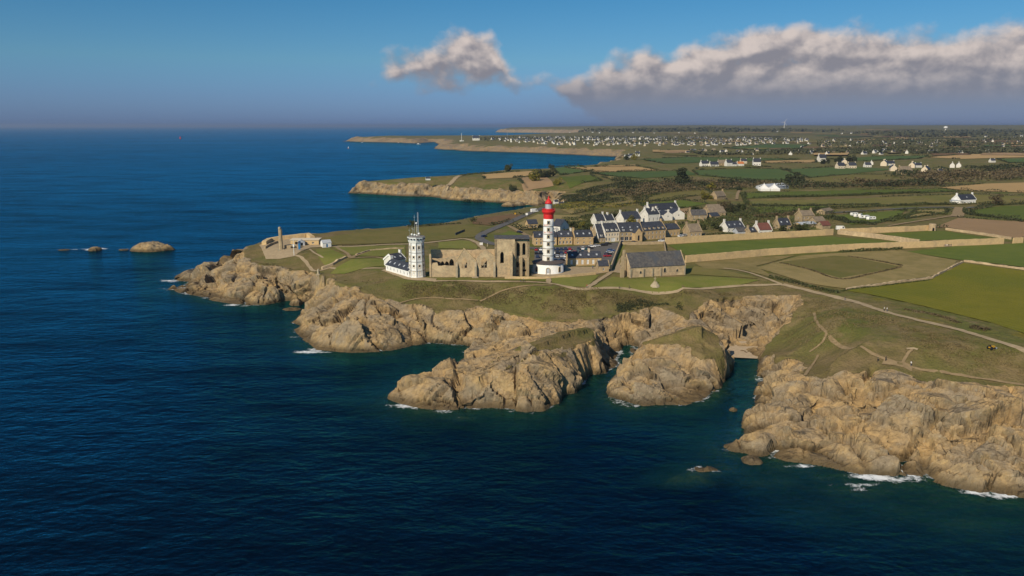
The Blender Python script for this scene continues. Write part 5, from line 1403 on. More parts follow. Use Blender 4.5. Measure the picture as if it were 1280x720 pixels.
fields = [
 # near lawns
 ('lawn', 'lawn', [(546, 348.6), (630, 349), (683, 349.5), (683, 351.8), (640, 350.4), (546, 350.4)]),
 ('lawn', 'lawn', [(688.5, 347.4), (716, 347), (750, 344), (733, 359.4), (712, 358.8), (690, 353.8)]),
 ('lawn', 'lawn', [(766, 346), (786, 349.5), (856, 346), (885, 346), (950, 350.5), (925, 356.5), (860, 360), (741, 359.4)]),
 ('lawn', 'pasture', [(868, 333), (905, 338), (948, 348.5), (890, 345), (862, 343)]),
 ('lawn', 'lawn', [(777, 303), (783, 303.5), (768, 336), (763, 338)]),
 ('field', 'green', [(835, 306.5), (900, 302.5), (1040, 296), (1128, 304), (1060, 308.2), (960, 312.5), (858, 319.5)]),
 ('field', 'green', [(1101, 292.6), (1160, 289.2), (1180, 289), (1240, 298.5), (1160, 301), (1148, 302)]),
 ('field', 'green', [(1133, 314.8), (1200, 308), (1300, 303), (1300, 337), (1246, 330), (1196, 325)]),
 ('field', 'olive', [(1058, 364), (1110, 356), (1165, 349), (1205, 329), (1300, 342), (1300, 424), (1240, 404), (1150, 382), (1100, 371)]),
 ('field', 'dry', [(945, 335), (1000, 320), (1060, 316), (1125, 313), (1196, 326), (1190, 337), (1160, 346.5), (1055, 361), (1000, 352)]),
 ('field', 'pasture', [(975, 328), (1042, 320), (1060, 321), (1124, 333.5), (1090, 341), (1050, 348)]),
 ('field', 'dry', [(868, 329.5), (940, 322), (995, 319.5), (945, 333), (968, 348), (930, 338), (880, 336)]),
 ('field', 'plough', [(1168, 285), (1198, 272.5), (1300, 279), (1300, 301), (1265, 297.4), (1185, 284.6)]),
 ('field', 'green', [(1212, 264), (1240, 259), (1300, 256.5), (1300, 277), (1218, 269)]),
 ('field', 'green', [(1040, 270), (1075, 267), (1132, 262.8), (1120, 274), (1096, 279.5), (1064, 281)]),
 ('field', 'dry', [(1145, 263), (1185, 262), (1182, 266.5), (1150, 271), (1130, 274)]),
 ('field', 'pasture', [(932, 252), (1060, 248.5), (1200, 243.2), (1300, 246), (1300, 253), (1190, 256), (1050, 258), (940, 256.5)]),
 ('field', 'green', [(938, 259), (1000, 258.4), (1036, 257.6), (1030, 262), (960, 268), (944, 265)]),
 ('field', 'green', [(930, 242), (985, 240), (1060, 238), (1180, 236.6), (1200, 239.6), (1060, 245), (932, 248)]),
 ('field', 'stubble', [(1175, 234.6), (1230, 230), (1300, 228), (1300, 241.6), (1215, 239)]),
 ('field', 'plough', [(726, 272), (790, 266), (900, 257.4), (932, 258), (870, 262.6), (860, 268), (800, 268), (762, 272)]),
 ('field', 'green', [(798, 255.5), (850, 249.5), (885, 255), (850, 260.5), (812, 261)]),
 ('field', 'pasture', [(790, 250), (840, 240.5), (880, 236), (890, 242), (850, 247.4), (800, 253)]),
 ('field', 'dry', [(744, 258), (770, 253), (815, 246), (795, 254), (770, 259)]),
 ('field', 'dry', [(700, 262), (735, 258), (742, 262), (715, 268)]),
 ('field', 'fern', [(592, 274), (640, 268), (655, 269.5), (640, 277), (612, 282), (590, 280)]),
 ('field', 'dry', [(640, 283), (672, 268), (725, 270), (730, 280), (672, 284), (655, 288)]),
 ('field', 'green', [(618, 297), (636, 289), (650, 292), (658, 297), (640, 300)]),
 # headland turf
 ('field', 'pasture', [(405, 298), (440, 293), (482, 288.5), (560, 282), (590, 281), (604, 288), (592, 297), (575, 297.6), (548, 301), (482, 304.5), (420, 306)]),
 ('field', 'lawn', [(414, 309.6), (470, 307.5), (507, 306.5), (507, 322), (470, 320.6), (444, 320), (424, 314)]),
 ('field', 'lawn', [(395, 312), (412, 310.6), (434, 321), (410, 326), (398, 320)]),
 ('field', 'lawn', [(440, 324), (478, 323.4), (500, 328), (484, 332.5), (430, 335), (412, 332), (420, 328)]),
 ('field', 'lawn', [(548, 303), (576, 301), (588, 302), (597, 308.5), (596, 312), (548, 310.6)]),
 # second promontory and the fields behind it
 ('field', 'stubble', [(602, 218.5), (640, 215.6), (668, 214), (668, 219), (640, 222.5), (606, 224)]),
 ('field', 'plough', [(648, 223), (680, 219), (692, 228.5), (655, 231)]),
 ('field', 'crop', [(690, 209.5), (722, 207), (742, 213), (700, 219.4)]),
 ('field', 'stubble', [(706, 209.4), (730, 209.2), (795, 208.2), (822, 213), (772, 215), (740, 215.2)]),
 ('field', 'stubble', [(745, 207.6), (795, 206.2), (800, 207.4), (746, 208.8)]),
 ('field', 'crop', [(738, 216.4), (800, 214.6), (860, 213.6), (870, 218.4), (802, 223.4), (765, 221)]),
 ('field', 'dry', [(752, 221.4), (766, 220), (778, 224.4), (770, 226)]),
 ('field', 'crop', [(866, 213.6), (930, 211.2), (975, 211.6), (1005, 222), (990, 225.6), (930, 224.6), (872, 219)]),
 ('field', 'green', [(700, 222), (738, 219), (752, 226), (712, 230)]),
 ('field', 'pasture', [(872, 209.4), (930, 208), (964, 208.6), (930, 210.4), (870, 212.6)]),
 ('field', 'crop', [(980, 212), (1060, 209), (1120, 212), (1060, 218), (1010, 222)]),
 ('field', 'pasture', [(1010, 223), (1062, 218.6), (1122, 219), (1110, 227), (1030, 231)]),
 ('field', 'crop', [(800, 199), (860, 196.4), (930, 197.6), (1000, 199.4), (880, 203.6), (830, 205)]),
 ('field', 'stubble', [(948, 201.6), (1020, 199.8), (1020, 203.2), (958, 204.4)]),
 ('field', 'crop', [(905, 185), (960, 180.6), (1010, 181), (1000, 186), (950, 188.5)]),
 ('field', 'crop', [(1035, 199), (1090, 196), (1160, 194.8), (1150, 198.5), (1080, 201.5)]),
 ('field', 'stubble', [(1160, 196.8), (1230, 192.4), (1300, 193), (1300, 196.6), (1200, 199)]),
 ('field', 'crop', [(1246, 199), (1300, 197.6), (1300, 203), (1262, 204)]),
 ('field', 'stubble', [(1065, 175), (1130, 173.6), (1132, 175), (1066, 176.4)]),
 ('field', 'pasture', [(820, 189), (880, 187.6), (900, 190.4), (830, 193)]),
 ('field', 'heath', [(600, 181), (700, 183), (780, 188), (775, 192), (690, 188.6), (600, 186.6)]),
]
for i, (nm, k, px) in enumerate(fields):
    Wp = Pm(px); dist = Wp[:, 1].mean()
    drape(nm, px, FM[k], up=0.12 + dist * 0.0003, step=max(3.0, dist * 0.008), seed=i, wob=0.08 if k in ('green', 'crop', 'plough', 'stubble') else 0.2)
# hedgerow network between the far fields
def hedgerows():
    rs = np.random.RandomState(5); PT = []; SZ = []
    for i, (nm, k, px) in enumerate(fields):
        Wp = Pm(px)
        if Wp[:, 1].mean() < 520 or k == 'heath': continue
        n = len(Wp)
        for j in range(n):
            if rs.rand() < 0.25: continue
            a, b = Wp[j], Wp[(j + 1) % n]; L = np.linalg.norm(b - a); d = 0.5 * (a[1] + b[1])
            if L > 900: continue
            m = int(min(1200, L * 5.0 / max(1.0, d / 900.0))); t = rs.rand(m); gap = fbm(t * L / 30, t * 0 + j + i * 7, octv=2, seed=i) > -0.25
            t = t[gap]; m = len(t); s_ = 0.8 * max(1.0, d / 900.0)
            X = a[0] + (b[0] - a[0]) * t + rs.normal(0, 1.2, m); Y = a[1] + (b[1] - a[1]) * t + rs.normal(0, 1.2, m)
            hh = (1.6 + 1.6 * (fbm(t * L / 14, t * 0 + i, octv=2, seed=i + 50) + 0.3)).clip(0.5, 5)
            PT.append(np.stack([X, Y, hh * rs.rand(m) ** 0.6], 1)); SZ.append(np.full(m, s_))
    PT = np.concatenate(PT); PT[:, 2] += plateau(PT[:, 0], PT[:, 1]); V, Fq = leaf_cloud(PT, np.concatenate(SZ)[:, None], rs)
    o = np_mesh('hedgerows', V, Fq, M['leafdark'], False); o['kind'] = 'stuff'
hedgerows()
# patchwork of the far country
rnd = random.Random(77)
for i in range(120):
    yy = rnd.uniform(160.6, 192); px = rnd.uniform(800, 1290)
    if 178 < yy < 184 and px < 1000: continue
    w_ = rnd.uniform(18, 60); h_ = (yy - 158.0) * rnd.uniform(0.05, 0.11)
    sl = rnd.uniform(-0.3, 0.3) * h_
    if yy > 168 or px > 900 or True:
        k = rnd.choice(['crop', 'pasture', 'stubble', 'heath', 'plough', 'heath', 'dry', 'fern', 'pasture'])
        q = [(px, yy), (px + w_, yy + sl), (px + w_ * rnd.uniform(0.8, 1.1), yy + h_ + sl), (px + rnd.uniform(-5, 5), yy + h_)]
        Wp = Pm(q)
        if Wp[:, 1].max() > 13500 or Wp[:, 0].max() > 10200: continue
        drape('field', q, FM[k], up=1.0 + i * 0.02, step=80, seed=i + 100, wob=0.06)

ribbon('path', [(1330, 456), (1280, 438.5), (1200, 413), (1150, 401), (1100, 388), (1050, 373), (1010, 363.5), (978, 356)], 2.9, M['gravel'], seed=1)
ribbon('path', [(978, 356), (940, 357.2), (900, 359.6), (860, 361), (780, 361.2), (740, 361), (712, 359.6), (690, 355), (660, 352.6), (600, 352.0), (545, 351.6), (530, 350)], 2.2, M['gravel'], up=0.24, seed=2)
ribbon('path', [(976, 355.6), (955, 347.5), (930, 339.5), (905, 335.6)], 1.8, M['gravel'], up=0.28, seed=3)
ribbon('path', [(685.5, 344.6), (685.5, 349), (685.5, 354.4)], 2.3, M['gravel'], up=0.3, seed=4)
ribbon('path', [(764, 340.6), (753, 348), (735, 360.6)], 2.4, M['gravel'], up=0.3, seed=5)
ribbon('path', [(512, 335), (480, 335.6), (435, 337.6), (412, 335.2), (394, 327.5), (376, 318.6), (366, 316.6)], 1.9, M['gravel'], seed=6)
ribbon('path', [(606, 316), (602, 308.5), (594, 302.5), (580, 299), (560, 300.8), (520, 305), (482, 306.2), (440, 308.4), (405, 308.6)], 3.2, M['gravel'], up=0.3, seed=7)
ribbon('path', [(420, 309.4), (434, 317), (440, 322.4), (470, 322), (500, 327.6), (512, 329)], 2.0, M['track'], up=0.3, seed=8)
ribbon('path', [(440, 322), (452, 317), (462, 313.6)], 2.4, M['track'], up=0.33, seed=9)
ribbon('path', [(387, 311.6), (394, 317), (404, 320.4)], 1.2, M['gravel'], up=0.3, seed=10)
ribbon('trail', [(1018, 391), (1021, 402), (1033, 418.5), (1028, 428), (1012, 440)], 0.9, M['track'], up=0.15, seed=11)
ribbon('trail', [(1300, 485), (1240, 475.5), (1180, 465.5), (1140, 459), (1112, 451), (1098, 446), (1060, 436), (1036, 420)], 1.3, M['track'], up=0.15, seed=12, jit=0.25)
ribbon('trail', [(1140, 460), (1118, 454), (1104, 452)], 3.4, M['track'], up=0.19, seed=13, jit=0.25)
ribbon('trail', [(1128, 454), (1136, 441), (1140, 437)], 0.9, M['track'], up=0.2, seed=14)
ribbon('trail', [(1005, 470), (1016, 455), (1022, 444)], 0.9, M['track'], up=0.15, seed=15, jit=.25)
ribbon('trail', [(600, 377), (625, 365), (655, 358), (690, 357)], 1.1, M['track'], up=0.3, seed=16)
ribbon('trail', [(500, 379), (520, 374), (560, 374), (598, 376)], 0.8, M['track'], up=0.3, seed=17)
ribbon('trail', [(1133, 436.4), (1142, 436.0), (1147, 437.6)], 1.1, M['gravel'], up=0.22, seed=18)
ribbon('road', [(720, 250), (690, 256.5), (676, 261), (650, 272), (630, 281), (612, 288.5), (602, 293.6), (600, 298.6), (608, 303), (622, 306.4), (645, 309), (672, 311)], 6.2, M['asphalt'], up=0.34, seed=21, jit=0.02)
ribbon('road', [(636, 282.4), (648, 289), (660, 295), (676, 301)], 3.6, M['track'], up=0.3, seed=22, jit=0.05)
ribbon('road', [(768, 306.6), (790, 304.6), (829, 302.4), (836, 298.6), (858, 297.6)], 7.0, M['asphalt'], up=0.36, seed=23, jit=0.02)
ribbon('road', [(1036, 266.6), (1090, 263.4), (1130, 260.8), (1180, 259.4), (1200, 260.6), (1220, 259)], 5.0, M['asphalt'], up=0.4, seed=24, jit=0.03)
ribbon('road', [(1201, 259.6), (1199, 264), (1196, 271.4)], 9, M['track'], up=0.5, seed=25, jit=0.05)
ribbon('road', [(1198, 269), (1160, 275), (1130, 279.6), (1110, 283)], 3.0, M['track'], up=0.45, seed=26)
ribbon('road', [(924, 238), (922, 243), (921, 249)], 3.0, M['track'], up=0.4, seed=27)
ribbon('road', [(730, 213), (692, 222.6), (664, 224), (640, 224.6)], 3.6, M['gravel'], up=0.5, seed=28) if False else None
ribbon('road', [(556, 226), (572, 221), (578, 219)], 7, M['gravel'], up=0.5, seed=29)
ribbon('road', [(640, 233), (690, 233.5), (720, 236)], 4, M['dry'] if 'dry' in M else M['track'], up=0.5, seed=30)
drape('car_park', [(668, 310.6), (700, 309), (748, 305.6), (772, 303), (774, 309), (762, 330), (752, 331), (752, 320), (708, 320), (706, 340), (694, 338), (668, 336)], M['asphalt'], up=0.22, step=4, seed=5, wob=0.02)
drape('forecourt', [(664, 344.6), (686, 347.4), (714, 345.6), (748, 342.4), (764, 340), (784, 343), (785, 330), (775, 322), (768, 336), (748, 334), (712, 333.6), (704, 330), (664, 336)], M['gravel'], up=0.16, step=3, seed=6, wob=0.05)
drape('churchyard', [(776, 307), (829, 306), (831, 315), (787, 318), (784, 330), (774, 330), (778, 314)], FM['dry'], up=0.2, step=3, seed=7)
drape('gravel_yard', [(324, 304), (340, 299.6), (380, 298.5), (402, 304), (410, 308.6), (388, 310), (368, 317.5), (350, 317.6), (332, 316)], M['gravel'], up=0.25, step=3, seed=8)
drape('tower_apron', [(476, 338), (484, 336), (512, 346), (534, 347.5), (546, 348.6), (545, 351.4), (520, 351), (505, 349)], M['gravel'], up=0.2, step=2.5, seed=9)

# ------------------------------------------------------------------ walls
stone_wall('long_wall', 'upper long sunlit stone wall below the hamlet', [(831.5, 305.2), (860, 303.6), (940, 299), (1000, 296), (1041, 293.6)], 4.0, 0.9, seed=1)
stone_wall('long_wall', 'lower long sunlit stone wall running right from the chapel', [(857, 328.2), (900, 324.6), (960, 319.2), (1060, 313), (1160, 309), (1254, 304.8)], 3.8, 0.9, seed=2)
stone_wall('field_wall', 'detached short stub of stone wall at the far right end', [(1266, 304.6), (1278, 303.8)], 3.6, 0.9, seed=3)
stone_wall('cross_wall', 'shaded diagonal wall linking the upper and lower long walls', [(1047, 292.6), (1100, 298.6), (1149, 305.6)], 3.0, 0.8, 'ruin', seed=4)
stone_wall('field_wall', 'sunlit stone wall below the white caravans', [(1050, 292.8), (1085, 291.6), (1130, 289.6), (1162, 288)], 3.7, 0.9, seed=5)
stone_wall('field_wall', 'low brown wall along the ploughed field at the right', [(1182, 287.6), (1225, 293.5), (1264, 299.5)], 1.7, 0.7, 'ruin', seed=6)
stone_wall('car_park_wall', 'dark wall running back beside the car park to the hotel', [(763.5, 338.4), (768, 326), (772.5, 314), (776, 304.8)], 2.6, 0.8, 'ruin', seed=7)
stone_wall('street_wall', 'retaining wall below the street in front of the hotel', [(777.5, 306.4), (800, 306), (829, 305.2)], 1.8, 0.7, 'stone', seed=8)
stone_wall('churchyard_wall', 'short wall stepping down from the street to the chapel', [(830, 304.8), (830.6, 310), (832, 318)], 2.2, 0.7, 'stone', seed=9)
stone_wall('chapel_wall', 'stone wall joining the chapel end to the long wall', [(852.5, 331), (854, 323.5), (857, 320)], 2.6, 0.8, 'stone', seed=10) if False else None
def round_end():
    x, y, z = P(1165, 288.6); root = empty('wall_turret', (x, y, z)); tag(root, 'rounded stone end of the wall below the caravans', 'turret')
    mb = MB(); mb.lathe([(2.4, -1), (2.3, 4.6), (2.0, 4.9)], 14); mb.build('shaft', 'ruin', root)
    mb = MB(); mb.panel(roundarch(0, 0.1, 1.2, 2.3), [], 0.3, FRM(-0.4, -2.45, 0)); mb.build('doorway', 'dark', root)
round_end()
stone_wall('low_wall', 'tumbledown stone bank along the top edge of the olive meadow', [(1058, 362.6), (1110, 355), (1165, 348), (1203, 328)], 0.9, 1.0, 'ruin', seed=11, jag=0.3)
stone_wall('low_wall', 'tumbledown stone bank between bright green strip and olive meadow', [(1205, 327), (1250, 333), (1300, 340)], 0.9, 1.0, 'ruin', seed=12, jag=0.3)
stone_wall('low_wall', 'grassy stone bank on the headland left of the signal tower', [(445, 319), (462, 313.6), (490, 311.6), (505, 311)], 0.8, 0.9, 'ruin', seed=13, jag=0.25)
stone_wall('low_wall', 'ruined earth bank left of the signal tower path', [(402, 326.8), (415, 325.4), (432, 321.8)], 1.3, 1.6, 'ruin', seed=14, jag=0.4)

# ------------------------------------------------------------------ memorial point
def memorial():
    x, y, z = P(351.5, 311.2); root = empty('memorial_stele', (x, y, z), 0.25); tag(root, 'tall weathered granite memorial pillar on the headland fort', 'monument')
    h = at_depth(351, 283.4, y)[2] - z
    mb = MB(); rnd = random.Random(2)
    prof = [(1.35, -0.5), (1.3, 0.4), (1.2, h * 0.35), (1.12, h * 0.6), (1.1, h * 0.86), (0.95, h * 0.9)]
    mb.lathe(prof, 8, rot=0.39); mb.v = [(a * 1.0, b * 0.8, c) for a, b, c in mb.v]; mb.build('shaft', 'stone', root)
    mb = MB(); mb.lathe([(0.95, h * 0.9), (0.75, h * 0.93), (0.8, h * 0.955), (0.7, h * 0.985), (0.2, h)], 10, cx=-0.25); mb.build('carved_head', 'trim', root, True)
    mb = MB(); mb.box(-2.2, 2.2, -2.0, 2.0, -0.6, 0.35); mb.box(-1.7, 1.7, -1.5, 1.5, 0.35, 0.7); mb.build('plinth', 'trim', root)
memorial()
def fort():
    W_ = [(330, 304.5), (338, 300.6), (352, 299.6), (385, 297.4), (391, 300.6)]
    stone_wall('fort_rampart', 'broad stone rampart along the seaward edge of the memorial fort', W_, 2.4, 3.2, 'drystone', seed=31, jag=0.15)
    stone_wall('fort_wall', 'curved dark-faced parapet left of the memorial pillar', [(331, 309), (338, 306), (347, 303.6)], 1.6, 1.0, 'stone', seed=32, jag=0.1)
    x, y, z = P(382, 306.4); root = empty('fort_casemate', (x, y, z), 0.05); tag(root, 'long low stone casemate with flat roof right of the memorial pillar', 'bunker')
    mb = MB(); mb.panel([(-9, -1), (8, -1), (8, 3.0), (-9, 3.0)], [rect(-5.5, 0.2, 1.6, 1.8), rect(0.6, 0.8, 1.2, 1.1), rect(4.5, 0.8, 1.2, 1.1)], 0.6, FRM(0, 0, 0)); mb.box(-8.99, -8.4, 0.61, 8, -1, 2.99); mb.box(7.4, 7.99, 0.61, 8, -1, 2.99); mb.build('wall', 'drystone', root)
    mb = MB(); mb.box(-9.4, 8.4, -0.3, 8.3, 3.0, 3.35); mb.build('flat_roof', 'cream', root)
    mb = MB(); mb.box(-6.3, -4.7, 0.3, 0.4, 0.2, 2.0); mb.build('doorway', 'dark', root)
    for u in (0.6, 4.5): window_part(root, FRM(0, 0, 0), u, 0.8, 1.2, 1.1, rec=0.3)
    x, y, z = P(364, 310.6); root = empty('fort_bunker', (x, y, z)); tag(root, 'sunken gun position with dark opening beside the memorial pillar', 'bunker')
    mb = MB(); mb.panel([(-4, -1), (4.5, -1), (4.5, 1.9), (-4, 1.9)], [rect(1.5, 0.1, 3.6, 1.2)], 0.7, FRM(0, 0, 0)); mb.box(-3.99, 4.49, 0.71, 5, 1.5, 1.89); mb.build('wall', 'stone', root)
    mb = MB(); mb.box(-0.4, 3.4, 3.0, 3.1, 0, 1.4); mb.build('doorway', 'dark', root)
    x, y, z = P(367.5, 317.0); root = empty('flagpole', (x, y, z)); tag(root, 'white flag mast with crosstree beside the memorial fort', 'flagpole')
    mb = MB(); mb.tube((0, 0, -0.3), (0, 0, 9.0), 0.16, 0.1, 8); mb.build('mast', 'white', root)
    mb = MB(); mb.tube((-1.1, 0, 6.4), (1.1, 0, 6.4), 0.08); mb.box(-0.35, 0.35, -0.25, 0.25, 5.1, 6.3); mb.build('crosstree', 'white', root)
    x, y, z = P(373, 313.6); root = empty('banner', (x, y, z)); tag(root, 'upright blue banner panel right of the white flag mast', 'banner')
    mb = MB(); mb.tube((0, 0, -0.3), (0, 0, 4.6), 0.07); mb.build('pole', 'metal', root)
    mb = MB(); mb.box(0.08, 1.2, -0.04, 0.04, 0.9, 4.4); mb.build('panel', 'blue', root)
    x, y, z = P(377, 307.6); root = empty('entrance_hut', (x, y, z), 0.3); tag(root, 'small grey concrete entrance hut beside the blue banner', 'hut')
    mb = MB(); mb.panel([(-2, -1), (2, -1), (2, 2.6), (0, 3.6), (-2, 2.6)], [rect(0.3, 0.1, 1.1, 1.9)], 0.3, FRM(0, 0, 0)); mb.box(-2, -1.7, 0.31, 3.5, -1, 2.6); mb.box(1.7, 2, 0.31, 3.5, -1, 2.6); mb.build('wall', 'palegrey', root)
    mb = MB(); mb.add([(-2.2, -0.1, 2.55), (0, -0.1, 3.7), (2.2, -0.1, 2.55), (-2.2, 3.7, 2.55), (0, 3.7, 3.7), (2.2, 3.7, 2.55)], [(0, 1, 4, 3), (1, 2, 5, 4), (0, 3, 5, 2)]); mb.build('roof', 'palegrey', root)
    mb = MB(); mb.box(-0.25, 0.85, 0.15, 0.2, 0.1, 2.0); mb.build('door', 'dark', root)
    x, y, z = P(409, 309.2); root = empty('white_kiosk', (x, y, z), 0.5); tag(root, 'small white kiosk with pale blue sloping roof near the fort', 'kiosk')
    mb = MB(); mb.panel([(-2.6, -1), (2.6, -1), (2.6, 2.8), (-2.6, 2.8)], [rect(0, 0.1, 1.0, 2.0)], 0.25, FRM(0, 0, 0)); mb.panel([(0, -1), (5, -1), (5, 2.8), (2.5, 4.2), (0, 2.8)], [], 0.25, FRM(2.6, 0, math.pi / 2) @ Matrix.Translation((0, 0.002, 0))); mb.panel([(0, -1), (5, -1), (5, 2.8), (2.5, 4.2), (0, 2.8)], [], 0.25, FRM(-2.6, 5, -math.pi / 2) @ Matrix.Translation((0, 0.002, 0))); mb.box(-2.6, 2.6, 4.7, 4.99, -1, 2.8); mb.build('wall', 'white', root)
    mb = MB(); mb.add([(-2.8, -0.2, 2.75), (2.8, -0.2, 2.75), (2.8, 2.5, 4.35), (-2.8, 2.5, 4.35), (2.8, 5.2, 2.75), (-2.8, 5.2, 2.75)], [(0, 1, 2, 3), (3, 2, 4, 5)]); mb.build('roof', 'palegrey', root)
    mb = MB(); mb.box(-0.5, 0.5, 0.1, 0.15, 0.1, 2.1); mb.build('door', 'blue', root)
    x, y, z = P(397.5, 331.0); root = empty('standing_stone', (x, y, z)); tag(root, 'short square stone post beside the headland path', 'stone post')
    mb = MB(); mb.lathe([(0.75, -0.4), (0.7, 1.8), (0.5, 2.7), (0.2, 2.9)], 5); mb.build('shaft', 'trim', root)
    mb = MB(); mb.box(-1.0, 1.0, -1.0, 1.0, -0.5, 0.25); mb.build('plinth', 'trim', root)
fort()
def sign_board():
    a = Vector(P(569, 294.4)); b = Vector(P(581, 289.4)); L = math.hypot(b.x - a.x, b.y - a.y); root = empty('display_fence', a, math.atan2(b.y - a.y, b.x - a.x)); tag(root, 'long dark display fence standing alone on the headland grass', 'fence')
    for i in range(6):
        mb = MB(); x0 = i * L / 6; mb.box(x0 + 0.03, x0 + L / 6 - 0.03, -0.06, 0.06, 0.25, 1.7); mb.build('panel', 'slate', root)
        mb = MB(); mb.box(x0 - 0.06, x0 + 0.06, -0.12, -0.063, -0.4, 1.8); mb.build('post', 'metal', root)
    x, y, z = P(601.5, 307.4); r = empty('information_board', (x, y, z), 0.2); tag(r, 'white information board on the grass inside the road bend', 'sign')
    mb = MB(); mb.box(-1.0, 1.0, -0.06, 0.06, 0.6, 2.1); mb.build('panel', 'white', r)
    for u in (-0.85, 0.85):
        mb = MB(); mb.tube((u, 0.12, -0.3), (u, 0.12, 2.2), 0.07); mb.build('post', 'metal', r)
    x, y, z = P(609.3, 308.0); r = empty('marker_post', (x, y, z)); tag(r, 'pale post at the road bend right of the white board', 'post')
    mb = MB(); mb.tube((0, 0, -0.3), (0, 0, 1.8), 0.14, 0.12); mb.build('shaft', 'cream', r); mb = MB(); mb.lathe([(0.16, 1.8), (0.1, 2.0)], 8); mb.build('cap', 'white', r)
    x, y, z = P(658.4, 271.0); r = empty('road_sign', (x, y, z)); tag(r, 'white road sign beside the bend of the coast road', 'road sign')
    mb = MB(); mb.tube((0, 0, -0.3), (0, 0, 3.0), 0.08); mb.build('post', 'metal', r); mb = MB(); mb.box(-0.9, 0.9, -0.1, -0.04, 1.4, 3.0); mb.build('panel', 'white', r)
    x, y, z = P(644, 269.4); r = empty('road_sign', (x, y, z)); tag(r, 'small yellow sign by the coast road', 'road sign')
    mb = MB(); mb.tube((0, 0, -0.3), (0, 0, 2.2), 0.08); mb.build('post', 'metal', r); mb = MB(); mb.box(-0.7, 0.7, -0.1, -0.04, 0.9, 2.2); mb.build('panel', 'yellow', r)
sign_board()
# ------------------------------------------------------------------ cars
def car_proto(paint):
    root = empty('parked_car', (0, 0, -1000))
    mb = MB()
    prof = [(-2.1, 0.3), (2.1, 0.3), (2.15, 0.65), (1.95, 0.85), (1.0, 0.95), (-1.85, 0.95), (-2.1, 0.8)]
    n = len(prof)
    for s_, w_ in ((-1, 0.86), (1, 0.86)): mb.add([(x, s_ * w_, z) for x, z in prof], [tuple(range(n)) if s_ < 0 else tuple(range(n))[::-1]])
    mb.add([(x, -0.86, z) for x, z in prof] + [(x, 0.86, z) for x, z in prof], [(i, n + i, n + (i + 1) % n, (i + 1) % n) for i in range(n)])
    mb.build('body', paint, root, recalc=True)
    mb = MB(); b0 = [(-1.8, 0.951), (0.95, 0.951), (0.2, 1.42), (-1.35, 1.42)]
    vs = [(x, -0.8 if z < 1 else -0.64, z) for x, z in b0] + [(x, 0.8 if z < 1 else 0.64, z) for x, z in b0]
    mb.add(vs, [(0, 1, 2, 3), (4, 7, 6, 5), (1, 5, 6, 2), (0, 3, 7, 4)]); mb.build('window', 'glass', root)
    mb = MB(); mb.box(-1.36, 0.21, -0.65, 0.65, 1.421, 1.47); mb.build('roof_panel', paint, root)
    for x in (-1.3, 1.3):
        for y in (-0.8, 0.8):
            mb = MB(); mb.tube((x, y - 0.1, 0.32), (x, y + 0.1, 0.32), 0.32, n=10); mb.build('wheel', 'tyre', root)
    return root
CARP = {k: car_proto('car_' + k) for k in ('black', 'navy', 'silver', 'whitec', 'redc', 'greyc', 'teal', 'bluec')}
CN = dict(black='black', navy='dark blue', silver='silver', whitec='white', redc='dark red', greyc='dark grey', teal='dark green', bluec='blue')
def car(px, py, k, rz, label, group):
    x, y, z = P(px, py); o = copy_tree(CARP[k]); o.location = (x, y, z + 0.24); o.rotation_euler = (0, 0, rz)
    tag(o, label, 'car', group); return o
rnd = random.Random(9)
cols = ['black', 'whitec', 'silver', 'navy', 'greyc', 'whitec', 'black', 'redc', 'teal', 'bluec', 'silver', 'black', 'navy']
def row(a, b, n, rz, where):
    for i in range(n):
        t = (i + 0.5) / n; k = rnd.choice(cols)
        if rnd.random() < 0.06: continue
        car(a[0] + (b[0] - a[0]) * t + rnd.uniform(-.4, .4), a[1] + (b[1] - a[1]) * t, k, rz + rnd.uniform(-.05, .05) + rnd.choice([0, math.pi]), '%s car parked %s' % (CN[k], where), '%s cars parked %s' % (CN[k], where))
row((668, 313.4), (736, 312.2), 13, 1.5, 'in the back row of the lighthouse car park')
row((668, 318.0), (736, 316.4), 13, 1.6, 'in the middle row of the lighthouse car park')
row((669, 322.4), (709, 321.4), 8, 1.5, 'in the front row left of the granite keeper house')
row((693, 327.2), (709, 326.2), 3, 0.2, 'just behind the lighthouse base')
row((766, 311), (758, 322.5), 5, 0.25, 'along the dark car park wall')
car(740, 309.4, 'whitec', 0.1, 'white car at the near corner of the back car row', None); car(737, 311.4, 'black', 0.15, 'black car beside the white corner car', None); car(746, 308.6, 'silver', 0.1, 'silver car near the small grass island', None)
car(755, 307.6, 'black', 0.2, 'black car in front of the cream hotel, nearer the granite row', None); car(760, 306.0, 'black', 0.2, 'black car in front of the cream hotel, nearer the dark wall', None)
car(793, 304.2, 'black', 0.05, 'black car on the street before the pillared hotel wing', None); car(778, 304.6, 'greyc', 0.05, 'dark grey car on the street beside the dark wall top', None); car(827, 302.6, 'whitec', 0.1, 'white car on the street before the hotel annex', None)
car(851, 296.4, 'whitec', 0.6, 'white car in the yard right of the granite end house', None); car(856, 295.2, 'silver', 0.5, 'silver car in the yard right of the granite end house', None); car(861, 293.8, 'navy', 0.5, 'dark blue car beside the brown-roofed stone cottage', None)
car(605, 296.6, 'navy', 0.8, 'dark blue car driving round the road bend', None); car(649.5, 291.6, 'black', -0.7, 'black car on the lane behind the abbey', None)
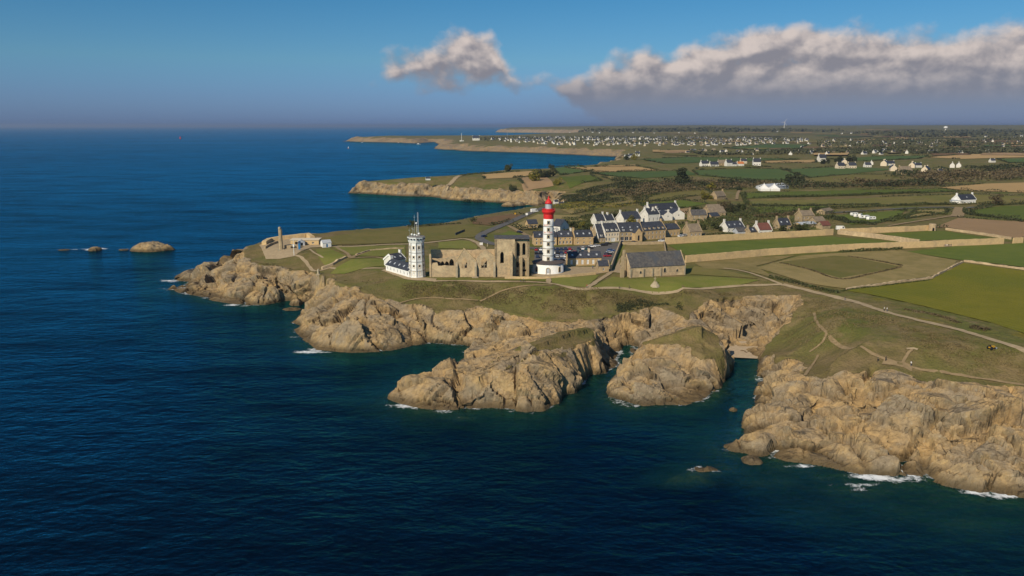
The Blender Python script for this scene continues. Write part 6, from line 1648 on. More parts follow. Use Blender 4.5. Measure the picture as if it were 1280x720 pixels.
def van(px, py, rz, label, nm='white_van', L=5.4, h=2.5):
    x, y, z = P(px, py); r = empty(nm, (x, y, z + 0.25), rz); tag(r, label, 'van')
    mb = MB(); prof = [(-L / 2, 0.35), (L / 2, 0.35), (L / 2, 1.0), (L / 2 - 0.9, 1.3), (L / 2 - 1.6, h), (-L / 2, h)]; n = len(prof)
    mb.add([(a, -0.95, b) for a, b in prof] + [(a, 0.95, b) for a, b in prof], [(i, n + i, n + (i + 1) % n, (i + 1) % n) for i in range(n)] + [tuple(range(n)), tuple(range(n, 2 * n))[::-1]]); mb.build('body', 'white', r, recalc=True)
    mb = MB(); mb.add([(L / 2 - 0.88, -0.8, 1.36), (L / 2 - 0.88, 0.8, 1.36), (L / 2 - 1.5, 0.8, h - 0.15), (L / 2 - 1.5, -0.8, h - 0.15)], [(0, 1, 2, 3)]); mb.box(L / 2 - 2.6, L / 2 - 1.6, -0.97, 0.97, 1.35, h - 0.4); mb.build('window', 'glass', r)
    for a in (-L / 2 + 1, L / 2 - 1):
        for b in (-0.85, 0.85):
            mb = MB(); mb.tube((a, b - 0.12, 0.35), (a, b + 0.12, 0.35), 0.35, n=10); mb.build('wheel', 'tyre', r)
van(668, 265.6, 0.5, 'white van driving on the coast road left of the lighthouse top', L=6.5, h=2.9)
van(1051, 287.8, 0.0, 'long white van parked by the gap in the upper wall', L=6.5, h=2.8)
def caravan_proto():
    r = empty('white_caravan', (0, 0, -1000))
    mb = MB(); prof = [(-2.8, 0.6), (2.8, 0.6), (3.0, 1.2), (2.7, 2.6), (-2.7, 2.6), (-3.0, 1.4)]; n = len(prof)
    mb.add([(a, -1.1, b) for a, b in prof] + [(a, 1.1, b) for a, b in prof], [(i, n + i, n + (i + 1) % n, (i + 1) % n) for i in range(n)] + [tuple(range(n)), tuple(range(n, 2 * n))[::-1]]); mb.build('body', 'white', r, recalc=True)
    for a in (-1.5, 1.2):
        mb = MB(); mb.box(a - 0.6, a + 0.6, -1.12, -1.08, 1.5, 2.1); mb.build('window', 'glass', r)
    for b in (-1.0, 1.0):
        mb = MB(); mb.tube((0, b - 0.1, 0.35), (0, b + 0.1, 0.35), 0.35, n=10); mb.build('wheel', 'tyre', r)
    mb = MB(); mb.tube((2.8, 0, 0.6), (4.2, 0, 0.5), 0.07); mb.build('drawbar', 'metal', r)
    return r
cv = caravan_proto()
cvl = ['leftmost white caravan of the line in the green field', 'second white caravan from the left end of the line', 'third white caravan from the left end of the line', 'middle white caravan of the line, before the dark scrub', 'third white caravan from the right end of the line', 'second white caravan from the right end of the line', 'rightmost white caravan of the line in the green field']
for i in range(7):
    t = i / 6; x, y, z = P(1067.5 + 22 * t, 270.6 + 5.0 * t + (0.6 if i % 2 else -0.4)); o = cv if i == 0 else copy_tree(cv); o.location = (x, y, z + 0.2); o.rotation_euler = (0, 0, 0.3 + 0.3 * (i % 3))
    tag(o, cvl[i], 'caravan', 'caravans in the green field')
def marquee():
    x, y, z = P(961, 238.4); r = empty('marquee', (x, y, z)); tag(r, 'white twin-peaked marquee in front of the grey metal barn', 'marquee')
    for u in (-5.5, 5.5):
        mb = MB(); mb.lathe([(7.2, 0), (7.2, 2.6), (4.2, 4.2), (1.4, 6.2), (0.1, 8.2)], 4, cx=u, rot=math.pi / 4); mb.build('canopy', 'white', r)
        mb = MB(); mb.tube((u, 0, 0), (u, 0, 8.8), 0.12); mb.build('pole', 'metal', r)
marquee()

# ------------------------------------------------------------------ people
def person_mesh(pose):
    me = bpy.data.meshes.new('person')
    st = 0.16 if pose == 1 else 0.05
    V = [(0, 0, 0.93), (0, 0, 1.15), (0, 0, 1.38), (0, 0.0, 1.50), (0, 0.02, 1.62), (0, 0.03, 1.74),
         (-0.09, 0, 0.88), (-0.10, st, 0.50), (-0.11, st * 0.6 - 0.05, 0.08), (-0.11, st * 0.6 + 0.12, 0.04),
         (0.09, 0, 0.88), (0.10, -st * 0.3, 0.50), (0.11, -st * 1.4, 0.08), (0.11, -st * 1.4 + 0.17, 0.04),
         (-0.19, 0, 1.40), (-0.25, -0.03, 1.12), (-0.24, 0.06, 0.88), (-0.235, 0.09, 0.78), (0.19, 0, 1.40), (0.25, 0.03, 1.12), (0.24, 0.10, 0.88), (0.235, 0.13, 0.78)]
    E = [(0, 1), (1, 2), (2, 3), (3, 4), (4, 5), (0, 6), (6, 7), (7, 8), (8, 9), (0, 10), (10, 11), (11, 12), (12, 13), (2, 14), (14, 15), (15, 16), (16, 17), (2, 18), (18, 19), (19, 20), (20, 21)]
    Rr = [.16, .15, .17, .065, .10, .075, .095, .075, .05, .04, .095, .075, .05, .04, .075, .05, .04, .045, .075, .05, .04, .045]
    me.from_pydata(V, E, []); o = bpy.data.objects.new('tmp', me); COL.objects.link(o)
    md = o.modifiers.new('skin', 'SKIN'); md.use_smooth_shade = True
    sv = me.skin_vertices[0].data
    for i, r in enumerate(Rr): sv[i].radius = (r, r * (0.75 if i in (0, 1, 2) else 1)); sv[i].use_root = (i == 0)
    s2 = o.modifiers.new('sub', 'SUBSURF'); s2.levels = 1; s2.render_levels = 1
    dg = bpy.context.evaluated_depsgraph_get(); dg.update()
    m2 = bpy.data.meshes.new_from_object(o.evaluated_get(dg)); bpy.data.objects.remove(o)
    return m2
PM = [person_mesh(0), person_mesh(1)]
def person(px, py, rz, shirt, legs, label, pose=1, loc=None):
    me = PM[pose].copy(); me.materials.clear()
    for k in (legs, shirt, 'skin', 'hair'): me.materials.append(M[k])
    for p in me.polygons:
        c = p.center; i = 0 if c.z < 0.95 else (1 if c.z < 1.47 else 2)
        if c.z > 1.69 or (c.z > 1.56 and c.y < 0.0): i = 3
        if i == 1 and c.z < 1.0 and abs(c.x) > 0.19: i = 2
        if c.z < 0.95 and abs(c.x) > 0.19: i = 2
        p.material_index = i
    o = bpy.data.objects.new('person', me); COL.objects.link(o)
    x, y, z = P(px, py) if loc is None else loc
    o.location = (x, y, z + 0.25); o.rotation_euler = (0, 0, rz); tag(o, label, 'person'); return o
person(1138.5, 458.5, 1.6, 'cloth_white', 'cloth_denim', 'person in white top walking the cliff-top trail')
person(1107, 452, 0.5, 'cloth_black', 'cloth_black', 'person in dark clothes at the rock edge, nearer the walker in white', 0)
person(1097, 452.5, 2.0, 'cloth_olive', 'cloth_black', 'person in dark clothes on the rock edge outcrop, farther left', 0)
person(1056, 375.5, 1.2, 'cloth_black', 'cloth_denim', 'lone person in dark clothes on the gravel coast path')
person(1105, 389.5, 1.2, 'cloth_white', 'cloth_black', 'left one of two walkers in white on the gravel coast path'); person(1108.5, 390, 1.3, 'cloth_white', 'cloth_denim', 'right one of two walkers in white on the gravel coast path')
person(651, 352.8, 1.5, 'cloth_black', 'cloth_denim', 'left one of the pair on the path before the abbey'); person(654.5, 352.9, 1.5, 'cloth_blue', 'cloth_black', 'right one of the pair on the path before the abbey')
person(733.5, 360.6, -1.2, 'cloth_red', 'cloth_denim', 'person in red at the fork of the gravel paths')
person(786.5, 361.4, 1.6, 'cloth_black', 'cloth_black', 'person in black on the path below the chapel'); person(774, 361.4, 1.4, 'cloth_olive', 'cloth_black', 'person in olive on the path left of the one in black')
person(741, 336.8, 0.4, 'cloth_blue', 'cloth_black', 'person in blue on the forecourt below the keeper house', 0)
for i in range(6): person(1180 + i * 1.75, 309.4 - i * 0.15, 1.3 + i * 0.4, ['cloth_black', 'cloth_blue', 'cloth_white', 'cloth_black', 'cloth_olive', 'cloth_black'][i], 'cloth_denim', ['first', 'second', 'third', 'fourth', 'fifth', 'last'][i] + ' person from the left in the group along the long wall', 0)
def tractor():
    x, y, z = P(1239, 436.8); r = empty('yellow_tractor', (x, y, z + 0.05), 0.35); tag(r, 'small yellow tractor standing on the grass by the coast path', 'tractor')
    mb = MB(); mb.box(0.1, 1.35, -0.42, 0.42, 0.6, 1.25); mb.box(-0.9, 0.1, -0.5, 0.5, 0.55, 0.95); mb.build('body', 'yellow', r)
    mb = MB(); mb.box(-0.7, -0.1, -0.3, 0.3, 0.95, 1.1); mb.box(-0.8, -0.66, -0.3, 0.3, 1.1, 1.65); mb.build('seat', 'tyre', r)
    mb = MB()
    for b in (-0.5, 0.5): mb.tube((-0.9, b, 0.9), (-0.9, b, 1.8), 0.05)
    mb.tube((-0.9, -0.5, 1.8), (-0.9, 0.5, 1.8), 0.05); mb.build('roll_frame', 'tyre', r)
    r.scale = (0.9, 0.9, 0.9)
    for (a, b, rr) in ((-0.75, -0.7, 0.6), (-0.75, 0.7, 0.6), (1.0, -0.6, 0.4), (1.0, 0.6, 0.4)):
        mb = MB(); mb.tube((a, b - 0.16, rr), (a, b + 0.16, rr), rr, n=14); mb.build('wheel', 'tyre', r)
    mb = MB(); mb.box(1.4, 1.9, -0.8, 0.8, 0.15, 0.7); mb.build('bucket', 'metal', r)
tractor()
# ------------------------------------------------------------------ trees, hedges, scrub
TP = [tree_proto('bushy_tree', 8, 9, 'leafdark', 1, leaves=1300, bare=0.06), tree_proto('bushy_tree', 7, 9, 'leaf', 2, leaves=1300, bare=0.04), tree_proto('gorse_tree', 6, 8, 'gorse', 3, bare=0.05), tree_proto('bushy_tree', 8, 10, 'leafbrown', 4, bare=0.1), tree_proto('wind_swept_tree', 12, 13, 'leafdark', 5, lean=0.35, leaves=2600, size=0.75, bare=0.08)]
usedp = set()
def tree(px, py, kind, h, label, group=None, rz=None):
    x, y, z = P(px, py); p = TP[kind]; base = (8, 7, 6, 8, 12)[kind]; s_ = h / base
    if kind not in usedp: o = p; usedp.add(kind)
    else: o = copy_tree(p)
    o.location = (x, y, z); o.rotation_euler = (0, 0, rz if rz is not None else (px * 1.7) % 6.28); o.scale = (s_, s_, s_)
    tag(o, label, 'tree', group); return o
tree(851, 232, 4, 24, 'large dark wind-swept tree leaning right above the village fields', rz=0.0)
for (px, py, k, h, lab) in [
 (516, 282.6, 1, 5.5, 'round green bush right behind the signal tower antennas'), (1245, 256.5, 3, 10, 'round brown-green tree right of the white farmhouse'),
 (912, 232, 0, 11, 'dark round tree above the lane between the hedges'), (888, 237, 2, 9, 'yellow gorse bush left of the dark lane tree'), (883, 250, 2, 9, 'yellow gorse thicket beside the lone stone house'), (923, 238, 0, 7, 'dark tree at the top of the short lane'),
 (636, 214, 1, 13, 'isolated round tree on the second headland skyline'), (668, 226, 2, 14, 'yellowish round tree in the second headland fields'), (678, 222, 0, 15, 'tall dark tree right of the yellowish headland tree'), (688, 221, 0, 14, 'dark tree at the right of the headland clump'), (689, 209.5, 0, 10, 'small dark tree on the far headland edge'), (697, 228, 2, 9, 'small yellow bush at the edge of the brown headland field'),
 (641, 230, 0, 10, 'dark conifer at the end of the headland hedge'), (990, 228.5, 0, 17, 'broad dark tree at the right edge of the big green field'), (999, 229, 0, 14, 'second broad dark tree beside the big green field'),
 (868, 264.5, 1, 6, 'green tree behind the granite house in the hamlet'), (886, 267, 0, 7, 'dark narrow tree between granite house and barns'), (905, 265.6, 3, 10, 'large brown-green tree behind the brown barns'), (915, 266, 0, 10, 'dark tree beside the large brown-green one'), (926, 264, 1, 8, 'green tree at the right of the barn thicket'),
 (878, 287, 1, 5, 'leafy tree left of the white cottage'), (893, 286, 1, 5.5, 'leafy tree midway before the white cottage'), (900, 289, 1, 5, 'leafy bush tree nearest the white cottage gable'), (979, 289.6, 1, 5.5, 'round green shrub before the stone cottage, left one'), (996, 288.5, 1, 6.0, 'wide green shrub before the tall farmhouse'), (1006, 287.5, 1, 5.5, 'green shrub right of the wide one before the farmhouse'),
 (1022, 266, 0, 8, 'dark tree behind the stone barn'), (708, 283, 0, 6.5, 'dark tree right of the lighthouse gallery'), (716, 285, 1, 6, 'green tree above the granite row, near the lighthouse'), (726, 285, 2, 5, 'yellow-green bush above the granite row'), (736, 286, 1, 5, 'green bush left of the dark-roofed house'), (696, 251.5, 1, 5, 'green bush above the coast road'), (790, 281.8, 2, 7, 'yellow-green tree before the long slate roof'), (768, 273.5, 1, 6, 'green tree behind the white gable house'), (776, 272.8, 1, 5, 'smaller green tree behind the white gable house'),
 (793, 199.5, 2, 13, 'green-yellow tree below the white houses above the bay'), (783, 200, 1, 11, 'green tree left below the white houses above the bay'), (1031, 205, 0, 14, 'dark tree right of the lone white far house'), (1050, 202.6, 0, 16, 'dark far tree beside the cream farm'), (1064, 202, 0, 17, 'second dark far tree beyond the cream farm'), (1192, 183.5, 0, 32, 'tall dark tree clump among the far right village'),
]: tree(px, py, k, h, lab)
hs_ = [
 ('hedge along the coast path below the dry meadow', [(962, 347), (990, 353), (1020, 360.5), (1048, 367)], 3.4, 1.9, 'leaf', 26, 0.5),
 ('dark bramble bush at the lower edge of the olive meadow', [(1214, 409), (1225, 411.5), (1236, 414)], 3.6, 1.8, 'leafbrown', 40, 0.45),
 ('straggling brown hedge between coast path and olive meadow', [(1130, 387), (1165, 393), (1200, 404)], 2.6, 1.0, 'leafbrown', 22, 0.45),
 ('overgrown hedge at the foot of the lower long wall', [(1050, 315.4), (1075, 314), (1100, 312.6), (1128, 311.4)], 4.0, 1.7, 'leaf', 22, 0.6),
 ('grassy hedge bank around the pale green paddock, near side', [(975, 329), (1010, 337), (1050, 349.4), (1090, 342.6), (1126, 334.5)], 2.0, 0.9, 'leafbrown', 16, 0.5),
 ('grassy hedge bank around the pale green paddock, far side', [(1060, 320.6), (1095, 326.4), (1128, 333)], 2.0, 1.0, 'leafbrown', 16, 0.5),
 ('hedge bank at the foot of the tumbledown olive meadow wall', [(1052, 364.6), (1110, 357), (1165, 350)], 1.6, 0.8, 'leaf', 14, 0.45),
 ('dark hedge along the bright field right of the crossroads', [(1206, 262), (1210, 268), (1245, 272.6), (1300, 279.4)], 4.0, 2.4, 'leafdark', 14, 0.8),
 ('hedge on the far side of the bright crossroads field', [(1222, 257.6), (1260, 256), (1300, 255)], 3.5, 2.0, 'leafdark', 12, 0.8),
 ('long dark hedge along the road behind the caravans', [(1040, 261), (1090, 259), (1140, 256.4), (1195, 256)], 5, 2.8, 'leaf', 14, 0.8),
 ('dark hedge below the broad pasture above the hamlet', [(940, 257.4), (990, 257.6), (1040, 257), (1100, 256)], 4, 2.2, 'leafdark', 12, 0.8),
 ('hedge between the two long green fields', [(960, 246.5), (1020, 246), (1080, 243.5), (1150, 241.2)], 5, 3.0, 'leaf', 12, 0.9),
 ('golden gorse hedge across the hamlet meadow', [(944, 272), (975, 269.5), (1003, 266)], 7, 3.4, 'leafbrown', 26, 0.8),
 ('thick shrub belt left of the caravans', [(1032, 272), (1050, 275), (1066, 279), (1095, 281)], 8, 3.4, 'leafdark', 26, 0.8),
 ('scrub bank around the bare patch right of the caravans', [(1112, 277), (1130, 271), (1150, 266.6), (1184, 268.4)], 6, 2.4, 'leaf', 18, 0.8),
 ('dense dark hedge across the second headland', [(577, 229.5), (600, 230.5), (640, 233)], 12, 6, 'leafdark', 14, 1.4),
 ('low dark hedge below the brown headland field', [(655, 236), (680, 235.4), (700, 234)], 10, 4, 'leafdark', 10, 1.3),
 ('hedge on the skyline of the second headland', [(575, 220), (600, 217), (640, 215.4)], 6, 2.5, 'leaf', 8, 1.0),
 ('scrub hedge beside the lane to the lone stone house', [(927, 242), (930, 248), (934, 256)], 4, 3.0, 'leaf', 14, 0.8),
 ('garden hedge behind the granite terrace row', [(704, 289.5), (716, 289), (735, 288.6)], 3, 2.0, 'leafdark', 18, 0.7),
 ('hedge below the small ochre cottage left of the lighthouse', [(648, 287.6), (662, 287.6), (672, 287)], 2.5, 1.6, 'leafdark', 18, 0.6),
 ('row of shrubs along the wall of the hamlet gardens', [(884, 294.6), (900, 293.4), (920, 292.6)], 3, 2.2, 'leaf', 20, 0.6),
 ('shrubs along the seaward edge behind the signal tower', [(510, 283.6), (530, 282.6), (560, 280), (576, 279.5)], 3.2, 1.6, 'leaf', 16, 0.6),
 ('row of clipped bushes on the headland track', [(428, 307.6), (460, 306.4), (500, 304.6)], 1.6, 0.9, 'leafbrown', 10, 0.4),
 ('upper dark hedge across the far fields', [(1000, 233.5), (1060, 233), (1120, 231.4), (1180, 231.8)], 14, 5.5, 'leafbrown', 14, 1.4),
]
for i, (lab, px, w_, h_, mt, de, sz) in enumerate(hs_): hedge('hedge', lab, px, w_, h_, mt, de, sz, seed=i + 1)
scrub('heath_scrub', [(640, 243), (720, 233), (780, 229), (850, 231), (930, 233), (920, 238), (850, 238), (800, 246), (740, 256), (690, 250)], 15000, 0.8, 3.2, 'leafdark', 1.1, 3, lump=22)
scrub('heath_scrub', [(740, 240), (800, 230), (880, 228), (960, 232), (950, 236), (860, 240), (790, 248)], 7000, 1.0, 4.6, 'leafbrown', 1.3, 4, lump=26)
scrub('far_thicket', [(1040, 231), (1110, 226), (1180, 217), (1290, 212), (1290, 224), (1200, 231), (1120, 234)], 14000, 1.5, 9.5, 'leafbrown', 1.9, 5, lump=34)
scrub('far_thicket', [(1100, 222), (1180, 213), (1290, 205), (1290, 213), (1190, 222)], 9000, 2.0, 9.0, 'leafdark', 2.0, 6, lump=38)
scrub('heath_scrub', [(860, 262), (940, 258), (945, 270), (930, 283), (905, 280), (890, 284), (872, 282)], 5000, 0.6, 2.6, 'leaf', 0.8, 7, lump=10)
scrub('heath_scrub', [(700, 273), (745, 268), (745, 278), (738, 285), (700, 284)], 2500, 0.4, 1.8, 'leaf', 0.7, 8, lump=9)
scrub('cliff_heath', [(500, 354), (600, 355), (690, 360), (780, 365), (900, 366), (960, 362), (900, 371), (830, 378), (740, 392), (690, 390), (640, 383), (560, 378), (500, 372)], 26000, 0.05, 0.5, 'heathleaf', 0.33, 9, lump=5)
scrub('cliff_heath', [(760, 380), (800, 374), (850, 376), (858, 390), (835, 382), (812, 384), (775, 392)], 5000, 0.2, 1.0, 'leafdark', 0.45, 10, lump=6)
scrub('cliff_heath', [(990, 380), (1030, 372), (1090, 392), (1160, 402), (1060, 430), (1010, 440), (975, 430)], 9000, 0.05, 0.35, 'heathleaf', 0.3, 11, lump=6)
scrub('cliff_heath', [(1120, 405), (1200, 420), (1290, 445), (1290, 478), (1180, 460), (1130, 440)], 9000, 0.05, 0.3, 'heathleaf', 0.26, 12, lump=5)
scrub('cliff_heath', [(310, 316), (350, 321), (400, 335), (440, 345), (500, 345), (470, 357), (430, 350), (380, 336), (330, 326)], 9000, 0.05, 0.5, 'heathleaf', 0.36, 13, lump=5)
scrub('tree_belt', [(760, 227), (860, 225), (980, 230), (1060, 231), (1170, 229), (1185, 233.5), (1040, 236.5), (900, 237), (780, 237)], 13000, 1.5, 7.5, 'leafdark', 1.4, 14, lump=31)
scrub('tree_belt', [(760, 228), (900, 228), (1000, 231), (1150, 231), (1150, 234), (980, 236), (800, 236)], 6000, 1.0, 6.0, 'leafbrown', 1.4, 15, lump=33)
scrub('garden_scrub', [(858, 262), (940, 259), (1045, 262), (1046, 284), (985, 291), (930, 289), (868, 290)], 9000, 0.4, 3.6, 'leaf', 0.8, 16, lump=12)
scrub('garden_scrub', [(668, 287), (745, 284), (800, 283), (860, 278), (862, 284), (800, 288), (742, 291), (668, 291)], 3000, 0.4, 3.0, 'leafdark', 0.7, 17, lump=10)
scrub('gorse_scrub', [(650, 262), (730, 250), (800, 247), (830, 252), (770, 262), (720, 270), (680, 266)], 5000, 0.4, 2.2, 'gorse', 0.7, 18, lump=32)
# far belts of woodland
for i, (poly, n, hm, s_) in enumerate([([(860, 190), (1000, 188), (1150, 188), (1290, 186), (1290, 191), (1150, 193), (1000, 193), (860, 195)], 9000, 11, 5), ([(1020, 176), (1290, 172), (1290, 184), (1020, 187)], 3600, 11, 5), ([(1060, 166.5), (1290, 163), (1290, 171), (1120, 172)], 4200, 20, 13), ([(720, 163.2), (900, 162), (1060, 163), (1060, 165), (880, 166), (730, 165)], 2400, 24, 14), ([(600, 172.5), (760, 171), (1000, 172), (1000, 178), (760, 181), (600, 176)], 8000, 9, 4.5)]):
    scrub('distant_wood', poly, n, 2, hm, 'farwood', s_, 40 + i, lump=180)
# ------------------------------------------------------------------ far houses
def small_house_mesh(L, W_, e, r, wall, roof, nm):
    mb = MB(); h = L / 2
    mb.box(-h, h, -W_ / 2, W_ / 2, -2, e, 0)
    mb.add([(-h, -W_ / 2, e), (-h, W_ / 2, e), (-h, 0, e + r - 0.05), (h, -W_ / 2, e), (h, W_ / 2, e), (h, 0, e + r - 0.05)], [(0, 2, 1), (3, 4, 5)], 0)
    for s_ in (-1, 1):
        vs = [(-h + 0.05, s_ * (W_ / 2 + 0.3), e - 0.15), (h - 0.05, s_ * (W_ / 2 + 0.3), e - 0.15), (h - 0.05, 0, e + r), (-h + 0.05, 0, e + r)]; vs += [(a, b, c + 0.25) for a, b, c in vs]
        mb.add(vs, [(0, 1, 2, 3), (4, 7, 6, 5), (0, 4, 5, 1), (1, 5, 6, 2), (2, 6, 7, 3), (3, 7, 4, 0)], 1)
    for x in (-h + 0.45, h - 0.45): mb.box(x - 0.45, x + 0.45, -0.6, 0.6, e + r - 0.8, e + r + 1.2, 0)
    for i in range(3): 
        u = -h + L * (i + 0.5) / 3; mb.box(u - 0.5, u + 0.5, -W_ / 2 - 0.03, -W_ / 2 + 0.1, 1.0, 2.3, 2)
    me_o = mb.build(nm, [wall, roof, 'glass'], None, recalc=True)
    me = me_o.data; bpy.data.objects.remove(me_o); return me
SH = [small_house_mesh(12, 8, 4.2, 4.2, 'white2', 'slate', 'a'), small_house_mesh(10, 8, 5.2, 4.4, 'white2', 'slate', 'b'), small_house_mesh(15, 8.5, 3.2, 4.4, 'white2', 'slate', 'c'), small_house_mesh(11, 8, 4.2, 4, 'cream', 'slate', 'd'), small_house_mesh(12, 8, 3.4, 4.2, 'stone', 'thatch', 'e'), small_house_mesh(12, 8, 4.0, 3.6, 'white2', 'orange', 'f')]
def far_house(x, y, k, rz, label, group, s_=1.0, nm='far_house'):
    o = bpy.data.objects.new(nm, SH[k]); COL.objects.link(o); o.location = (x, y, float(plateau(np.array([x]), np.array([y]))[0]) if y > 900 else ground(x, y)); o.rotation_euler = (0, 0, rz); o.scale = (s_, s_, s_)
    tag(o, label, 'house', group); return o
def far_px(px, py): 
    q = Pm([(px, py)])[0]; return float(q[0]), float(q[1])
solo = [
 (783.5, 197.4, 0, 0.4, 'left white house of the trio above the bay', 1), (789, 195.8, 2, 0.2, 'middle white house of the trio above the bay', 1), (797, 194.8, 1, -0.3, 'right white house of the trio above the bay', 1.2),
 (880, 207.8, 0, 0.3, 'white farm cottage at the left end of the far hamlet row', 1.3), (892, 208, 2, 0.2, 'second cottage of the far hamlet row, long and white', 1.2), (902, 206.6, 4, 0.1, 'brown stone cottage in the far hamlet row', 1.4), (910.5, 207.6, 1, 0.3, 'white gabled cottage left of the orange roof', 1.3), (917, 207.6, 0, 0.2, 'white cottage touching the orange-roofed barn', 0.9), (925, 207.4, 5, 0.1, 'cottage with bright orange roof in the far hamlet row', 1.1), (929, 204.4, 3, 0.1, 'cream house behind the orange roof', 1.2), (945.5, 207.2, 1, -0.1, 'lone white house with black roof right of the hamlet row', 1.5),
 (1027, 202, 1, 0.1, 'pale double-gabled house on the far slope', 1.7), (1050, 211, 3, 0.2, 'cream farm with long low front, left end', 1.4), (1064, 210.6, 3, 0.1, 'cream farm building right of the long low front', 1.4), (1055, 204.6, 3, 1.3, 'cream gable above the long low farm', 1.3), (1084, 209, 0, 0.1, 'white and dark cottage right of the cream farm', 1.1), (1089, 206, 1, 1.2, 'small white gable behind the white and dark cottage', 0.9),
 (1105, 207.4, 3, 1.0, 'cream gable house on the rise', 1.5), (1112, 206.6, 2, 0.1, 'slate-roofed house beside the cream gable', 1.2), (1116, 213.6, 3, 1.3, 'tall cream gable left of the long shed', 1.4), (1140, 209.8, 3, 1.0, 'cream gable with dark roof above the long shed', 1.4), (1147, 209.4, 0, 0.1, 'low white cottage beside the cream gable', 1.1), (1157, 215.5, 3, 0.8, 'yellowish gable at the right end of the long shed', 1.4), (1130, 218, 4, 0.1, 'long pale shed roof, left half', 1.8), (1190, 209.6, 1, 1.1, 'left one of the twin white gables among trees', 1.1), (1198, 209.4, 1, 1.1, 'right one of the twin white gables among trees', 1.1), (1240, 203, 0, 0.2, 'small white house alone near the right edge', 1.0),
 (700, 250.6, 0, 0.3, 'small white house above the coast road bend', 0.8), (695, 252.6, 1, 0.3, 'white hut nearest the coast road beach', 0.5), (535, 224.4, 2, 0.2, 'white van-like hut on the bare second headland', 0.5), (1175, 216.4, 3, 0.1, 'yellowish shed among the brown thicket', 0.9),
]
for px, py, k, rz, lab, s_ in solo:
    x, y = far_px(px, py); far_house(x, y, k, rz, lab, None, s_ * 0.82)
rnd = random.Random(21)
cand = []
def scatter(poly, n, mind, lab, grp):
    W_ = [tuple(p) for p in Pm(poly)]; A = np.array(W_); got = []
    tries = 0
    while len(got) < n and tries < n * 60:
        tries += 1
        px = rnd.uniform(min(p[0] for p in poly), max(p[0] for p in poly)); py = rnd.uniform(min(p[1] for p in poly), max(p[1] for p in poly))
        if not inside(np.array([px]), np.array([py]), poly)[0]: continue
        x, y = far_px(px, py)
        if any((x - a) ** 2 + (y - b) ** 2 < mind ** 2 for a, b in got): continue
        got.append((x, y)); cand.append((x, y, lab, grp))
town = 'small white house in the crowded far town beyond the bay'
scatter([(612, 175), (640, 172.5), (720, 171.5), (860, 172), (1010, 174.5), (1010, 179), (900, 182.6), (800, 183), (700, 181), (640, 178)], 330, 17, town, 'houses of the far town')
scatter([(850, 189.6), (930, 188), (1030, 188.6), (1140, 189), (1290, 187.6), (1290, 191), (1140, 193), (1040, 194.4), (860, 192.6)], 62, 26, 'small white house in the far village strung across the right', 'houses of the strung-out far village')
scatter([(1000, 177), (1080, 175), (1290, 177), (1290, 184), (1100, 186), (1000, 185)], 60, 40, 'tiny white house scattered on the far right slope', 'scattered far right houses')
scatter([(700, 165.5), (900, 163.6), (1280, 166.4), (1280, 172), (900, 168), (760, 168)], 26, 150, 'tiny pale house on the hazy far ridge', 'houses on the far ridge')
cand.sort(key=lambda c: c[1]); 
for i, (x, y, lab, grp) in enumerate(cand[:285]):
    far_house(x, y, rnd.choice([0, 1, 2, 2, 3, 3, 4]), rnd.choice([0.2, 1.3, 0.5, 1.8]) + rnd.uniform(-.3, .3), lab, grp, rnd.uniform(0.55, 0.9))
def joined_houses(lst):
    V = []; Fs = []; mi = []
    for x, y, lab, grp in lst:
        me = SH[rnd.choice([0, 1, 2, 3])]; a = rnd.uniform(0, 3.14); s_ = rnd.uniform(0.7, 1.1); z = float(plateau(np.array([x]), np.array([y]))[0]); k = len(V)
        c_, n_ = math.cos(a) * s_, math.sin(a) * s_
        V += [(x + v.co.x * c_ - v.co.y * n_, y + v.co.x * n_ + v.co.y * c_, z + v.co.z * s_) for v in me.vertices]
        for p in me.polygons: Fs.append(tuple(i + k for i in p.vertices)); mi.append(p.material_index)
    o = mesh_obj('distant_houses', V, Fs, [M['white2'], M['slate'], M['glass']]); o.data.polygons.foreach_set('material_index', mi); o['kind'] = 'stuff'
if len(cand) > 285: joined_houses(cand[285:])

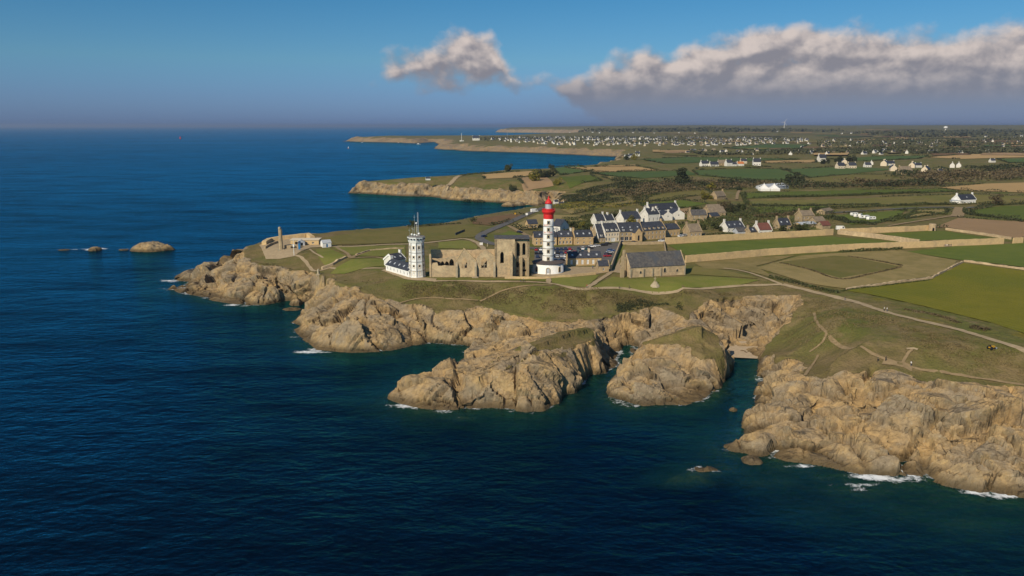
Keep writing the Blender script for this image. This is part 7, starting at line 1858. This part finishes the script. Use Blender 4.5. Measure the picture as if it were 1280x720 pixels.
# ------------------------------------------------------------------ far landmarks and sea marks
def far_tower():
    x, y = at(452.5, 176.6, 6); z = ground(x, y); r = empty('far_lighthouse', (x, y, z), 0.3); tag(r, 'small square white lighthouse on the tip of the far peninsula', 'lighthouse')
    mb = MB(); mb.box(-3.6, 3.6, -3.6, 3.6, -6, 16); mb.build('tower', 'white', r); mb = MB(); mb.lathe([(2.6, 16), (2.6, 19), (0.4, 21)], 10); mb.build('lantern', 'dark', r)
    mb = MB(); mb.box(4, 11, -3, 3, -4, 4); mb.build('keeper_block', 'white2', r)
    for (px, py, top, rad, lab, mt) in ((577, 174, 36, 1.0, 'white radio mast on the far peninsula', 'white'), (634, 172.6, 36, 0.7, 'thin grey radio mast beside the far town', 'metal')):
        x, y = far_px(px, py); z = ground(x, y); r = empty('radio_mast', (x, y, z)); tag(r, lab, 'mast')
        mb = MB(); mb.tube((0, 0, -2), (0, 0, top), rad, rad * 0.5, 8); mb.build('shaft', mt, r); mb = MB(); mb.lathe([(rad * 2, top * 0.8), (rad * 2, top * 0.83)], 8); mb.build('platform', mt, r)
        if mt == 'white': mb = MB(); mb.box(-9, 9, 2, 9, -2, 4); mb.build('base_hut', 'white2', r)
    x, y = far_px(595, 174.4); r = far_house(x, y, 2, 0.1, 'long white building left of the far town', None, 2.0)
    x, y = far_px(1181.5, 165.4); z = ground(x, y); r = empty('water_tower', (x, y, z)); tag(r, 'white water tower above the dark far wood at right', 'water tower')
    mb = MB(); mb.lathe([(5, -3), (4, 22), (4, 24)], 12); mb.build('stem', 'white2', r); mb = MB(); mb.lathe([(4, 24), (13, 30), (13, 40), (3, 43)], 16); mb.build('tank', 'white', r)
    x, y = far_px(980, 162.0); z = ground(x, y); r = empty('wind_turbine', (x, y, z)); tag(r, 'lone white wind turbine on the far horizon', 'wind turbine')
    mb = MB(); mb.tube((0, 0, -2), (0, 0, 60), 2.2, 1.4, 10); mb.build('mast', 'white', r)
    mb = MB(); mb.box(-1.5, 1.5, -4, 4, 58.5, 62); mb.build('nacelle', 'white', r)
    for k in range(3):
        a = 0.5 + k * 2.094; mb = MB(); mb.tube((0, -4.5, 60), (34 * math.sin(a), -4.5, 60 + 34 * math.cos(a)), 1.3, 0.3, 5); mb.build('blade', 'white', r)
    x, y = at(225.5, 173.6, 0); r = empty('beacon_tower', (x, y, 0)); tag(r, 'red beacon tower standing in the open sea far left', 'beacon')
    mb = MB(); mb.lathe([(6.5, -3), (5, 0.5), (4.4, 12), (4.8, 12.5), (4.8, 13.5)], 14); mb.build('shaft', 'red', r); mb = MB(); mb.lathe([(1.2, 13.5), (1.2, 17), (0.2, 20)], 8); mb.build('topmark', 'red', r)
    x, y = at(435.5, 185.6, 0); r = empty('channel_buoy', (x, y, 0)); tag(r, 'red and white buoy off the far peninsula', 'buoy')
    mb = MB(); mb.lathe([(2.6, -1), (2.6, 1.2), (1.6, 1.6)], 12); mb.build('float', 'red', r); mb = MB(); mb.lathe([(1.5, 1.6), (0.7, 7), (0.9, 7.4), (0.2, 8.6)], 10); mb.build('tower', 'white', r)
    for (px, py, s_, lab, hull) in ((523, 180.8, 2.2, 'white motor boat lying off the far peninsula', 'white'), (498, 178.9, 1.2, 'tiny red boat close under the far peninsula', 'red'), (633.5, 168.0, 0.1, '', 'white')):
        if s_ < 0.5: continue
        x, y = at(px, py, 0); r = empty('motor_boat', (x, y, 0), 0.2); r.scale = (s_, s_, s_); tag(r, lab, 'boat')
        mb = MB(); sec = [(-4, 1.2, 0.0), (-1, 1.5, 0), (2, 1.2, 0.1), (4.5, 0.05, 0.4)]; vs = []
        for x_, w_, up in sec: vs += [(x_, -w_, 1.2 + up), (x_, 0, -0.4 + up), (x_, w_, 1.2 + up)]
        fs = []
        for i in range(3): a = i * 3; fs += [(a, a + 1, a + 4, a + 3), (a + 1, a + 2, a + 5, a + 4), (a, a + 3, a + 5, a + 2)]
        fs += [(0, 2, 1)]; mb.add(vs, fs); mb.build('hull', hull, r, recalc=True)
        mb = MB(); mb.box(-2, 1.2, -0.9, 0.9, 1.2, 2.8); mb.build('cabin', 'white', r); mb = MB(); mb.tube((-0.5, 0, 2.8), (-0.5, 0, 5), 0.08); mb.build('mast', 'metal', r)
far_tower()

# ------------------------------------------------------------------ lone rocks in the sea
def rock_island(px, py, a, b, h, label, seed, rz=0.0, name='sea_rock'):
    x, y = at(px, py, 0); n = max(16, min(90, int(a / 0.35))); m_ = max(8, n // 3)
    u = np.linspace(-1.25, 1.25, n); v = np.linspace(-1.25, 1.25, max(12, int(n * max(b / a, 0.35))))
    U_, V_ = np.meshgrid(u, v); X = U_ * a; Y = V_ * b
    ang = np.arctan2(V_, U_); rad = np.hypot(U_, V_) * (1 + 0.22 * fbm(np.cos(ang) * 2 + seed, np.sin(ang) * 2, octv=3, seed=seed))
    Z = h * (1 - np.clip(rad, 0, 1.6) ** 2.4) * (0.85 + 0.35 * fbm(X / a * 2 + seed, Y / b * 2, octv=3, seed=seed + 1))
    Z = np.where(rad < 1, np.abs(Z) ** 0.75 * h ** 0.25 * np.sign(Z), -1.5 * (rad - 1) * 6)
    Pq = np.stack([X, Y, Z], 2).reshape(-1, 3)
    s_ = max(0.9, a * 0.16)
    d, e = facets(Pq + seed * 50.0, s_ * 1.6, seed, 1.1, (1, 1, 0.7)); d2, _ = facets(Pq + seed * 50.0, s_ * 0.6, seed + 7)
    Pq[:, 2] += (d * 0.3 + d2 * 0.12) * s_ * 0.8 * np.clip((h * 0.3 + Pq[:, 2]) / h, 0.15, 1)
    idx = np.arange(X.size).reshape(X.shape); Q = np.stack([idx[:-1, :-1], idx[:-1, 1:], idx[1:, 1:], idx[1:, :-1]], 2).reshape(-1, 4)
    o = np_mesh(name, Pq, Q, M_land, False); o.location = (x, y, 0); o.rotation_euler = (0, 0, rz)
    fattr(o, 'rock', np.ones(len(Pq))); fattr(o, 'crack', np.zeros(len(Pq))); fattr(o, 'heath', np.zeros(len(Pq))); tag(o, label, 'rock'); return o
rock_island(190, 312.0, 15.5, 12, 6.4, 'large flat-topped ochre islet out at sea on the left', 1)
rock_island(119, 312.6, 4.5, 5, 3.0, 'small islet wrapped in white foam left of the large one', 2)
rock_island(80, 312.4, 4.5, 3, 0.6, 'wave-washed rock barely breaking the surface far left', 3)
rock_island(155, 312.4, 3.5, 3, 0.8, 'low rock between the two left islets', 4)
rock_island(940, 576.5, 3.3, 2.8, 1.5, 'rounded brown rock at the foot of the right cliff', 5)
rock_island(916.5, 513, 1.4, 1.2, 1.0, 'small pale rock in the narrow inlet', 6)
rock_island(371, 380.5, 3.4, 4, 3.4, 'pointed boulder standing in the left cove', 7)
rock_island(365, 387, 4.5, 3, 1.2, 'low flat rock below the pointed boulder in the cove', 8)
rock_island(636, 257.6, 9, 7, 5, 'rounded skerry at the head of the far bay', 12)
rock_island(650, 256.6, 7, 6, 5, 'second rounded skerry nearer the bay beach', 13)
# beach in the inlet
drape('beach', None, simple('pale_sand', (0.40, 0.31, 0.21), (0.33, 0.255, 0.17), 0.8, 0.95, 0.03, 5), up=0.0, step=1.0, seed=3, wob=0.1, world=[at(906, 447, 0), at(948, 448.5, 0), at(957, 440, 2), at(950, 428, 3), at(930, 422, 4), at(910, 424, 4), at(903, 436, 2)])
bo = bpy.data.objects['beach']
V0 = at(928, 446.0, 0)
for v in bo.data.vertices: v.co.z = max(-0.6, (v.co.y - V0[1]) * 0.16 + 0.5)

# ------------------------------------------------------------------ air
hz = MB(); hz.box(-61000, 61000, -4000, 61000, -16, 135)
m = bpy.data.materials.new('haze'); m.use_nodes = True; T = NT(m.node_tree); out = T.add('ShaderNodeOutputMaterial'); pv = T.add('ShaderNodeVolumePrincipled')
pv.inputs['Color'].default_value = (0.42, 0.53, 0.74, 1); pv.inputs['Density'].default_value = 0.000046; pv.inputs['Anisotropy'].default_value = 0.2
T.link(pv.outputs[0], out.inputs['Volume'])
ho = hz.build('haze', m); ho['kind'] = 'stuff'
# prototypes that were never placed
for o in [o for o in bpy.data.objects if o.location.z < -900 and o.parent is None]:
    for c in list(o.children): bpy.data.objects.remove(c)
    bpy.data.objects.remove(o)
